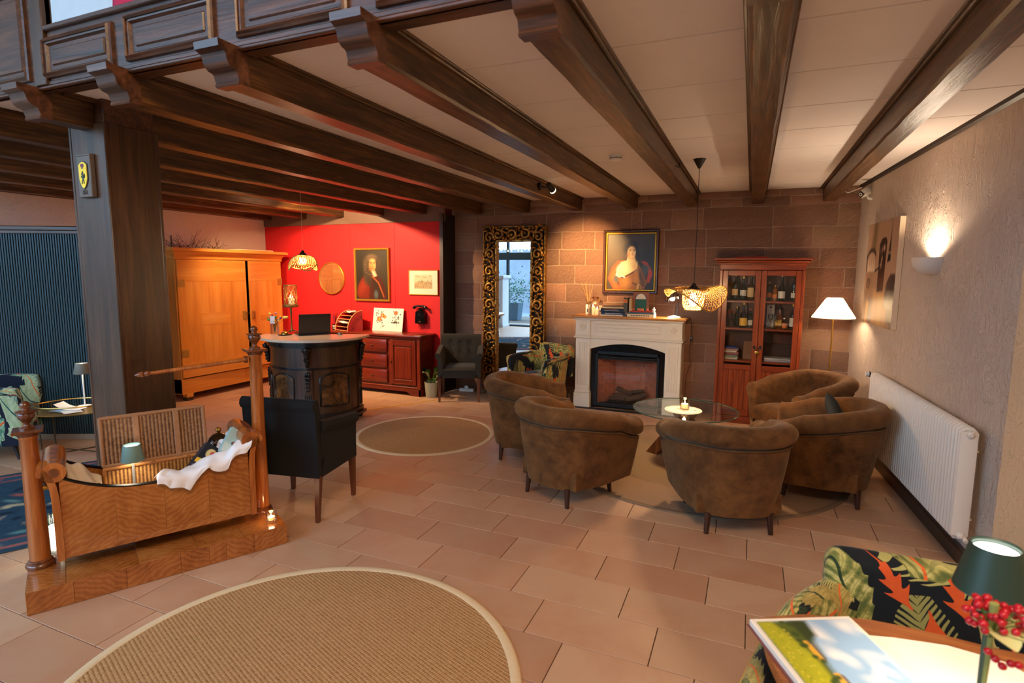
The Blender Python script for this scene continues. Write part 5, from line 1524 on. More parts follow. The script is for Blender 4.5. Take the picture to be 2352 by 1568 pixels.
# ------------------------------------------------------------------ wardrobe
M_birch = wood('honey_birch', rgb(196, 118, 40), rgb(220, 146, 62), rgb(234, 168, 84), 2, .55, .3, .25, bump=.05, dist=.5)
M_birchY = wood('honey_birch_y', rgb(196, 118, 40), rgb(218, 144, 60), rgb(232, 166, 82), 1, .55, .3, .25, bump=.05, dist=.5)
M_brassd = plain('aged_brass', rgb(176, 140, 70), .35, .45, var=.35, vs=40)
wa = thing('wardrobe', 'large honey coloured birch wardrobe with two doors standing ajar', 'wardrobe', (-6.90, 5.03, 0))
WL = 1.80                                                   # local: x<0 into the wardrobe, y along the front
B().box(-.53, -.02, 0, .03, .10, 1.94, .003).build('side_panel', M_birch, wa, smooth=0)
B().box(-.53, -.02, WL - .03, WL, .10, 1.94, .003).build('side_panel', M_birch, wa, smooth=0)
B().box(-.53, -.51, 0, WL, .10, 1.94).build('back_panel', plain('wardrobe_dark', rgb(40, 26, 14), .7), wa, smooth=0)
B().box(-.53, -.04, .03, WL - .03, .30, .32).box(-.53, -.04, .03, WL - .03, 1.90, 1.92).box(-.53, -.04, .03, WL - .03, 1.1, 1.12).build('inner_boards', plain('wardrobe_dark2', rgb(60, 38, 18), .6), wa, smooth=0)
B().box(-.53, -.012, 0, WL, .095, .30, .004).build('plinth', M_birchY, wa, smooth=0)
B().box(-.015, -.009, 1.02, 1.05, .10, .30).build('plinth_joint', M_birch, wa, smooth=0)
B().box(-.53, .0, -.005, WL + .005, 1.895, 1.945, .004).build('top_rail', M_birchY, wa, smooth=0)
# coved cornice
co_ = B()
prof = [(-.02, 1.905), (.004, 1.905), (.006, 1.918), (.0, 1.925), (.012, 1.955), (.035, 1.985), (.062, 2.00), (.075, 2.005), (.075, 2.035), (-.02, 2.035)]
def sweep(b, pts2, pathfn, closed=False):
    R = [[b.bm.verts.new(pathfn(k, o_, z_)) for o_, z_ in pts2] for k in range(4)]
    n = len(pts2)
    for a_, c_ in zip(R[:-1], R[1:]):
        for i in range(n): b.bm.faces.new((a_[i], a_[(i + 1) % n], c_[(i + 1) % n], c_[i]))
    b.bm.faces.new(R[0]); b.bm.faces.new(list(reversed(R[-1])))
sweep(co_, prof, lambda k, o_, z_: ((-.53, -o_, z_), (o_, -o_, z_), (o_, WL + o_, z_), (-.53, WL + o_, z_))[k])
co_.build('cornice', M_birchY, wa, smooth=30)
B().box(-.54, .06, -.06, WL + .06, 2.03, 2.045, .003).build('top_board', M_birchY, wa, smooth=0)
for y in (.06, WL - .16):
    for x in (-.50, -.10):
        B().box(x, x + .09, y, y + .10, .045, .10, .006).build('foot', M_birch, wa, smooth=0)
        B().box(x, x + .088, y + .001, y + .099, 0, .045, .006).build('foot_pad', plain('foot_dark', rgb(62, 40, 20), .5), wa, smooth=0)
def wdoor(y0, y1, hinge, ang):
    w = abs(y1 - y0); s = 1 if y1 > y0 else -1
    d = B().box(-.022, .0, 0, s * w, .315, 1.892, .004).build('door', M_birch, wa, (0, y0, 0), ang, smooth=0)
    b = B()
    for za, zb_, nm in ((1.60, 1.885, 0), (.32, .52, 0)):
        B().box(-.001, .0022, s * .005, s * (w - .005), za, zb_, .0015).build('door_rail', M_birchY, d, smooth=0)
    B().box(-.001, .0022, s * w * .30, s * w * .72, 1.0, 1.17, .0015).build('inlay_panel', M_birchY, d, smooth=0)
    for z in (1.58, .645):
        h = B().box(.001, .006, s * .01, s * .10, z - .05, z + .05, .002).build('hinge_plate', M_brassd, d, smooth=0)
        B().tube([(.004, s * .002, z - .055), (.004, s * .002, z + .055)], .006, 8).build('hinge_pin', M_brassd, h)
    l = B().box(.001, .006, s * (w - .095), s * (w - .015), 1.03, 1.16, .003).build('lock_plate', M_brassd, d, smooth=0)
    B().tube([(.006, s * (w - .035), 1.05), (.03, s * (w - .035), 1.055), (.036, s * (w - .035), 1.095), (.03, s * (w - .035), 1.135), (.006, s * (w - .035), 1.14)], .005, 8).build('handle', M_brass, l)
    return d
wdoor(.015, 1.075, 0, -.035)
wdoor(WL - .015, 1.10, 0, .10)
B().box(-.06, -.02, 1.08, 1.10, .32, 1.89).build('centre_stile', plain('stile_dark', rgb(30, 20, 12), .6), wa, smooth=0)
# dry branches and board on top of the wardrobe
tw = thing('dry_branches', 'tangle of dry branches and moss lying along the wardrobe top', 'branches', (-6.99, 5.30, 2.048))
rr = random.Random(5)
M_twig = plain('twig', rgb(84, 56, 34), .9)
def twig(b, p, d, L, r, depth):
    pts = [p]; q = p.copy(); dd = d.copy()
    for i in range(5):
        dd = (dd + V((rr.uniform(-.35, .35), rr.uniform(-.35, .35), rr.uniform(-.2, .3)))).normalized(); q = q + dd * L / 5
        q.z = max(q.z, .004)
        pts.append(q.copy())
    b.tube(pts, [r * (1 - .15 * i) for i in range(6)], 5)
    if depth:
        for k in (2, 3, 4):
            twig(b, pts[k], (dd + V((rr.uniform(-1, 1), rr.uniform(-1, 1), rr.uniform(-.2, .8)))).normalized(), L * .6, r * .6, depth - 1)
b = B(); twig(b, V((0, .06, .005)), V((.0, .1, 1)), .24, .004, 1); b.build('upright_branch', M_twig, tw)
b = B()
for i in range(26):
    twig(b, V((rr.uniform(-.05, .06), rr.uniform(-.28, .45), .006)), V((rr.uniform(-.5, .5), rr.uniform(-1, 1), .35)).normalized(), .16, .003, 1)
o = b.build('loose_twigs', M_twig, tw); o['kind'] = 'stuff'
b = B()
for i in range(120):
    c = V((rr.uniform(-.05, .06), rr.uniform(-.28, .5), rr.uniform(0.005, .03))); a = rr.uniform(0, 6.28); L = .025
    e = V((math.cos(a), math.sin(a), rr.uniform(-.2, .8))) * L; f = V((-math.sin(a), math.cos(a), 0)) * .006
    b.poly([c, c + e * .5 + f, c + e, c + e * .5 - f])
o = b.build('dry_leaves', plain('dry_leaf', rgb(70, 76, 42), .9), tw, smooth=0); o['kind'] = 'stuff'
o = B().box(-.12, .12, -.32, .32, 0, .014, .003).build('pale_board', plain('pale_plank', rgb(236, 214, 176), .6), None, (-6.98, 6.33, 2.047), .05, smooth=0); tag(o, 'pale thin board lying on the right end of the wardrobe top', 'board')
o = B().tube([(0, 0, 0), (.004, .002, .15)], [.008, .007], 8).build('candle', plain('black_candle', rgb(14, 20, 16), .5), None, (-6.93, 5.02, 2.048)); tag(o, 'thin black taper standing at the near end of the wardrobe top', 'candle')

# ------------------------------------------------------------------ sideboard
M_mahog = wood('mahogany_red', rgb(74, 20, 10), rgb(118, 40, 20), rgb(146, 60, 30), 2, .9, .3, .2, dist=.8)
M_mahogX = wood('mahogany_red_x', rgb(74, 20, 10), rgb(116, 38, 20), rgb(146, 60, 30), 0, .9, .28, .25, dist=.8)
sb = thing('sideboard', 'red mahogany sideboard with drawers and doors against the red wall', 'sideboard', (-5.17, 6.63, 0))
SL = .93
B().box(-SL, SL, .02, .40, .10, .80, .004).build('carcass', M_mahogX, sb, smooth=0)
B().box(-SL - .05, SL + .05, -.03, .405, .835, .865, .008, 2).box(-SL - .025, SL + .025, -.008, .405, .80, .836, .010).build('top', M_mahogX, sb, smooth=40)
for s in (-1, 1):
    B().box(s * SL - .03, s * SL + .03, -.006, .06, 0, .80, .006).build('corner_post', M_mahog, sb, smooth=0)
    B().box(s * SL - .012, s * SL + .012, .09, .37, .16, .76, .003).build('end_panel', M_mahog, sb, smooth=0)
bp_ = [(-SL - .04, .0), (-SL + .10, 0), (-SL + .16, .03), (-SL + .2, .055), (SL - .2, .055), (SL - .16, .03), (SL - .10, 0), (SL + .04, 0), (SL + .04, .10), (-SL - .04, .10)]
B().prism(bp_, -.012, .012, M=MF).build('bracket_foot', M_mahogX, sb, smooth=0)
B().box(-SL - .03, SL + .03, -.004, .40, .098, .125, .008).build('base_moulding', M_mahogX, sb, smooth=0)
for s in (-1, 1): B().box(min(s * SL, s * (SL + .04)), max(s * SL, s * (SL + .04)), -.012, .40, 0, .10, .003).build('side_foot', M_mahog, sb, smooth=0)
M_knob = plain('dark_brass', rgb(84, 70, 50), .35, .9)
def sdrawer(x0, x1, z0, z1):
    d = B().box(x0, x1, -.010, .022, z0, z1, .010, 2).build('drawer', M_mahogX, sb, smooth=30)
    h = B().lathe([(0, 0), (.014, 0), (.012, .006), (.006, .010), (.009, .018), (0, .021)], 12, M=T(((x0 + x1) / 2, -.010, (z0 + z1) / 2)) @ Matrix.Rotation(PI / 2, 4, 'X')).build('knob', M_knob, d)
def sdoor(x0, x1, z0, z1, hs):
    d = B()
    d.box(x0, x0 + .06, -.008, .022, z0, z1, .004).box(x1 - .06, x1, -.008, .022, z0, z1, .004)
    d = d.build('door', M_mahog, sb, smooth=0)
    B().box(x0 + .06, x1 - .06, -.008, .022, z1 - .085, z1, .004).box(x0 + .06, x1 - .06, -.008, .022, z0, z0 + .07, .004).build('door_rail', M_mahogX, d, smooth=0)
    B().box(x0 + .06, x1 - .06, .006, .02, z0 + .07, z1 - .085).box(x0 + .075, x1 - .075, .000, .02, z0 + .085, z1 - .10, .006).build('door_panel', M_mahog, d, smooth=0)
    B().lathe([(0, 0), (.011, 0), (.009, .012), (.011, .018), (0, .02)], 10, M=T((x0 + .022 if hs < 0 else x1 - .022, -.008, (z0 + z1) / 2)) @ Matrix.Rotation(PI / 2, 4, 'X')).build('knob', M_knob, d)
for (z0, z1) in ((.60, .785), (.375, .565), (.155, .345)):
    sdrawer(-.10, .40, z0, z1); sdrawer(-.86, -.36 + .2, z0, z1)
sdoor(.455, .885, .15, .79, -1)

# sorter, sign, pen pot, folder on the sideboard
ZS = .8655
so = thing('letter_tray', 'red fan shaped letter tray holding papers on the sideboard', 'letter tray', (-5.56, 6.80, ZS), -.28)
M_tray = plain('tray_red', rgb(176, 26, 30), .45); M_edge = plain('tray_edge', rgb(220, 160, 90), .5)
fan = [(0.12, 0)] + [(.12 - .27 * math.sin(a / 14 * PI / 2), .30 * (math.cos(a / 14 * PI / 2))) for a in range(0, 15)]
Mside = Matrix(((0, 0, 1, 0), (1, 0, 0, 0), (0, 1, 0, 0), (0, 0, 0, 1)))
for s in (-1, 1):
    sd_ = B().prism(fan, s * .155 - .004, s * .155 + .004, M=Mside).build('side_fan', M_tray, so, smooth=0)
    e = [(s * .155, .12 - .27 * math.sin(a / 14 * PI / 2), .30 * math.cos(a / 14 * PI / 2)) for a in range(15)]
    B().tube(e, .0055, 6).build('fan_edge', M_edge, sd_)
    for i in range(11):
        a = (.06 + .088 * i) * PI / 2
        r0, r1 = .17, .24
        B().tube([(s * .1595, .12 - r0 * math.sin(a) * .9, r0 * math.cos(a)), (s * .1595, .12 - r1 * math.sin(a) * .9, r1 * math.cos(a))], .003, 5).build('slot', plain('slot_dark', rgb(60, 10, 12), .6), sd_)
for z, y0 in ((.01, -.14), (.065, -.135), (.12, -.12), (.175, -.09), (.225, -.05), (.27, .0)):
    B().box(-.15, .15, y0, .12, z - .003, z + .003, .001).build('shelf', M_tray, so, smooth=0)
    B().box(-.15, .15, y0 - .004, y0, z - .004, z + .004, .001).build('shelf_edge', M_edge, so, smooth=0)
B().box(-.15, .15, .115, .12, 0, .29).build('back', M_tray, so, smooth=0)
o = B().grid(lambda u, v: (-.13 + .22 * u, -.17 + .22 * v, .128 + .012 * math.sin(u * 5) + .01 * (1 - v)), 8, 8).build('letter_sheet', M_paper, None, (-5.56, 6.80, ZS), -.28, smooth=180)
tag(o, 'white papers sticking out of the middle slot of the red letter tray', 'paper')
o = B().grid(lambda u, v: (-.02 + .16 * u, -.06 + .16 * v, .284 + .012 * math.sin(u * 6 + 1)), 8, 8).build('letter_sheet', M_paper, None, (-5.56, 6.80, ZS), -.28, smooth=180)
tag(o, 'white paper lying on the top slot of the red letter tray', 'paper')
sg = thing('desk_sign', 'small black sign with white lettering left of the letter tray', 'sign', (-5.83, 6.78, ZS), -.2)
B().box(-.055, .055, -.004, .004, 0, .085, .002).build('board', M_black, sg, smooth=0)
b = B()
for z0, z1, xs in ((.045, .068, (-.040, -.024, -.008, .010, .028)), (.014, .032, (-.036, -.012, .004, .020))):
    for x in xs:
        b.box(x, x + .011, -.0048, -.0038, z0, z1)
o = b.build('sign_lettering', M_white, sg, smooth=0); o['kind'] = 'stuff'
pp = thing('pen_pot', 'red pen pot with dark pens beside the letter tray', 'pen pot', (-5.90, 6.86, ZS))
B().lathe([(0, 0), (.035, 0), (.037, .004), (.037, .11), (.034, .11), (.034, .006), (0, .006)], 20).build('pot', M_tray, pp)
for i, (dx, dy) in enumerate(((.02, .0), (-.022, .01), (.01, -.02), (-.005, .02), (.028, .015))):
    B().tube([(dx * .4, dy * .4, .01), (dx * 1.4, dy * 1.4, .20 + .012 * i)], .004, 6).build('pen', plain('pen_%d' % i, [rgb(20, 20, 22), rgb(30, 40, 80), rgb(150, 30, 30), rgb(60, 30, 20), rgb(20, 20, 22)][i], .4), pp)
fo = thing('flower_folder', 'open white folder with two printed flowers leaning on the red wall', 'folder', (-4.995, 6.955, ZS))
def bloom(seed, big):
    def f(w, h):
        p = Paint(w, h, 60, rgb(240, 232, 214)); rr = random.Random(seed)
        if big:
            p.line([(.55, .1), (.6, .3), (.5, .55)], .012, rgb(60, 60, 34))
            for i in range(26):
                x, y = .5 + rr.uniform(-.32, .32), .5 + rr.uniform(-.3, .38); p.ell(x, y, .05, .025, rgb(70, 76, 40) if i % 3 else rgb(44, 40, 30), rr.uniform(0, 3), .3)
            for (x, y, r) in ((.42, .52, .15), (.62, .68, .13), (.78, .62, .1)):
                p.ell(x, y, r, r * .9, rgb(206, 70, 36), 0, .3); p.ell(x, y, r * .7, r * .6, rgb(226, 130, 50), 0, .4); p.ell(x, y, r * .3, r * .3, rgb(236, 190, 70), 0, .4)
        else:
            p.line([(.6, .22), (.52, .5), (.5, .75)], .012, rgb(60, 60, 34))
            for i in range(14):
                x, y = .5 + rr.uniform(-.2, .2), .4 + rr.uniform(-.08, .25); p.ell(x, y, .05, .03, rgb(64, 74, 40) if i % 3 else rgb(34, 34, 28), rr.uniform(0, 3), .3)
            for i in range(5): p.ell(.28 + .11 * i, .38, .06, .035, rgb(44, 52, 34), .3 * i, .3)
            p.ell(.5, .8, .13, .12, rgb(150, 40, 26), 0, .3); p.ell(.5, .8, .07, .06, rgb(226, 130, 40), 0, .4); p.ell(.8, .74, .05, .04, rgb(60, 56, 34), 0, .3); p.ell(.34, .86, .03, .03, rgb(60, 56, 34), 0, .3)
        p.line([(.2, .1), (.6, .1)], .006, rgb(150, 140, 120), .5)
        return p
    return f
for s, sd in ((-1, 1), (1, 2)):
    q = bloom(sd, s < 0)(.268, .345)
    M_ = Matrix.Rotation(-.16, 4, 'X') @ T((-.268 if s < 0 else 0, 0, 0), .10 * s * -1 * 0)
    q.build('printed_page', M_print, fo, M=M_)
    B().box(0, .268, .001, .005, 0, .345, .001, M=M_).build('folder_board', M_white, fo, smooth=0)

# wall telephone
ph = thing('wall_telephone', 'black rotary wall telephone with hanging cord on the red wall', 'telephone', (-4.43, 7.045, 1.0))
M_bake = plain('bakelite', rgb(12, 12, 13), .15)
B().prism([(-.075, 0), (.075, 0), (.082, .02), (.07, .17), (.05, .185), (-.05, .185), (-.07, .17), (-.082, .02)], -.075, 0, M=MF).build('body', M_bake, ph, smooth=30)
B().lathe([(0, .02), (.02, .02), (.022, .012), (.05, .012), (.054, 0), (0, 0)], 24, M=T((0, -.075, .10)) @ Matrix.Rotation(PI / 2, 4, 'X')).build('rotary_dial', M_bake, ph)
for i in range(10):
    a = 1.0 + i * .52
    B().lathe([(0, 0), (.0065, 0)], 10, M=T((.036 * math.cos(a), -.0885, .10 + .036 * math.sin(a))) @ Matrix.Rotation(PI / 2, 4, 'X')).build('dial_hole', M_lw if False else M_chrome, ph, smooth=0)
B().box(-.018, .018, -.078, -.074, .02, .04, .001).build('name_plate', M_brass, ph, smooth=0)
B().box(-.03, .03, -.06, -.01, .18, .225, .008).build('cradle_fork', M_bake, ph, smooth=40)
hs_ = B().tube([(-.11, -.05, .215), (-.105, -.05, .235), (-.06, -.045, .255), (.05, -.045, .255), (.095, -.05, .235), (.10, -.05, .215)], [.024, .024, .016, .016, .024, .026], 12).build('handset', M_bake, ph)
pts = [(-.05, -.03, .0)] + [(-.05 + .10 * k / 12, -.03, -.055 * math.sin(k / 12 * PI)) for k in range(1, 12)] + [(.05, -.03, .0)]
B().tube(pts, .003, 6).build('cord', M_bake, ph)
B().tube([(-.06, -.03, .01), (-.05, -.03, -.06), (.01, -.03, -.095), (.06, -.03, -.04), (.065, -.03, .02)], .003, 6).build('cord', M_bake, ph)

# ------------------------------------------------------------------ reception desk: curved carved bar
de = thing('reception_desk', 'half round dark carved wooden bar with pale counter top', 'desk', (-4.80, 5.25, 0), math.atan2(.425, .905))
M_walnut = wood('dark_walnut', rgb(34, 18, 10), rgb(66, 38, 22), rgb(92, 56, 32), 2, .8, .28, .3, dist=1.0)
t = NT('burr_walnut')
n1 = t.noise(t.co((5, 5, 5)), 1, 6, .65, 1.8)
M_burr = t.P(col=t.ramp(n1, [(.34, rgb(30, 16, 8)), (.5, rgb(86, 52, 24)), (.66, rgb(124, 80, 38))]), rough=.22, coat=.4)
M_ebon = plain('ebonised_carving', rgb(20, 18, 18), .22, var=.3, vs=30)
RB = .52
# local frame: +y away from the viewer side, bulge toward -y
def ring_panel(b, r0, r1, z0, z1, a0=-PI, a1=0.0, n=40):
    b.lathe([(r0, z0), (r1, z0), (r1, z1), (r0, z1), (r0, z0)], n, a0=a0, a1=a1)
    for a in (a0, a1):
        b.poly([(r * math.cos(a), r * math.sin(a), z) for r, z in ((r0, z0), (r1, z0), (r1, z1), (r0, z1))])
    return b
ring_panel(B(), .49, RB, .13, .90).build('curved_front', M_walnut, de, smooth=40)
B().box(-.505, .505, -.0, .02, .13, .90).build('rear_board', M_walnut, de, smooth=0)
ring_panel(B(), .1, RB + .03, .08, .135).build('base_moulding', M_ebon, de, smooth=40)
ring_panel(B(), .1, RB + .065, .055, .082).build('base_step', M_walnut, de, smooth=40)
ring_panel(B(), .48, RB + .012, .645, .668).build('waist_moulding', M_ebon, de, smooth=40)
ring_panel(B(), .48, RB + .035, .90, .945).build('top_moulding', M_ebon, de, smooth=40)
ring_panel(B(), .1, RB + .05, .945, .965).build('top_band', M_walnut, de, smooth=40)
for a in (-PI + .12, -PI / 2 - .05, -.12):
    B().sph((RB * 1.0 * math.cos(a), RB * 1.0 * math.sin(a) - (.0), .03), .036, 14, 10, (1, 1, .83)).build('bun_foot', M_ebon, de)
# counter top: half disc with rounded corners
tp = [(RB + .105, .06)] + [((RB + .105) * math.cos(-PI * i / 40), (RB + .105) * math.sin(-PI * i / 40)) for i in range(41)] + [(-RB - .105, .06)]
t = NT('counter_top')
nn = t.noise(t.co(), 30, 4)
M_top = t.P(col=t.mix(nn, rgb(214, 186, 158), rgb(232, 208, 182)), rough=.2, spec=.5)
B().prism(tp, .966, .992).build('counter_top', M_top, de, smooth=30)
def arch_curved(ac, hw_, z0, z1, zs):
    """arched frame on the curved front, centre angle ac, half width in metres"""
    pts = [(-hw_, z0), (-hw_, zs)] + [(-hw_ + 2 * hw_ * k / 12, zs + (z1 - zs) * math.sin(PI * k / 12) ** .8) for k in range(1, 12)] + [(hw_, zs), (hw_, z0)]
    P3 = lambda x, z, r: ((r) * math.cos(ac + x / RB), r * math.sin(ac + x / RB), z)
    closed = pts + [(hw_ - (2 * hw_) * k / 6, z0) for k in range(1, 6)]
    fr_ = B().tube([P3(x, z, RB + .003) for x, z in closed], .011, 8, closed=True).build('arched_moulding', M_ebon, de, smooth=180)
    b = B()
    b.grid(lambda u, v: P3(-hw_ + 2 * hw_ * u, z0 + (zs + (z1 - zs) * (math.sin(PI * min(max(u, 0), 1)) ** .8 if 0 < u < 1 else 0) - z0) * v, RB + .0015), 14, 8)
    b.build('burr_panel', M_burr, fr_, smooth=180)
arch_curved(-PI / 2 + .68, .17, .22, .595, .55)
arch_curved(-PI / 2 - .50, .145, .22, .595, .55)
arch_curved(-PI / 2 - 1.15, .10, .22, .595, .55)
def pilaster(ac, w=.05):
    P3 = lambda x, z, r: (r * math.cos(ac + x / RB), r * math.sin(ac + x / RB), z)
    b = B()
    b.grid(lambda u, v: P3(-w + 2 * w * u, .135 + .51 * v, RB + .016), 6, 2)
    b.grid(lambda u, v: P3(-w, .135 + .51 * v, RB + .016 * u), 1, 2); b.grid(lambda u, v: P3(w, .135 + .51 * v, RB + .016 * u), 1, 2)
    pil_ = b.build('pilaster', M_walnut, de, smooth=40)
    for i in range(4):
        x = (-.6 + .4 * i) * w
        B().tube([P3(x, .16, RB + .018), P3(x, .36, RB + .018)], .006, 6).build('flute', M_ebon, pil_)
    for i in range(5):                                           # hanging leaf carving
        z = .60 - .045 * i
        sc_ = 1 - .12 * i
        for s in (-1, 0, 1):
            c = V(P3(s * .020 * sc_, z - .008 * abs(s), RB + .026))
            o = B().sph((0, 0, 0), .02 * sc_, 8, 6, (.7, .6, 1.25)).build('carved_leaf', M_ebon, pil_, tuple(c), ac + PI / 2, smooth=180)
            o.rotation_euler = (0, 0, ac + PI / 2)
    # carved bracket above the waist
    pts = []
    b = B()
    for i in range(9):
        k = i / 8
        pts.append(P3(0, .68 + .22 * k, RB + .022 + .028 * k ** 2))
    b.tube(pts, [.018 + .022 * (i / 8) for i in range(9)], 8)
    bk_ = b.build('carved_bracket', M_ebon, de, smooth=180)
    for (x, z, r) in ((-.03, .87, .02), (.03, .87, .02), (0, .80, .022), (-.018, .76, .014), (.018, .76, .014), (0, .72, .014), (0, .89, .026)):
        B().sph(P3(x, z, RB + .045), r, 8, 6).build('carved_boss', M_ebon, bk_)
pilaster(-PI / 2 + .10); pilaster(-.12); pilaster(-PI + .25)

# laptop, mouse, lantern, flowers, bell on the desk
ZD = .9925
lt = thing('laptop', 'open black laptop seen from behind on the reception desk', 'laptop', (-4.80, 5.22, ZD), math.atan2(.317, .204) - .02)
B().box(-.185, .185, -.02, .22, .004, .02, .004).build('keyboard_half', M_blackplastic, lt, smooth=0)
B().box(-.185, .185, -.006, .006, 0, .245, .004, M=T((0, -.02, .014)) @ Matrix.Rotation(.20, 4, 'X')).build('screen_lid', plain('laptop_lid', rgb(18, 19, 20), .35), lt, smooth=0)
B().tube([(-.14, -.022, .018), (.14, -.022, .018)], .006, 8).build('hinge_bar', M_steel_dark, lt)
mo = thing('computer_mouse', 'dark silver computer mouse at the right end of the desk', 'mouse', (-4.55, 5.38, ZD), .7)
B().lathe([(.05, 0), (.05, .006), (.044, .018), (.03, .027), (.012, .031), (0, .0315)], 24, sx=.64, sy=1.05).build('shell', plain('mouse_grey', rgb(120, 116, 110), .3, .4), mo)
B().box(-.004, .004, -.035, -.012, .018, .034, .002).build('wheel', M_blackplastic, mo)
lc = thing('candle_holder', 'tall antique brass candle lantern on a stem on the reception desk', 'candle holder', (-5.17, 5.24, ZD))
M_abr = plain('antique_brass', rgb(150, 110, 56), .4, .8, var=.3, vs=30)
B().lathe([(0, .315), (.016, .315), (.012, .30), (.014, .26), (.009, .20), (.010, .10), (.012, .05), (.02, .03), (.02, .02), (0, .02)], 16).build('stem', M_abr, lc)
for i in range(3):
    a = i * 2.094 + .5
    B().tube([(.01 * math.cos(a), .01 * math.sin(a), .04), (.05 * math.cos(a), .05 * math.sin(a), .03), (.085 * math.cos(a), .085 * math.sin(a), .006)], [.008, .007, .009], 8).build('foot', M_abr, lc)
B().lathe([(0, .315), (.08, .32), (.095, .33), (.095, .345), (.08, .35), (0, .35)], 24).build('saucer', M_abr, lc)
cg = B()
for fam in (1, -1):
    for k in range(14):
        a0 = 2 * PI * k / 14
        cg.tube([((.075) * math.cos(a0 + fam * 1.6 * j / 10), .075 * math.sin(a0 + fam * 1.6 * j / 10), .352 + .235 * j / 10) for j in range(11)], .0024, 4)
cg = cg.build('lattice', M_abr, lc); cg['kind'] = 'stuff'
for z in (.352, .587): B().tube([(.076 * math.cos(a * PI / 12), .076 * math.sin(a * PI / 12), z) for a in range(24)], .005, 6, closed=True).build('hoop', M_abr, lc)
B().tube([(.085 * math.cos(a), .02, .50 + .10 * math.sin(a) * -1.2) for a in [PI * k / 12 for k in range(13)]], .0025, 6).build('bail_handle', M_abr, lc)
for (x, y, h) in ((.02, -.02, .09), (.0, .03, .07)):
    B().lathe([(0, .35), (.026, .35), (.027, .35 + h), (0, .35 + h - .004)], 16).build('candle', M_wax, lc, (x, y, 0))
    B().lathe([(0, .35 + h), (.005, .36 + h), (.003, .375 + h), (0, .385 + h)], 8).build('flame', M_flame, lc, (x, y, 0))
lamp('POINT', 'candle_light', (-5.17, 5.22, ZD + .48), .8, WARM, .02)
vs = thing('flower_vase', 'glass jar with a small posy, a card and a yellow bloom on the desk', 'vase', (-5.28, 5.08, ZD))
B().lathe([(0, 0), (.045, 0), (.048, .005), (.048, .13), (.046, .13), (.046, .008), (0, .008)], 24).build('jar', M_gl_c, vs)
rr = random.Random(9)
M_leafg = plain('leaf_green', rgb(70, 110, 40), .5, var=.3); M_stem = plain('stem_green', rgb(84, 120, 50), .5)
M_pet = [plain('petal_%d' % i, c, .6) for i, c in enumerate((rgb(220, 130, 150), rgb(240, 210, 110), rgb(150, 60, 100), rgb(120, 150, 60)))]
for i in range(16):
    a = rr.uniform(0, 6.28); L = rr.uniform(.16, .27); s = rr.uniform(.02, .10)
    e = V((s * math.cos(a), s * math.sin(a), L))
    B().tube([(0, 0, .01), (e.x * .3, e.y * .3, .12), tuple(e)], .0018, 5).build('stalk', M_stem, vs)
    B().sph(tuple(e), rr.uniform(.008, .018), 8, 6, (1, 1, .8)).build('blossom', M_pet[i % 4], vs)
def leaf(b, p, d, L, w, up=.2):
    d = d.normalized(); sdv = d.cross(V((0, 0, 1))).normalized()
    R = []
    for i in range(7):
        k = i / 6; ww = w * math.sin(PI * min(1, k * .96 + .02)) ** .8
        c = p + d * L * k + V((0, 0, up * L * k * (1 - k * 1.3)))
        R.append([b.bm.verts.new(c - sdv * ww + V((0, 0, ww * .3))), b.bm.verts.new(c), b.bm.verts.new(c + sdv * ww + V((0, 0, ww * .3)))])
    for a_, c_ in zip(R[:-1], R[1:]):
        for j in (0, 1): b.bm.faces.new((a_[j], a_[j + 1], c_[j + 1], c_[j]))
for i in range(14):
    b = B(); a = rr.uniform(0, 6.28)
    leaf(b, V((0, 0, .12 + rr.uniform(0, .06))), V((math.cos(a), math.sin(a), rr.uniform(.2, 1.2))), rr.uniform(.05, .09), .014)
    b.build('leaf', M_leafg, vs, smooth=180)
B().tube([(0, 0, .1), (.09, .03, .16), (.13, .04, .20)], .002, 5).build('stalk', M_stem, vs)
for k in range(5): B().sph((.135 + .018 * math.cos(k * 1.25), .042 + .018 * math.sin(k * 1.25), .205), .016, 8, 6).build('petal', M_pet[1], vs)
B().box(-.028, .028, -.001, .001, .13, .22, .001, M=T((.02, -.05, 0), .5)).build('greeting_card', plain('card_pink', rgb(244, 226, 228), .6), vs, smooth=0)
bl = thing('desk_bell', 'small brass bell on a dark saucer between vase and laptop', 'bell', (-5.08, 5.04, ZD))
B().lathe([(0, 0), (.075, .002), (.08, .008), (.06, .010), (0, .010)], 24).build('saucer', M_steel_dark, bl)
B().lathe([(.045, .012), (.042, .025), (.03, .04), (.01, .048), (0, .048)], 24).build('dome', M_brass, bl)
B().lathe([(0, .048), (.004, .048), (.004, .062), (.008, .066), (0, .07)], 12).build('button', M_brass, bl)
lf = B().box(-.10, .10, -.07, .07, 0, .002).build('note_sheet', M_paper, None, (-4.99, 5.26, ZD), .4, smooth=0); tag(lf, 'white sheet lying on the desk behind the bell', 'paper')

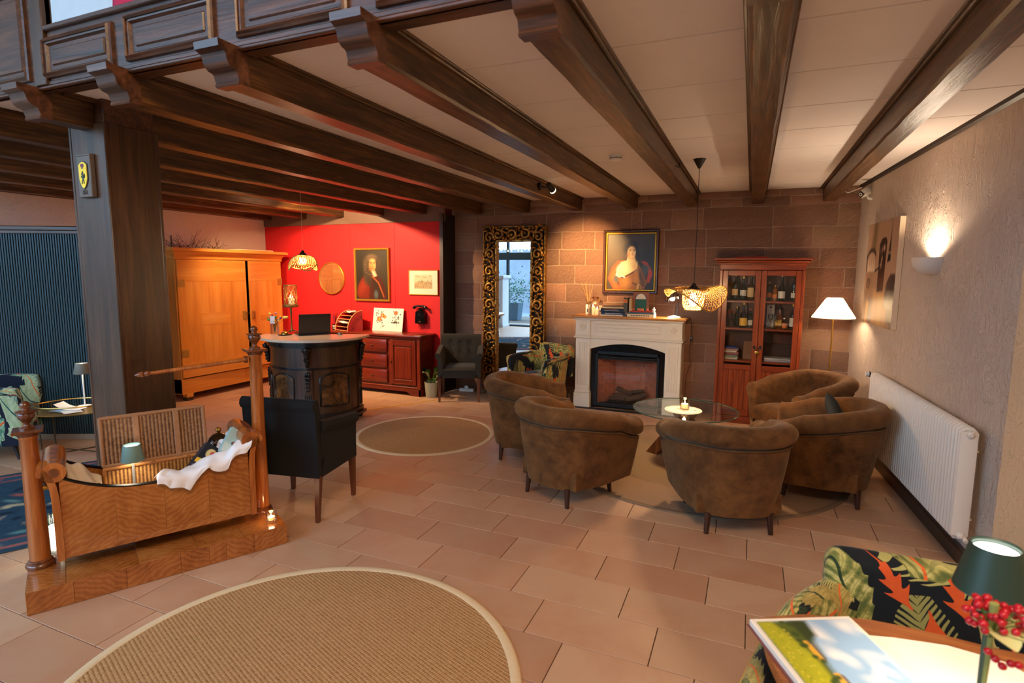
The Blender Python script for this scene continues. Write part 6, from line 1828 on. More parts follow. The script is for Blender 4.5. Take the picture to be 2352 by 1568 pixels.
# plant pot beside the sideboard
pt = thing('potted_plant', 'pale green pot with leafy peace lily between sideboard and tufted chair', 'plant', (-4.08, 6.70, 0))
B().lathe([(0, 0), (.075, 0), (.078, .006), (.095, .205), (.099, .215), (.094, .215), (.088, .19), (0, .19)], 28).build('pot', plain('pot_sage', rgb(168, 172, 146), .4), pt)
B().lathe([(0, .19), (.088, .19)], 20).build('soil', plain('soil', rgb(50, 36, 26), .95, bump=1), pt)
rr = random.Random(21)
for i in range(15):
    b = B(); a = rr.uniform(0, 6.28) if i > 3 else PI + rr.uniform(-.4, .4); L = rr.uniform(.13, .22); h = rr.uniform(.24, .34)
    base = V((.02 * math.cos(a), .02 * math.sin(a), .19)); tip = V((.07 * math.cos(a), .07 * math.sin(a), h))
    b.tube([base, base.lerp(tip, .6) + V((0, 0, .02)), tip], .003, 5)
    b.build('leaf_stalk', M_stem, pt)
    b = B(); leaf(b, tip, V((math.cos(a), math.sin(a), rr.uniform(.1, .9))), L, .034, .5)
    b.build('leaf', plain('lily_leaf_%d' % (i % 4), [rgb(48, 92, 34), rgb(66, 112, 42), rgb(34, 74, 30), rgb(150, 170, 110)][i % 4], .35, var=.2), pt, smooth=180)

# socket strip and cable under the tufted chair
ss = thing('power_strip', 'white socket strip on the floor under the tufted chair', 'socket strip', (-3.80, 7.24, 0), .12)
B().box(-.11, .11, -.03, .03, 0, .045, .006, 2).build('strip_body', M_whiteplastic, ss, smooth=40)
B().box(-.03, .03, -.022, .022, .045, .085, .006, 2).build('plug', M_whiteplastic, ss, smooth=40)
o = B().tube([(-3.9, 7.23, .02), (-3.98, 7.18, .008), (-4.02, 7.10, .006), (-4.02, 6.95, .006)], .005, 6).build('power_cable', M_whiteplastic); tag(o, 'white cable lying from the socket strip toward the post', 'cable')
o = B().tube([(-3.73, 7.27, .06), (-3.6, 7.28, .10), (-3.5, 7.30, .12), (-3.42, 7.31, .03)], .005, 6).build('power_cable', M_blackplastic); tag(o, 'black cable rising from the socket strip behind the chair', 'cable')
o = B().box(-.62, .62, -.012, .012, 0, .004, .001).build('floor_tape', plain('yellow_tape', rgb(214, 160, 50), .6), None, (-4.22, 6.02, 0), 1.05, smooth=0); tag(o, 'thin yellow strip on the tiles between desk and sideboard', 'tape')

# ------------------------------------------------------------------ pendants of woven rattan
t = NT('rattan')
M_rat = t.P(col=t.mix(t.noise(t.co(), 40, 2), rgb(196, 136, 58), rgb(226, 174, 92)), rough=.6, spec=.3)
M_lampglow = emis('lampshade_glow', (1.0, .76, .44), 18)
def lotus(name, label, loc, R, drop, lobes, drum, zceil, cordmat, canopy, power, nstr=46, bulbs=((0, 0),)):
    g = thing(name, label, 'pendant lamp', loc)
    def surf(r, th):
        d = sum(a * max(0, math.cos(th - c)) ** p for c, a, p in lobes)
        rr_ = .04 + (R * (1 + sum(s_ * max(0, math.cos(th - c)) ** 4 for c, s_ in drum['stretch'])) - .04) * r
        droop = drop * d * r ** 1.7
        rr_ *= 1 - .30 * min(1.2, d) * r ** 2
        return V((rr_ * math.cos(th), rr_ * math.sin(th), .012 * math.sin(th * 3) * r - droop + .02 * r))
    b = B()
    for fam in (1, -1):
        for k in range(nstr):
            a0 = 2 * PI * k / nstr
            b.tube([surf(j / 11, a0 + fam * .75 * j / 11) for j in range(12)], .0032, 4)
    o = b.build('woven_brim', M_rat, g, smooth=180); o['kind'] = 'stuff'
    B().tube([surf(1, 2 * PI * k / 72) for k in range(72)], .006, 6, closed=True).build('brim_edge', M_rat, g, smooth=180)
    rd, hd_ = drum['r'], drum['h']
    pr = [(rd * .3, .0), (rd * .9, -.01), (rd, -.03), (rd, -hd_ * .6), (rd * .92, -hd_ * .85), (rd * .7, -hd_)]
    b = B()
    def prf(v):
        k = v * (len(pr) - 1); i = min(int(k), len(pr) - 2); f = k - i
        return pr[i][0] * (1 - f) + pr[i + 1][0] * f, pr[i][1] * (1 - f) + pr[i + 1][1] * f
    for fam in (1, -1):
        for k in range(30):
            pts = []
            for j in range(12):
                r_, z_ = prf(j / 11); a = 2 * PI * k / 30 + fam * 1.0 * j / 11
                pts.append((r_ * math.cos(a), r_ * math.sin(a), z_))
            b.tube(pts, .0026, 4)
    o = b.build('woven_drum', M_rat, g, smooth=180); o['kind'] = 'stuff'
    B().tube([(rd * .7 * math.cos(2 * PI * k / 40), rd * .7 * math.sin(2 * PI * k / 40), -hd_) for k in range(40)], .005, 6, closed=True).build('drum_ring', M_rat, g, smooth=180)
    for bx_, by_ in bulbs:
        B().lathe([(0, -hd_ * .86), (rd * .28, -hd_ * .8), (rd * .42, -hd_ * .6), (rd * .38, -hd_ * .4), (rd * .18, -.03), (0, -.03)], 16, M=T((bx_, by_, 0))).build('bulb', M_lampglow, g, smooth=180)
    B().lathe([(0, .055), (.012, .055), (.018, .04), (.032, .02), (.055, .0), (0, -.004)], 20).build('cap', M_black, g)
    top = zceil - loc[2]
    B().tube([(0, 0, .05), (0.003, 0, top * .5), (0, 0, top - .01)], .0032 if canopy else .0022, 6).build('cord', cordmat, g)
    if canopy:
        B().lathe([(0, top), (.055, top), (.05, top - .006), (.012, top - .075), (.004, top - .082), (0, top - .082)], 24).build('canopy', M_black, g)
    lamp('POINT', name + '_light', (loc[0], loc[1], loc[2] - hd_ * .55), power, (1.0, .66, .34), .075)
    return g
lotus('rattan_pendant', 'lit rattan pendant lamp on a black cord in front of the fireplace', (-.47, 5.23, 1.615), .30, .17,
      [(-.75, 1.15, 1.5), (PI - .2, .55, 6)], dict(r=.095, h=.185, stretch=[(.2, .10), (PI, -.12)]), ZC, M_black, True, 150)
lotus('rattan_pendant', 'small lit rattan pendant lamp hanging over the reception desk', (-4.82, 5.10, 1.935), .25, .135,
      [(0.2, 1.0, 1), (1.77, 1.0, 1), (3.34, 1.0, 1), (4.91, 1.0, 1)], dict(r=.07, h=.12, stretch=[]), ZC, plain('cord_beige', rgb(200, 170, 130), .6), False, 85, 36, ((-.03, 0), (.035, -.02)))

# ------------------------------------------------------------------ beam spotlight, detector, camera, sconce, floor lamp, radiator
spt = thing('spotlight', 'small black spotlight fixed to the side of a ceiling beam', 'spotlight', (-2.12, 5.70, 2.655))
B().lathe([(0, .0), (.04, .0), (.042, .006), (.036, .022), (0, .024)], 20, M=Matrix.Rotation(PI / 2, 4, 'Y')).build('mount', M_blackplastic, spt)
B().tube([(.02, 0, 0), (.06, .0, -.01), (.10, .01, -.005)], .007, 8).build('arm', M_blackplastic, spt)
SD = (V((-1.72, 7.33, 1.78)) - V((-2.0, 5.72, 2.64))).normalized()
Msp = T((.12, .02, -.015)) @ V((0, 0, 1)).rotation_difference(SD).to_matrix().to_4x4()
B().lathe([(0, -.06), (.028, -.06), (.032, -.05), (.034, .045), (.031, .045), (.028, .02), (0, .02)], 20, M=Msp).build('head', M_blackplastic, spt)
B().lathe([(.034, .042), (.034, .06), (.030, .06), (.030, .03), (0, .03)], 20, M=Msp).build('lens_ring', emis('spot_lens', (1, .82, .55), 3), spt)
lamp('SPOT', 'spotlight_beam', tuple(V((-2.0, 5.72, 2.64)) + SD * .08), 520, (1.0, .60, .24), .012, .86, .95, aim=(-2.06, 7.33, 1.80))
# spotlights tucked up between the reception beams, aimed at the red wall and the wardrobe
lamp('SPOT', 'spotlight_beam', (-5.42, 5.35, 2.66), 330, (1.0, .66, .36), .02, 2.0, .6, aim=(-5.2, 7.05, 1.75))
lamp('SPOT', 'spotlight_beam', (-6.15, 5.35, 2.66), 150, (1.0, .62, .30), .02, 2.2, .8, aim=(-6.2, 6.4, 1.2))
sdv_ = thing('smoke_detector', 'white round smoke detector on the ceiling between two beams', 'detector', (-1.11, 4.82, ZC))
B().lathe([(0, 0), (.055, 0), (.055, -.014), (.05, -.016)], 28).build('base', M_whiteplastic, sdv_)
B().lathe([(.05, -.016), (.052, -.02), (.052, -.034), (.04, -.044), (0, -.046)], 28).build('cover', M_whiteplastic, sdv_)
B().lathe([(.0528, -.021), (.0528, -.026)], 28).build('vent_ring', M_steel_dark, sdv_)
cc_ = thing('security_camera', 'white security camera on an arm in the top corner by the plaster wall', 'camera', (1.03, 6.92, 2.60))
CD = V((-.75, -.85, -.42)).normalized()
Mc = V((0, 0, 1)).rotation_difference(CD).to_matrix().to_4x4()
B().box(-.035, .035, -.032, .032, -.09, .06, .008, 2, M=Mc).build('housing', M_whiteplastic, cc_, smooth=40)
B().box(-.03, .03, -.028, .028, .058, .064, .003, M=Mc).build('front_glass', M_blackplastic, cc_, smooth=0)
B().lathe([(.018, .066), (.013, .067), (.011, .0665)], 20, M=Mc).build('lens_ring', M_lw, cc_)
B().tube([(.03, .03, -.02), (.04, -.0, -.06), (.075, -.02, -.065)], .012, 10).build('bracket', M_whiteplastic, cc_)
B().tube([(-.02, .05, .06), (-.12, .2, .03), (-.20, .3, .09)], .005, 6).build('cable', M_whiteplastic, cc_)
sy = 5.0
sc_ = thing('wall_sconce', 'white half bowl wall light shining up the plaster wall', 'wall lamp', (RWX(sy), sy, 1.88), RANG + PI)
# local: +x along wall toward viewer, -y into the wall? bowl bulges to +y (room side)
t = NT('sconce_ceramic')
M_cer = t.P(col=rgb(214, 204, 194), rough=.6)
B().lathe([(.150, .0), (.148, -.03), (.135, -.07), (.105, -.105), (.06, -.125), (.0, -.13)], 24, a0=PI, a1=2 * PI, sy=.95).lathe([(.144, .0), (.142, -.03), (.13, -.065), (.1, -.098), (.056, -.117), (0, -.122)], 24, a0=PI, a1=2 * PI, sy=.95).lathe([(.144, .0), (.150, 0)], 24, a0=PI, a1=2 * PI, sy=.95).build('bowl', M_cer, sc_, smooth=60)
B().tube([(-.05, -.05, -.03), (.05, -.05, -.03)], .012, 10).build('tube_bulb', emis('sconce_bulb', (1, .86, .7), 30), sc_)
B().box(-.11, .11, -.012, -.001, -.10, -.005, .002).build('back_plate', M_white, sc_, smooth=0)
sl_ = V((RWX(sy), sy, 1.88))
lamp('SPOT', 'sconce_light', (RWX(sy) - .075, sy, 1.862), 36, (1.0, .78, .56), .03, 2.7, .35, aim=(RWX(sy) - .10, sy, 3.0))
fl_ = thing('floor_lamp', 'brass floor lamp with pale conical shade in the corner', 'floor lamp', (.815, 6.76, 0))
B().lathe([(0, 0), (.13, 0), (.13, .012), (.10, .022), (.015, .03), (0, .03)], 32).build('base', M_brass, fl_)
B().tube([(0, 0, .02), (0, 0, 1.36)], .009, 12).build('pole', M_brass, fl_)
t = NT('lampshade_fabric')
tb_ = t.n('ShaderNodeBsdfTranslucent', {0: (.95, .84, .66, 1)}); df_ = t.n('ShaderNodeBsdfDiffuse', {0: (.92, .82, .66, 1)})
mx_ = t.n('ShaderNodeMixShader', {0: .55}); t.t.links.new(df_.outputs[0], mx_.inputs[1]); t.t.links.new(tb_.outputs[0], mx_.inputs[2])
em_ = t.n('ShaderNodeEmission', {0: (1.0, .80, .56, 1), 1: .55}); ad_ = t.n('ShaderNodeAddShader'); t.t.links.new(mx_.outputs[0], ad_.inputs[0]); t.t.links.new(em_.outputs[0], ad_.inputs[1])
t.t.links.new(ad_.outputs[0], t.t.nodes['Material Output'].inputs[0]); M_shade = t.m
B().lathe([(.205, 1.30), (.206, 1.305), (.078, 1.505), (.072, 1.51)], 48).build('shade', M_shade, fl_, smooth=180)
B().lathe([(0, 1.36), (.012, 1.36), (.014, 1.40), (.03, 1.43), (.03, 1.455), (0, 1.47)], 16).build('bulb', emis('floor_bulb', (1, .86, .66), 14), fl_)
lamp('POINT', 'floor_lamp_light', (.815, 6.76, 1.415), 30, (1.0, .74, .48), .05)
ra = thing('radiator', 'long white column radiator along the plaster wall', 'radiator', (RWX(3.90, .045), 3.90, 0), RANG - PI / 2 )
# local: +y along the wall away from the viewer, -x into the room
M_rad = plain('radiator_enamel', rgb(222, 212, 200), .35, var=.02)
fb_ = B()
fb_.tube([(-.020, 0, .24), (-.020, 0, .86), (-.035, 0, .875), (-.07, 0, .875), (-.085, 0, .86), (-.085, 0, .24), (-.07, 0, .225), (-.035, 0, .225)], .0145, 8, closed=True)
fin = fb_.mesh('section', M_rad, 180)
NF = 43
for i in range(NF):
    place('radiator_section', fin, ra, (0, .02 + i * .0452, 0))
for z in (.25, .85): B().tube([(-.052, 0.0, z), (-.052, NF * .0452, z)], .019, 10).build('header_pipe', M_rad, ra)
B().box(-.098, -.008, -.012, .012, .235, .865, .012, 2).build('end_column', M_rad, ra, smooth=40)
for z in (.245, .85):
    B().lathe([(0, 0), (.02, 0), (.02, .012), (.012, .016), (.008, .022), (0, .022)], 6, M=T((-.052, -.012, z)) @ Matrix.Rotation(PI / 2, 4, 'X')).build('end_plug', M_rad, ra, smooth=0)
B().tube([(-.03, -.012, .235), (-.03, -.04, .22)], .012, 8).build('drain_cock', M_rad, ra)
B().tube([(-.052, NF * .0452, .85), (-.052, NF * .0452 + .06, .85), (-.07, NF * .0452 + .09, .85), (-.11, NF * .0452 + .09, .85)], [.012, .012, .02, .024], 12).build('valve_head', M_whiteplastic, ra)
B().lathe([(.025, 0), (.025, .012), (.0, .012), (0, 0)], 12, M=T((-.085, NF * .0452 + .09, .85)) @ Matrix.Rotation(PI / 2, 4, 'Y')).build('valve_ring', M_blackplastic, ra)
for y in (.12, 1.8):
    for z in (.30, .72): B().box(-.03, .045, y - .006, y + .006, z - .006, z + .006).build('wall_bracket', M_rad, ra, smooth=0)
# ------------------------------------------------------------------ glass coffee table
ct = thing('coffee_table', 'round glass coffee table on a splayed block wood base', 'table', (-.505, 5.31, .0055))
t = NT('table_glass')
M_tglass = glassm('table_glass', (.90, .96, .93), 0.0, 1.5)
M_gedge = plain('glass_edge', rgb(60, 96, 84), .1)
B().lathe([(0, .500), (.468, .500)], 72).lathe([(0, .490), (.468, .490)], 72).build('glass_top', M_tglass, ct, smooth=0)
B().lathe([(.468, .490), (.472, .492), (.472, .498), (.468, .500)], 72).build('glass_rim', M_gedge, ct, smooth=180)
M_acac = wood('acacia_block', rgb(70, 36, 16), rgb(124, 72, 34), rgb(164, 104, 56), 2, 1.0, .4, .1, dist=1.4)
for i, (a, s) in enumerate(((2.6, 1), (-.5, 1), (1.05, 1))):
    c, sn = math.cos(a), math.sin(a)
    m = B()
    p0 = V((c * .33, sn * .33, 0)); p1 = V((c * -.06, sn * -.06, .487)); nn_ = V((-sn, c, 0))
    for k in range(5):
        pass
    lo = [m.bm.verts.new(p0 + V((c, sn, 0)) * dx + nn_ * dy) for dx, dy in ((-.06, -.06), (.06, -.06), (.06, .06), (-.06, .06))]
    hi = [m.bm.verts.new(p1 + V((c, sn, 0)) * dx + nn_ * dy) for dx, dy in ((-.06, -.06), (.06, -.06), (.06, .06), (-.06, .06))]
    for k in range(4): m.bm.faces.new((lo[k], lo[(k + 1) % 4], hi[(k + 1) % 4], hi[k]))
    m.bm.faces.new(list(reversed(lo))); m.bm.faces.new(hi)
    m.build('splayed_leg', M_acac, ct, smooth=0)
pm = thing('place_mat', 'round white mat with a faint printed motif on the glass table', 'mat', (-.515, 5.25, .506))
B().lathe([(0, 0), (.165, 0), (.165, .004), (0, .004)], 48).build('mat_disc', plain('mat_white', rgb(236, 228, 212), .6), pm, smooth=30)
B().tube([(.148 * math.cos(a * PI / 30), .148 * math.sin(a * PI / 30), .0042) for a in range(60)], .0015, 4, closed=True).build('mat_ring', M_black, pm)
b = B()
rr = random.Random(2)
for i in range(14):
    x, y = rr.uniform(-.08, .1), rr.uniform(-.09, .02); b.box(x, x + rr.uniform(.01, .04), y, y + .006, .0042, .0048)
o = b.build('mat_print', plain('mat_grey', rgb(110, 110, 106), .6), pm, smooth=0); o['kind'] = 'stuff'
def tealight(loc, lab, r=.042, h=.085, p=.5):
    g = thing('candle_glass', lab, 'candle', loc)
    B().lathe([(0, 0), (r * .8, 0), (r * .86, .004), (r, h * .6), (r, h), (r * .94, h), (r * .92, h * .6), (r * .76, .010), (0, .010)], 24).build('glass', glassm('tumbler_%d' % int(h * 1000), (1, .96, .9)), g, smooth=50)
    B().lathe([(0, .011), (r * .66, .011), (r * .66, h * .5), (0, h * .48)], 18).build('wax', M_wax, g, smooth=50)
    B().lathe([(0, h * .5), (.004, h * .56), (.002, h * .72), (0, h * .76)], 8).build('flame', M_flame, g)
    lamp('POINT', 'tealight_glow', (loc[0], loc[1], loc[2] + h * .8), p, WARM, .015)
    return g
tealight((-.505, 5.27, .5105), 'glass tealight burning on the round white mat', .048, .105, .7)

# ------------------------------------------------------------------ cradle on columned plinth
CA = math.atan2(.878, .479)
cd = thing('wooden_cradle', 'antique figured birch cradle hung between two turned columns on a plinth', 'cradle', (-3.29, 1.48, 0), CA)
def flame(name, ang, ax='xz'):
    t = NT(name)
    co = t.co((1, 1, 1), rot=(0, ang, 0) if ax == 'xz' else (0, 0, ang))
    w1 = t.wave(co, 11.0, 9.0, 3, 1.1, d='Z' if ax == 'xz' else 'Y'); n1 = t.noise(t.co((2, 2, 2)), 1.5, 4, .6, .6); n2 = t.noise(t.co((30, 30, 4)), 1, 3)
    f = t.math('ADD', t.math('MULTIPLY', w1, .11), t.math('ADD', t.math('MULTIPLY', n1, .71), t.math('MULTIPLY', n2, .18)))
    return t.P(col=t.ramp(f, [(.28, rgb(118, 60, 22)), (.47, rgb(162, 94, 40)), (.66, rgb(186, 120, 60))]), rough=.17, coat=.5, coatr=.08)
FA, FB, FC = flame('flame_birch_a', .5), flame('flame_birch_b', -.5), flame('flame_birch_top', .4, 'xy')
FD = flame('flame_birch_top_b', -.4, 'xy')
PW, PD, PH = 1.275, .58, .122
B().box(.004, PW - .004, .004, PD - .004, .0, PH - .003).build('plinth', plain('plinth_core', rgb(90, 50, 20), .5), cd, smooth=0)
segs = [0, .19, .42, .68, .83, .92, 1.08, PW]
for i, (a_, b_) in enumerate(zip(segs[:-1], segs[1:])):
    B().box(a_ + .0006, b_ - .0006, -.003, .004, .002, PH, .001).build('veneer_panel', (FA, FB)[i % 2], cd, smooth=0)
tops = [0, .16, .48, .77, 1.02, PW]
for i, (a_, b_) in enumerate(zip(tops[:-1], tops[1:])):
    B().box(a_ + .0006, b_ - .0006, -.003, PD, PH - .004, PH + .002, .001).build('veneer_panel', (FC, FD)[i % 2], cd, smooth=0)
B().box(-.003, .004, -.003, PD, .002, PH, .001).build('veneer_panel', FA, cd, smooth=0); B().box(PW - .004, PW + .003, -.003, PD, .002, PH, .001).build('veneer_panel', FB, cd, smooth=0)
M_turn = wood('turned_birch', rgb(112, 52, 18), rgb(164, 90, 36), rgb(196, 122, 56), 2, 1.2, .18, .5, dist=1.2)
M_turnd = wood('turned_walnut', rgb(60, 26, 10), rgb(104, 54, 24), rgb(140, 80, 40), 2, 1.2, .2, .5)
def column(x, zc, r0, r1):
    c = B().lathe([(r0, .165), (r0 * .99, .3), (r1 * 1.02, zc - .2), (r1, zc - .015), (r1 * 1.12, zc - .01), (r1 * 1.12, zc)], 28).build('column', M_turn, cd, (x, .31, 0), smooth=50)
    B().lathe([(0, .122), (r0 * 1.35, .122), (r0 * 1.45, .135), (r0 * 1.35, .148), (r0 * 1.15, .152), (r0 * 1.2, .160), (r0 * 1.05, .168), (0, .168)], 28).build('base_ring', M_turnd, c, smooth=50)
    B().lathe([(r1 * 1.1, zc), (r1 * 1.35, zc + .012), (r1 * 1.45, zc + .022)], 24).build('echinus', M_turnd, c, smooth=50)
    B().box(-.066, .066, -.066, .066, zc + .022, zc + .038, .004).build('capital', M_turnd, c, smooth=0)
    z = zc + .038
    B().lathe([(.034, z), (.034, z + .008), (.016, z + .018), (.012, z + .028), (.022, z + .042), (.036, z + .062), (.040, z + .078), (.034, z + .088), (.046, z + .092), (.046, z + .098), (.020, z + .104), (.016, z + .112), (.024, z + .124), (.022, z + .138), (.008, z + .150), (0, z + .152)], 24).build('finial', M_turnd, c, smooth=60)
column(.052, .862, .047, .040)
column(1.212, 1.205, .046, .038)
B().tube([(1.16, .31, 1.175), (.62, .31, 1.140)], [.013, .012], 12).build('swing_pole', M_turn, cd)
B().lathe([(.012, 0), (.018, .01), (.018, .022), (.012, .03), (.02, .04), (.016, .055), (.006, .075), (0, .08)], 16, M=T((.625, .31, 1.1403)) @ Matrix.Rotation(-PI / 2 - .06, 4, 'Y')).build('pole_tip', M_turnd, cd)
B().lathe([(0, 0), (.022, 0), (.022, .02), (0, .02)], 12, M=T((1.165, .31, 1.1755)) @ Matrix.Rotation(-PI / 2, 4, 'Y')).build('pole_socket', M_turnd, cd)
# body
Y0, Y1 = .12, .50
def topz(x):
    k = (x - .63) / .47
    return .525 + .13 * abs(k) ** 2.4
bx = [.165, .40, .635, .865, 1.095]
for y, nm in ((Y0, 'front'), (Y1 - .022, 'rear')):
    for i, (a_, b_) in enumerate(zip(bx[:-1], bx[1:])):
        pts = [(a_ + .0006, .235), (b_ - .0006, .235)] + [(b_ - .0006 + (a_ - b_ + .0012) * k / 10, topz(b_ + (a_ - b_) * k / 10)) for k in range(11)]
        B().prism(pts, y, y + .022, M=MF).build('veneer_panel', (FA, FB)[i % 2], cd, smooth=0)
    B().box(.165, 1.095, y - .002, y + .024, .205, .236, .002).build('bottom_rail', (FA if y < .3 else FB), cd, smooth=0)
    b = B().tube([(x_, y + .011, topz(x_) + .002) for x_ in [.165 + .93 * k / 30 for k in range(31)]], .0125, 6)
    b.build('black_edge', plain('ebony_line', rgb(16, 12, 10), .3), cd)
B().box(.165, 1.095, Y0 + .02, Y1 - .02, .22, .235).build('bottom_board', plain('cradle_inside', rgb(70, 40, 20), .6), cd, smooth=0)
def endprof(flip):
    c = [(.165, .20), (.165, .45), (.163, .55), (.155, .62), (.138, .675), (.112, .71), (.10, .722), (.085, .718), (.076, .70), (.078, .680), (.09, .672)]
    o = []
    for i, (x_, z_) in enumerate(c):
        a_ = V((c[max(0, i - 1)][0], c[max(0, i - 1)][1], 0)); b_ = V((c[min(len(c) - 1, i + 1)][0], c[min(len(c) - 1, i + 1)][1], 0))
        d = (b_ - a_).normalized(); o.append((x_ + d.y * -.034 if i < 3 else x_ - d.y * .034 * (1 - .02 * i), z_ + d.x * .034 * (1 - .02 * i)))
    pts = c + list(reversed(o))
    return [((1.26 - x_) if flip else x_, z_) for x_, z_ in pts]
for fl_2 in (False, True):
    pts = endprof(fl_2)
    e = B().prism(pts, Y0 - .012, Y1 + .012, M=MF).build('scroll_end', M_turn, cd, smooth=35)
    B().tube([((1.26 - .148) if fl_2 else .148, Y0 - .012, .69), ((1.26 - .148) if fl_2 else .148, Y1 + .012, .69)], .054, 24).build('scroll_roll', M_turn, e, smooth=40)
    for y in (Y0 - .014,):
        B().tube([((1.26 - .148) if fl_2 else .148, y - .002, .69), ((1.26 - .148) if fl_2 else .148, y + .01, .69)], .024, 14).build('scroll_eye', M_turnd, e)
    B().tube([(1.26 - .13 if fl_2 else .13, .31, .56), (1.195 if fl_2 else .075, .31, .56)], .014, 10).build('pivot', M_brass, cd)
def inC(x, y, z): return Matrix.Translation((-3.29, 1.48, 0)) @ Matrix.Rotation(CA, 4, 'Z') @ V((x, y, z))
def W(p): return tuple(inC(*p))
# wicker hamper
t = NT('wicker')
def wick(name, c1, c2, c3):
    t = NT(name)
    co = t.co((1, 1, 1), rnd=False)
    sp = t.n('ShaderNodeSeparateXYZ', {0: co})
    a = t.math('SINE', t.math('MULTIPLY', sp.outputs[2], 620.0)); b_ = t.math('SINE', t.math('ADD', t.math('MULTIPLY', sp.outputs[0], 330.0), t.math('MULTIPLY', t.math('FLOOR', t.math('MULTIPLY', sp.outputs[2], 197.0)), 3.1416)))
    f = t.math('ADD', t.math('MULTIPLY', t.math('MULTIPLY', a, b_), .28), t.math('ADD', t.math('MULTIPLY', t.noise(co, 60, 3), .6), .15))
    t.bump(t.math('MULTIPLY', a, b_), .8, .004)
    return t.P(col=t.ramp(f, [(.2, c1), (.48, c2), (.75, c3)]), rough=.75)
M_wick = wick('wicker_light', rgb(110, 66, 26), rgb(180, 124, 60), rgb(214, 164, 96)); M_wickd = wick('wicker_dark', rgb(80, 50, 30), rgb(146, 102, 66), rgb(186, 144, 102))
M_cane = plain('cane_rim', rgb(176, 116, 60), .5, var=.2, vs=60, bump=.5); M_caned = plain('cane_strap', rgb(150, 106, 72), .6, var=.2, vs=60, bump=.5)
hm = thing('wicker_hamper', 'wicker picnic hamper with raised lid sitting in the cradle', 'basket', W((.365, .27, .236)), CA + .0)
HL, HD, HH = .525, .20, .375
for nm, bb in (('front_wall', (0, HL, 0, .014)), ('rear_wall', (0, HL, HD - .014, HD))):
    B().box(bb[0], bb[1], bb[2], bb[3], 0, HH, .004).build(nm, M_wick, hm, smooth=0)
for x in (0, HL - .014): B().box(x, x + .014, .012, HD - .012, 0, HH, .004).build('end_wall', M_wick, hm, smooth=0)
B().box(0, HL, 0, HD, 0, .012).build('bottom', M_wick, hm, smooth=0)
B().tube([(0, .005, HH), (HL, .005, HH), (HL, HD, HH), (0, HD, HH)], .013, 10, closed=True).build('top_rim', M_cane, hm)
for x in (0.002, HL - .002): B().tube([(x, .004, 0), (x, .004, HH)], .011, 8).build('corner_cane', M_cane, hm)
Ml = T((0, .005, HH + .018)) @ Matrix.Rotation(-.16, 4, 'X')
ld = B().box(.0, HL, 0, .014, 0, .275, .004, M=Ml).build('lid', M_wickd, hm, smooth=0)
for a_, b_ in (((0, .004, .0), (HL, .004, .0)), ((0, .004, .275), (HL, .004, .275)), ((0, .004, 0), (0, .004, .28)), ((HL, .004, 0), (HL, .004, .28))):
    B().tube([Ml @ V(a_), Ml @ V(b_)], .011, 10).build('lid_rim', M_caned, ld)
for x in (.17, .375):
    B().box(x - .016, x + .016, -.010, .0, -.012, .272, .004, M=Ml).build('lid_strap', M_caned, ld, smooth=0)
B().box(.355, .395, -.016, -.012, -.02, .012, .001, M=Ml @ Matrix.Rotation(.3, 4, 'Y')).build('strap_tongue', plain('leather_tan', rgb(140, 90, 56), .6), ld, smooth=0)
for x in (.14, .24, .42): B().tube([V((x - .01, -.008, HH)), V((x, -.012, HH + .014)), V((x + .012, -.008, HH + .004))], .003, 5).build('tie', M_cane, hm)

def cordless(loc, lab, mt, matin, h, rb, rt, sh, pw, base=True, tilt=0, basemat=None):
    g = thing('table_lamp', lab, 'lamp', loc, 0, 'cordless table lamps')
    if base: B().lathe([(0, 0), (rb * .82, 0), (rb * .85, .006), (rb * .5, .012), (0, .013)], 28).build('base', basemat or mt, g)
    B().tube([(0, 0, .01), (0, 0, h - sh * .6)], .0065, 12).build('stem', basemat or mt, g)
    B().lathe([(rb, h - sh), (rb + .0015, h - sh + .002), (rt + .0015, h), (rt, h), (rt - .003, h - .004), (rb - .003, h - sh + .002), (rb, h - sh)], 40).build('shade', mt, g, smooth=50)
    B().lathe([(0, h - .012), (rt - .004, h - .012)], 32).build('diffuser', matin, g, smooth=0)
    B().lathe([(0, h - sh * .55), (rb * .45, h - sh * .55)], 24).build('light_disc', matin, g, smooth=0)
    lamp('SPOT', 'table_lamp_light', (loc[0], loc[1], loc[2] + h - sh * .6), pw, (1, .78, .52), .03, 1.9, .5, aim=(loc[0], loc[1], loc[2]))
    return g
M_sage = plain('lamp_sage', rgb(108, 140, 134), .45); M_dkgreen = plain('lamp_dark_green', rgb(38, 62, 52), .45)
M_diff = emis('lamp_diffuser', (1.0, .93, .84), 9)
cordless(W((.50, .20, .34)), 'small sage green lamp lit in front of the hamper in the cradle', M_sage, M_diff, .415, .058, .042, .095, 5, True, basemat=plain('lamp_stem_pale', rgb(196, 200, 190), .4))
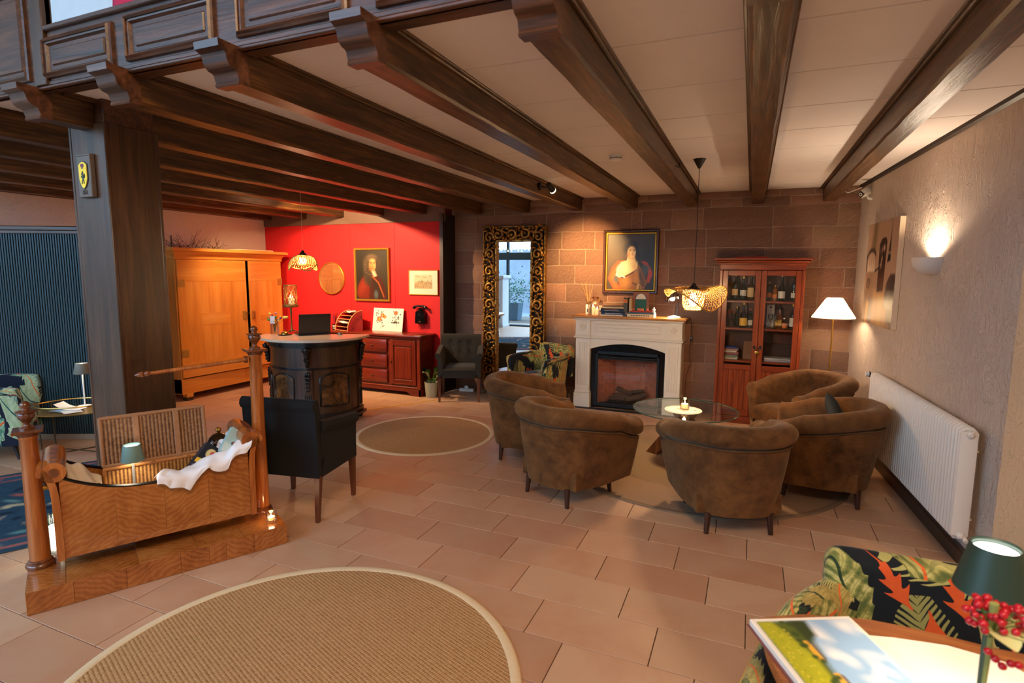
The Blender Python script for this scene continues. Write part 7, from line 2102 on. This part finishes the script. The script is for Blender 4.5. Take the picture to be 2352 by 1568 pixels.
# cloths in the cradle
def cloth(name, fn, nu, nv, mt, lab, cat='cloth', th=.004):
    o = B().grid(fn, nu, nv).build(name, mt, None, (-3.29, 1.48, 0), CA, smooth=180)
    s_ = o.modifiers.new('t', 'SOLIDIFY'); s_.thickness = th; s_.offset = 0
    return tag(o, lab, cat)
M_linen = plain('white_linen', rgb(236, 232, 234), .85, var=.03, vs=4, bump=.3); M_beige = plain('beige_linen', rgb(206, 186, 162), .85, var=.05, vs=4)
def c1(u, v):
    x = .60 + .52 * u
    hang = (.03 + .075 * math.sin(min(1, u * 2.0) * PI) ** 2 + .03 * math.sin(min(1, max(0, u * 2 - 1)) * PI)) * (1 + .25 * math.sin(u * 21))
    w = .007 * math.sin(u * 22 + v * 4) + .003 * math.sin(u * 41)
    zt = topz(x) + .034 + .010 * math.sin(u * 17)
    if v < .55:
        k = v / .55
        return (x + .02 * math.sin(k * 3 + u * 9), Y0 + .004 + .115 * (1 - k), zt + .03 * math.sin(k * PI) * (.6 + .4 * math.sin(u * 13)) - .04 * (1 - k) + w + .05 * u * (1 - k))
    k = (v - .55) / .45
    return (x + .01 * math.sin(u * 30) * k, Y0 - .014 - .016 * math.sin(min(1, k * 2) * PI / 2) - abs(w) * .8 * k, zt - hang * k + .0 + w * .4)
cloth('draped_cloth', c1, 70, 26, M_linen, 'white cloth hanging over the right front edge of the cradle')
def c2(u, v):
    x = .20 + .15 * u; y = Y0 + .03 + .25 * v
    return (x, y, .52 + .17 * math.sin(PI * min(1, v * 1.1 + .1)) * (1 - .75 * u ** 1.6) + .012 * math.sin(u * 11 + v * 8) + .01 * math.sin(v * 19))
cloth('folded_cloth', c2, 26, 26, M_beige, 'beige cloth bunched at the left end of the cradle')
def c3(u, v):
    x = .93 + .16 * u; y = Y0 + .10 + .26 * v
    return (x, y, .56 + .13 * u * (1 - .3 * v) + .06 * math.sin(v * PI) + .012 * math.sin(u * 14 + v * 9))
cloth('folded_cloth', c3, 26, 26, M_linen, 'white cloth heaped behind the parcels at the right end of the cradle')
# printed gift bags
def bagprint(kind):
    def f(w, h):
        if kind == 0:
            p = Paint(w, h, 60, rgb(30, 34, 44))
            p.ell(.5, .78, .26, .26, rgb(226, 210, 150), 0, .1); p.ell(.56, .80, .12, .12, rgb(206, 50, 50), 0, .2); p.poly([(0, .44), (1, .55), (1, .66), (0, .56)], rgb(236, 190, 50), .01)
            p.ell(.45, .28, .26, .26, rgb(196, 40, 34), 0, .15); p.ell(.55, .20, .12, .1, rgb(226, 90, 60), 0, .4); p.poly([(0, 0), (.3, 0), (.2, .2), (0, .3)], rgb(236, 220, 190), .02); p.ell(.1, .3, .1, .16, rgb(130, 120, 150), .3, .3); p.ell(.8, .1, .2, .14, rgb(60, 24, 34), 0, .3)
        else:
            p = Paint(w, h, 60, rgb(170, 206, 210))
            p.poly([(0, 0), (1, 0), (1, .25), (0, .4)], rgb(200, 220, 216), .04); p.ell(.6, .45, .2, .13, rgb(60, 36, 24), .3, .1); p.ell(.6, .47, .12, .07, rgb(170, 110, 60), .3, .3); p.line([(.7, .6), (.85, .85)], .04, rgb(30, 26, 30)); p.ell(.8, .75, .1, .08, rgb(40, 34, 40), 0, .2)
        return p
    return f
def giftbag(loc, rz, tilt, w, h, d, kind, lab, mt):
    g = thing('gift_bag', lab, 'gift bag', loc, rz)
    g.rotation_euler = (tilt[0], tilt[1], rz)
    bagprint(kind)(w, h).build('printed_front', M_print, g, (-w / 2, -d / 2 - .0012, 0))
    b = B()
    b.box(-w / 2, w / 2, -d / 2, d / 2, 0, h, .002)
    b.build('bag', mt, g, smooth=0)
    for y in (-d / 2 - .002, d / 2):
        B().tube([(-.03, y, h - .005), (-.025, y, h + .03), (.025, y, h + .03), (.03, y, h - .005)], .002, 5).build('handle_cord', M_caned, g)
    return g
giftbag(W((.775, .195, .47)), CA + .05, (-.30, .78), .125, .245, .05, 0, 'dark gift bag printed with fruit leaning on the hamper lid', plain('bag_dark', rgb(40, 44, 54), .5))
giftbag(W((.985, .20, .60)), CA + .05, (-.45, .70), .105, .17, .03, 1, 'pale blue gift bag printed with a spoon at the right end of the cradle', plain('bag_blue', rgb(150, 186, 190), .5))
bkc = B().box(-.05, .05, -.03, .03, 0, .03, .003).build('leather_book', plain('book_leather', rgb(52, 34, 26), .5), None, W((.30, .20, .52)), CA + .3, smooth=0); bkc.rotation_euler = (0, -.3, CA + .4)
tag(bkc, 'dark leather book on the beige cloth at the left of the hamper', 'book')
po = thing('lidded_pot', 'dark glazed pot with a brass knob behind the hamper lid', 'pot', W((.985, .385, .52)))
B().lathe([(0, 0), (.05, 0), (.075, .05), (.08, .10), (.06, .14), (.05, .15)], 24).build('body', plain('pot_dark', rgb(24, 28, 40), .15), po)
B().lathe([(.06, .145), (.04, .165), (.012, .175), (0, .176)], 24).build('lid', plain('pot_lid', rgb(60, 44, 26), .2, .5), po)
B().lathe([(0, .175), (.008, .178), (.018, .195), (.014, .21), (0, .216)], 16).build('knob', M_brass, po)
tealight(W((1.215, .115, PH + .0025)), 'glass tealight burning on the right end of the cradle plinth', .034, .062, .5)
o = B().box(-.03, .03, -.02, .02, 0, .14, .004).build('adapter_box', M_whiteplastic, None, W((1.10, .585, PH + .0025)), CA, smooth=0); tag(o, 'small white box standing behind the right cradle column', 'box')

# ------------------------------------------------------------------ left side: patterned rug, lantern, side table
def rugpaint(w, h):
    p = Paint(w, h, 130, rgb(38, 62, 80)); rr = random.Random(8)
    p.poly([(.0, .0), (1, 0), (1, 1), (0, 1)], rgb(40, 66, 84))
    for (i0, i1, c) in ((.03, .05, rgb(150, 90, 84)), (.11, .125, rgb(140, 80, 80)), (.055, .105, rgb(52, 74, 92))):
        for (a, b_, c_, d) in ((i0, i0, 1 - i0, i1), (i0, 1 - i1, 1 - i0, 1 - i0), (i0, i0, i1, 1 - i0), (1 - i1, i0, 1 - i0, 1 - i0)):
            p.poly([(a, b_), (c_, b_), (c_, d), (a, d)], c, .003)
    for i in range(70):
        x, y = rr.uniform(.14, .86), rr.uniform(.14, .86); p.ell(x, y, rr.uniform(.01, .035), rr.uniform(.005, .012), [rgb(170, 160, 130), rgb(150, 84, 78), rgb(90, 130, 130), rgb(24, 40, 58), rgb(130, 120, 110)][i % 5], rr.uniform(0, 3), .3)
    for i in range(44):
        t_ = rr.uniform(.06, .94); x, y = ((t_, .08), (t_, .92), (.08, t_), (.92, t_))[i % 4]; p.ell(x, y, .02, .008, [rgb(170, 150, 120), rgb(150, 84, 78)][i % 2], rr.uniform(0, 3), .3)
    return p.grain(.25)
rg = thing('patterned_rug', 'dark blue floral patterned rug lying behind the cradle', 'rug', (-4.19, 1.78, 0), CA)
rugpaint(2.55, 1.74).build('pile', painted_mat('rug_pile', .95, .1), rg, M=T((-1.85, 0, .0085)) @ Matrix.Rotation(-PI / 2, 4, 'X') @ Matrix.Diagonal((1, 1, -1, 1)) if False else T((-1.85, 0, .0085)) @ Matrix(((1, 0, 0, 0), (0, 0, 1, 0), (0, -1, 0, 0), (0, 0, 0, 1))))
B().box(-1.86, .71, -.01, 1.75, 0.0003, .008, .002).build('backing', plain('rug_edge', rgb(34, 50, 64), .95), rg, smooth=0)
gl_ = thing('ribbed_lantern', 'ribbed glass floor lantern glowing behind the left cradle column', 'lantern', (-3.84, 1.90, 0.0))
rib = B()
NR = 36
for k in range(NR):
    a = 2 * PI * k / NR
    rib.tube([(.085 * math.cos(a), .085 * math.sin(a), .015), (.092 * math.cos(a), .092 * math.sin(a), .25)], .0075, 6)
o = rib.build('glass_ribs', glassm('ribbed_glass', (.86, .9, .84)), gl_); o['kind'] = 'stuff'
B().lathe([(0, 0), (.09, 0), (.092, .02), (0, .02)], 28).build('base', M_steel_dark, gl_)
B().lathe([(0, .03), (.022, .03), (.022, .20), (0, .21)], 16).build('light_core', emis('lantern_core', (1, .9, .78), 22), gl_)
lamp('POINT', 'lantern_glow', (-3.84, 1.90, .13), 3, (1, .85, .66), .03)
stb = thing('side_table', 'oval brass wire side table holding papers and a lamp', 'side table', (-5.80, 3.13, 0), .7)
M_bronze = plain('dark_bronze', rgb(90, 80, 60), .35, .8)
M_brasst = plain('brass_tray', rgb(196, 160, 90), .3, .9)
ov = lambda k, n, z, s=1: (.30 * s * math.cos(2 * PI * k / n), .22 * s * math.sin(2 * PI * k / n), z)
B().lathe([(0, .43), (.34, .43), (.345, .438), (.31, .436), (0, .434)], 40, sy=.65).build('tray', M_brasst, stb, smooth=30)
B().tube([ov(k, 48, .505, 1.01) for k in range(48)], .006, 8, closed=True).build('tray_rail', M_brasst, stb)
for k in (5, 19, 29, 43):
    B().tube([ov(k, 48, 0.0, .95), ov(k, 48, .505, 1.0)], .007, 8).build('leg', M_bronze, stb)
B().tube([ov(k, 48, .05, .95) for k in (5, 29)], .006, 6).build('stretcher', M_bronze, stb); B().tube([ov(k, 48, .05, .95) for k in (19, 43)], .006, 6).build('stretcher', M_bronze, stb)
for i, (dx, dy, r, up) in enumerate(((-.04, -.06, .2, .0), (.03, -.05, -.3, .0), (-.02, -.02, .5, .0))):
    o = B().grid(lambda u, v: (-.105 + .21 * u, -.07 + .14 * v, .004 * i + (.06 * (1 - u) ** 3 if i == 2 else .004 * math.sin(u * 5))), 10, 4).build('magazine', plain('mag_side_%d' % i, [rgb(190, 210, 230), rgb(236, 236, 232), rgb(246, 244, 240)][i], .5), None, tuple(V((-5.80, 3.13, .4405)) + V((dx, dy, .002))), r, smooth=180)
    tag(o, ['blue grey leaflet lowest on the wire side table', 'white leaflet in the middle of the papers on the wire side table', 'white leaflet with curled edge on top of the papers on the side table'][i], 'leaflet', 'papers on the side table')
cordless((-5.87, 3.26, .4395), 'white stemmed lamp with taupe shade lit on the wire side table', plain('lamp_taupe', rgb(120, 116, 104), .5), M_diff, .42, .07, .05, .10, 6, True, basemat=plain('lamp_white2', rgb(240, 240, 236), .4))

# ------------------------------------------------------------------ near table with photo book, lamp, berries
wt = thing('wooden_table', 'live edge wooden table in the near right corner', 'table', (0, 0, 0))
M_live = wood('live_edge_wood', rgb(96, 50, 20), rgb(150, 86, 38), rgb(186, 120, 62), 0, 1.3, .3, .3, dist=1.8, bump=.3)
edge = [(.075, 1.715), (.13, 1.752), (.20, 1.79), (.29, 1.815), (.37, 1.838), (.46, 1.842), (.56, 1.838), (.66, 1.828), (.76, 1.83), (.88, 1.81), (1.02, 1.79), (1.12, 1.74), (1.14, 1.55), (1.13, 1.30), (1.05, 1.08), (.7, 1.05), (.4, 1.04), (.24, 1.06), (.19, 1.20), (.15, 1.36), (.10, 1.54)]
b = B()
n_ = len(edge); cx_, cy_ = .62, 1.45
up = [b.bm.verts.new((x, y, .738)) for x, y in edge]; md = [b.bm.verts.new((cx_ + (x - cx_) * 1.012, cy_ + (y - cy_) * 1.012, .722)) for x, y in edge]; lo = [b.bm.verts.new((cx_ + (x - cx_) * .985, cy_ + (y - cy_) * .985, .692)) for x, y in edge]
b.bm.faces.new(up); b.bm.faces.new(list(reversed(lo)))
for A, C_ in ((up, md), (md, lo)):
    for i in range(n_): b.bm.faces.new((A[i], C_[i], C_[(i + 1) % n_], A[(i + 1) % n_]))
b.build('table_top', M_live, wt, smooth=30)
for (x, y, x2, y2) in ((.20, 1.42, .175, 1.50), (1.06, 1.68, 1.09, 1.72), (1.02, 1.14, 1.06, 1.10), (.30, 1.12, .27, 1.09)):
    B().tube([(x2, y2, 0), (x, y, .695)], [.016, .026], 12).build('table_leg', M_live, wt)
ax_ = V((.272, .135, 0)).normalized(); bx_ = V((.135, -.272, 0)).normalized()
BA = math.atan2(ax_.y, ax_.x)
pb = thing('photo_book', 'open photo book showing a village in a yellow meadow on the near table', 'book', (.047, 1.663, .7385), BA)
# local x along the page top edge, local -y toward the viewer
def land(w, h):
    p = Paint(w, h, 120, rgb(150, 186, 226)); rr = random.Random(3)
    for i in range(26): p.ell(rr.uniform(.45, 1.05), rr.uniform(0, 1), rr.uniform(.04, .14), rr.uniform(.03, .07), rgb(240, 242, 244), rr.uniform(0, 3), .8, .6)
    p.poly([(0, 0), (.30, 0), (.34, .25), (.36, .5), (.42, .75), (.46, 1), (0, 1)], rgb(86, 100, 40), .04)
    p.poly([(0, 0), (.26, 0), (.28, .3), (.30, .6), (.22, .85), (.16, 1), (0, 1)], rgb(176, 176, 40), .03)
    for i in range(120): p.ell(rr.uniform(0, .24), rr.uniform(0, 1), .012, .012, [rgb(206, 200, 50), rgb(140, 150, 30), rgb(226, 210, 80)][i % 3], 0, .5, .6)
    for (x, y, l) in ((.31, .66, .22), (.33, .36, .16), (.30, .14, .12)):
        p.poly([(x, y - l / 2), (x + .055, y - l / 2), (x + .055, y + l / 2), (x, y + l / 2)], rgb(222, 170, 60), .006); p.poly([(x + .055, y - l / 2), (x + .085, y - l / 2 + .03), (x + .085, y + l / 2 - .03), (x + .055, y + l / 2)], rgb(120, 110, 104), .006)
    for i in range(16): p.ell(rr.uniform(.25, .36), rr.uniform(0, 1), .03, .03, rgb(60, 80, 34), 0, .5)
    p.poly([(.36, .74), (.50, .82), (.52, 1), (.34, 1)], rgb(52, 66, 34), .03)
    for i in range(3): p.line([(.36, .04 + .05 * i), (.44, .05 + .05 * i)], .01, rgb(90, 60, 50))
    return p
MT = Matrix(((1, 0, 0, 0), (0, 0, 1, 0), (0, 1, 0, 0), (0, 0, 0, 1)))
pg = land(.276, .38)
pg.build('printed_page', M_print, pb, (.012, -.395, .0215), M=Matrix(((1, 0, 0, 0), (0, 0, 1, 0), (0, 1, 0, 0), (0, 0, 0, 1))))
B().box(0, .30, -.41, 0, 0.003, .021, .002).build('page_block', M_paper, pb, smooth=0)
B().box(-.006, .306, -.416, .004, 0, .0032, .001).build('cover', plain('book_cover_maroon', rgb(120, 70, 70), .5), pb, smooth=0)
pp_ = B()
pts = [(.31, 1.735), (.42, 1.765), (.55, 1.785), (.67, 1.765), (.75, 1.68), (.80, 1.50), (.80, 1.16), (.42, 1.16), (.36, 1.4), (.31, 1.6)]
pp_.prism([(x, y) for x, y in pts], .7385, .7405)
o = pp_.build('paper_sheet', plain('sheet_white', rgb(244, 236, 224), .7), smooth=0); tag(o, 'large white paper sheet spread on the near table under the lamp', 'paper')
cordless((.535, 1.515, .741), 'dark green table lamp shining on the near wooden table', M_dkgreen, M_diff, .412, .070, .045, .108, 14, True, basemat=M_dkgreen)
bv = thing('berry_vase', 'small vase with red berry sprig and pale leaves before the near lamp', 'vase', (.466, 1.31, .741))
B().lathe([(0, 0), (.03, 0), (.034, .02), (.028, .08), (.016, .12), (.018, .14), (.014, .14), (.012, .12), (0, .11)], 20).build('vase', plain('vase_white', rgb(220, 220, 214), .3), bv)
M_berry = plain('berry_red', rgb(190, 26, 44), .12); rr = random.Random(14)
B().tube([(0, 0, .1), (.003, .0, .22), (.006, .004, .31), (.004, .0, .375)], [.004, .0045, .005, .008], 8).build('stalk', plain('stalk_green', rgb(150, 160, 90), .5), bv)
bc = V((.006, .0, .345))
for i in range(44):
    a = rr.uniform(0, 6.28); r = .046 * math.sqrt(rr.random()); z = rr.uniform(-.016, .026)
    c = bc + V((r * math.cos(a) * 1.15, r * math.sin(a), z))
    bm2 = B().sph(tuple(c), rr.uniform(.0062, .0088), 10, 8).build('berry', M_berry, bv, smooth=180)
    B().tube([(0.004, .002, .30), tuple(bc.lerp(c, .5) + V((0, 0, -.01))), tuple(c)], .0009, 4).build('berry_stalk', M_stem, bv)
for i in range(5):
    c = V((.006 + .012 * i - .01, -.02, .285 - .012 * i if i < 3 else .27)); B().sph(tuple(c), .0075, 10, 8).build('berry', M_berry, bv, smooth=180)
M_pale = plain('pale_leaf', rgb(220, 222, 160), .45)
for (a, L) in ((-.35, .095), (.15, .075), (-1.3, .06), (2.6, .045)):
    b = B(); leaf(b, V((.005, -.008, .322)), V((math.cos(a), math.sin(a), .05)), L, .024, .2); b.build('leaf', M_pale, bv, smooth=180)

# ------------------------------------------------------------------ what the gilt mirror shows: courtyard plants, pale cupboard, string of lights
pl_ = thing('potted_bush', 'green bush in a tall grey planter outside the glass front', 'plant', (-8.1, -4.7, 0))
B().lathe([(0, 0), (.28, 0), (.36, .62), (.33, .62), (.31, .55), (0, .55)], 4, M=Matrix.Rotation(PI / 4, 4, 'Z')).build('planter', plain('planter_grey', rgb(80, 100, 116), .6), pl_, smooth=0)
b = B(); rr = random.Random(6)
for i in range(900):
    c = V((rr.gauss(0, .32), rr.gauss(0, .32), 1.05 + rr.gauss(0, .28))); d = V((rr.uniform(-1, 1), rr.uniform(-1, 1), rr.uniform(-.3, 1))).normalized() * .09; f = d.cross(V((0, 0, 1))).normalized() * .03
    b.poly([c, c + d * .5 + f, c + d, c + d * .5 - f])
o = b.build('foliage', plain('bush_green', rgb(40, 88, 52), .6, var=.3), pl_, smooth=0); o['kind'] = 'stuff'
cp = thing('pale_cupboard', 'tall pale painted cupboard in the hall seen only in the gilt mirror', 'cupboard', (-7.75, -2.05, 0))
B().box(-.55, .45, -.25, .25, .08, 1.55, .006).build('carcass', plain('pale_blue_paint', rgb(206, 214, 224), .5), cp, smooth=0)
B().box(-.60, .50, -.30, .30, 1.55, 1.66, .02).build('cornice', plain('pale_blue_paint2', rgb(206, 214, 224), .5), cp, smooth=0)
B().box(-.58, .48, -.28, .28, 0, .08, .006).build('plinth', plain('pale_blue_paint3', rgb(196, 204, 214), .5), cp, smooth=0)
for x in (-.53, -.04): B().box(x, x + .47, .25, .272, .12, 1.5, .006).build('door', plain('pale_blue_paint4', rgb(210, 218, 226), .5), cp, smooth=0)
sg_ = thing('light_garland', 'string of small yellow lights along the hall beam seen in the gilt mirror', 'garland', (0, -2.38, 2.47))
B().tube([(-9.0 + .2 * i, 0, .03 * math.sin(i * 1.3)) for i in range(40)], .004, 4).build('wire', M_black, sg_)
M_ledy = emis('led_yellow', (1, .75, .2), 12)
for i in range(46): B().sph((-8.8 + .12 * i, .02, .03 * math.sin(i * 1.9)), .022, 6, 5).build('bulb', M_ledy, sg_, smooth=180)
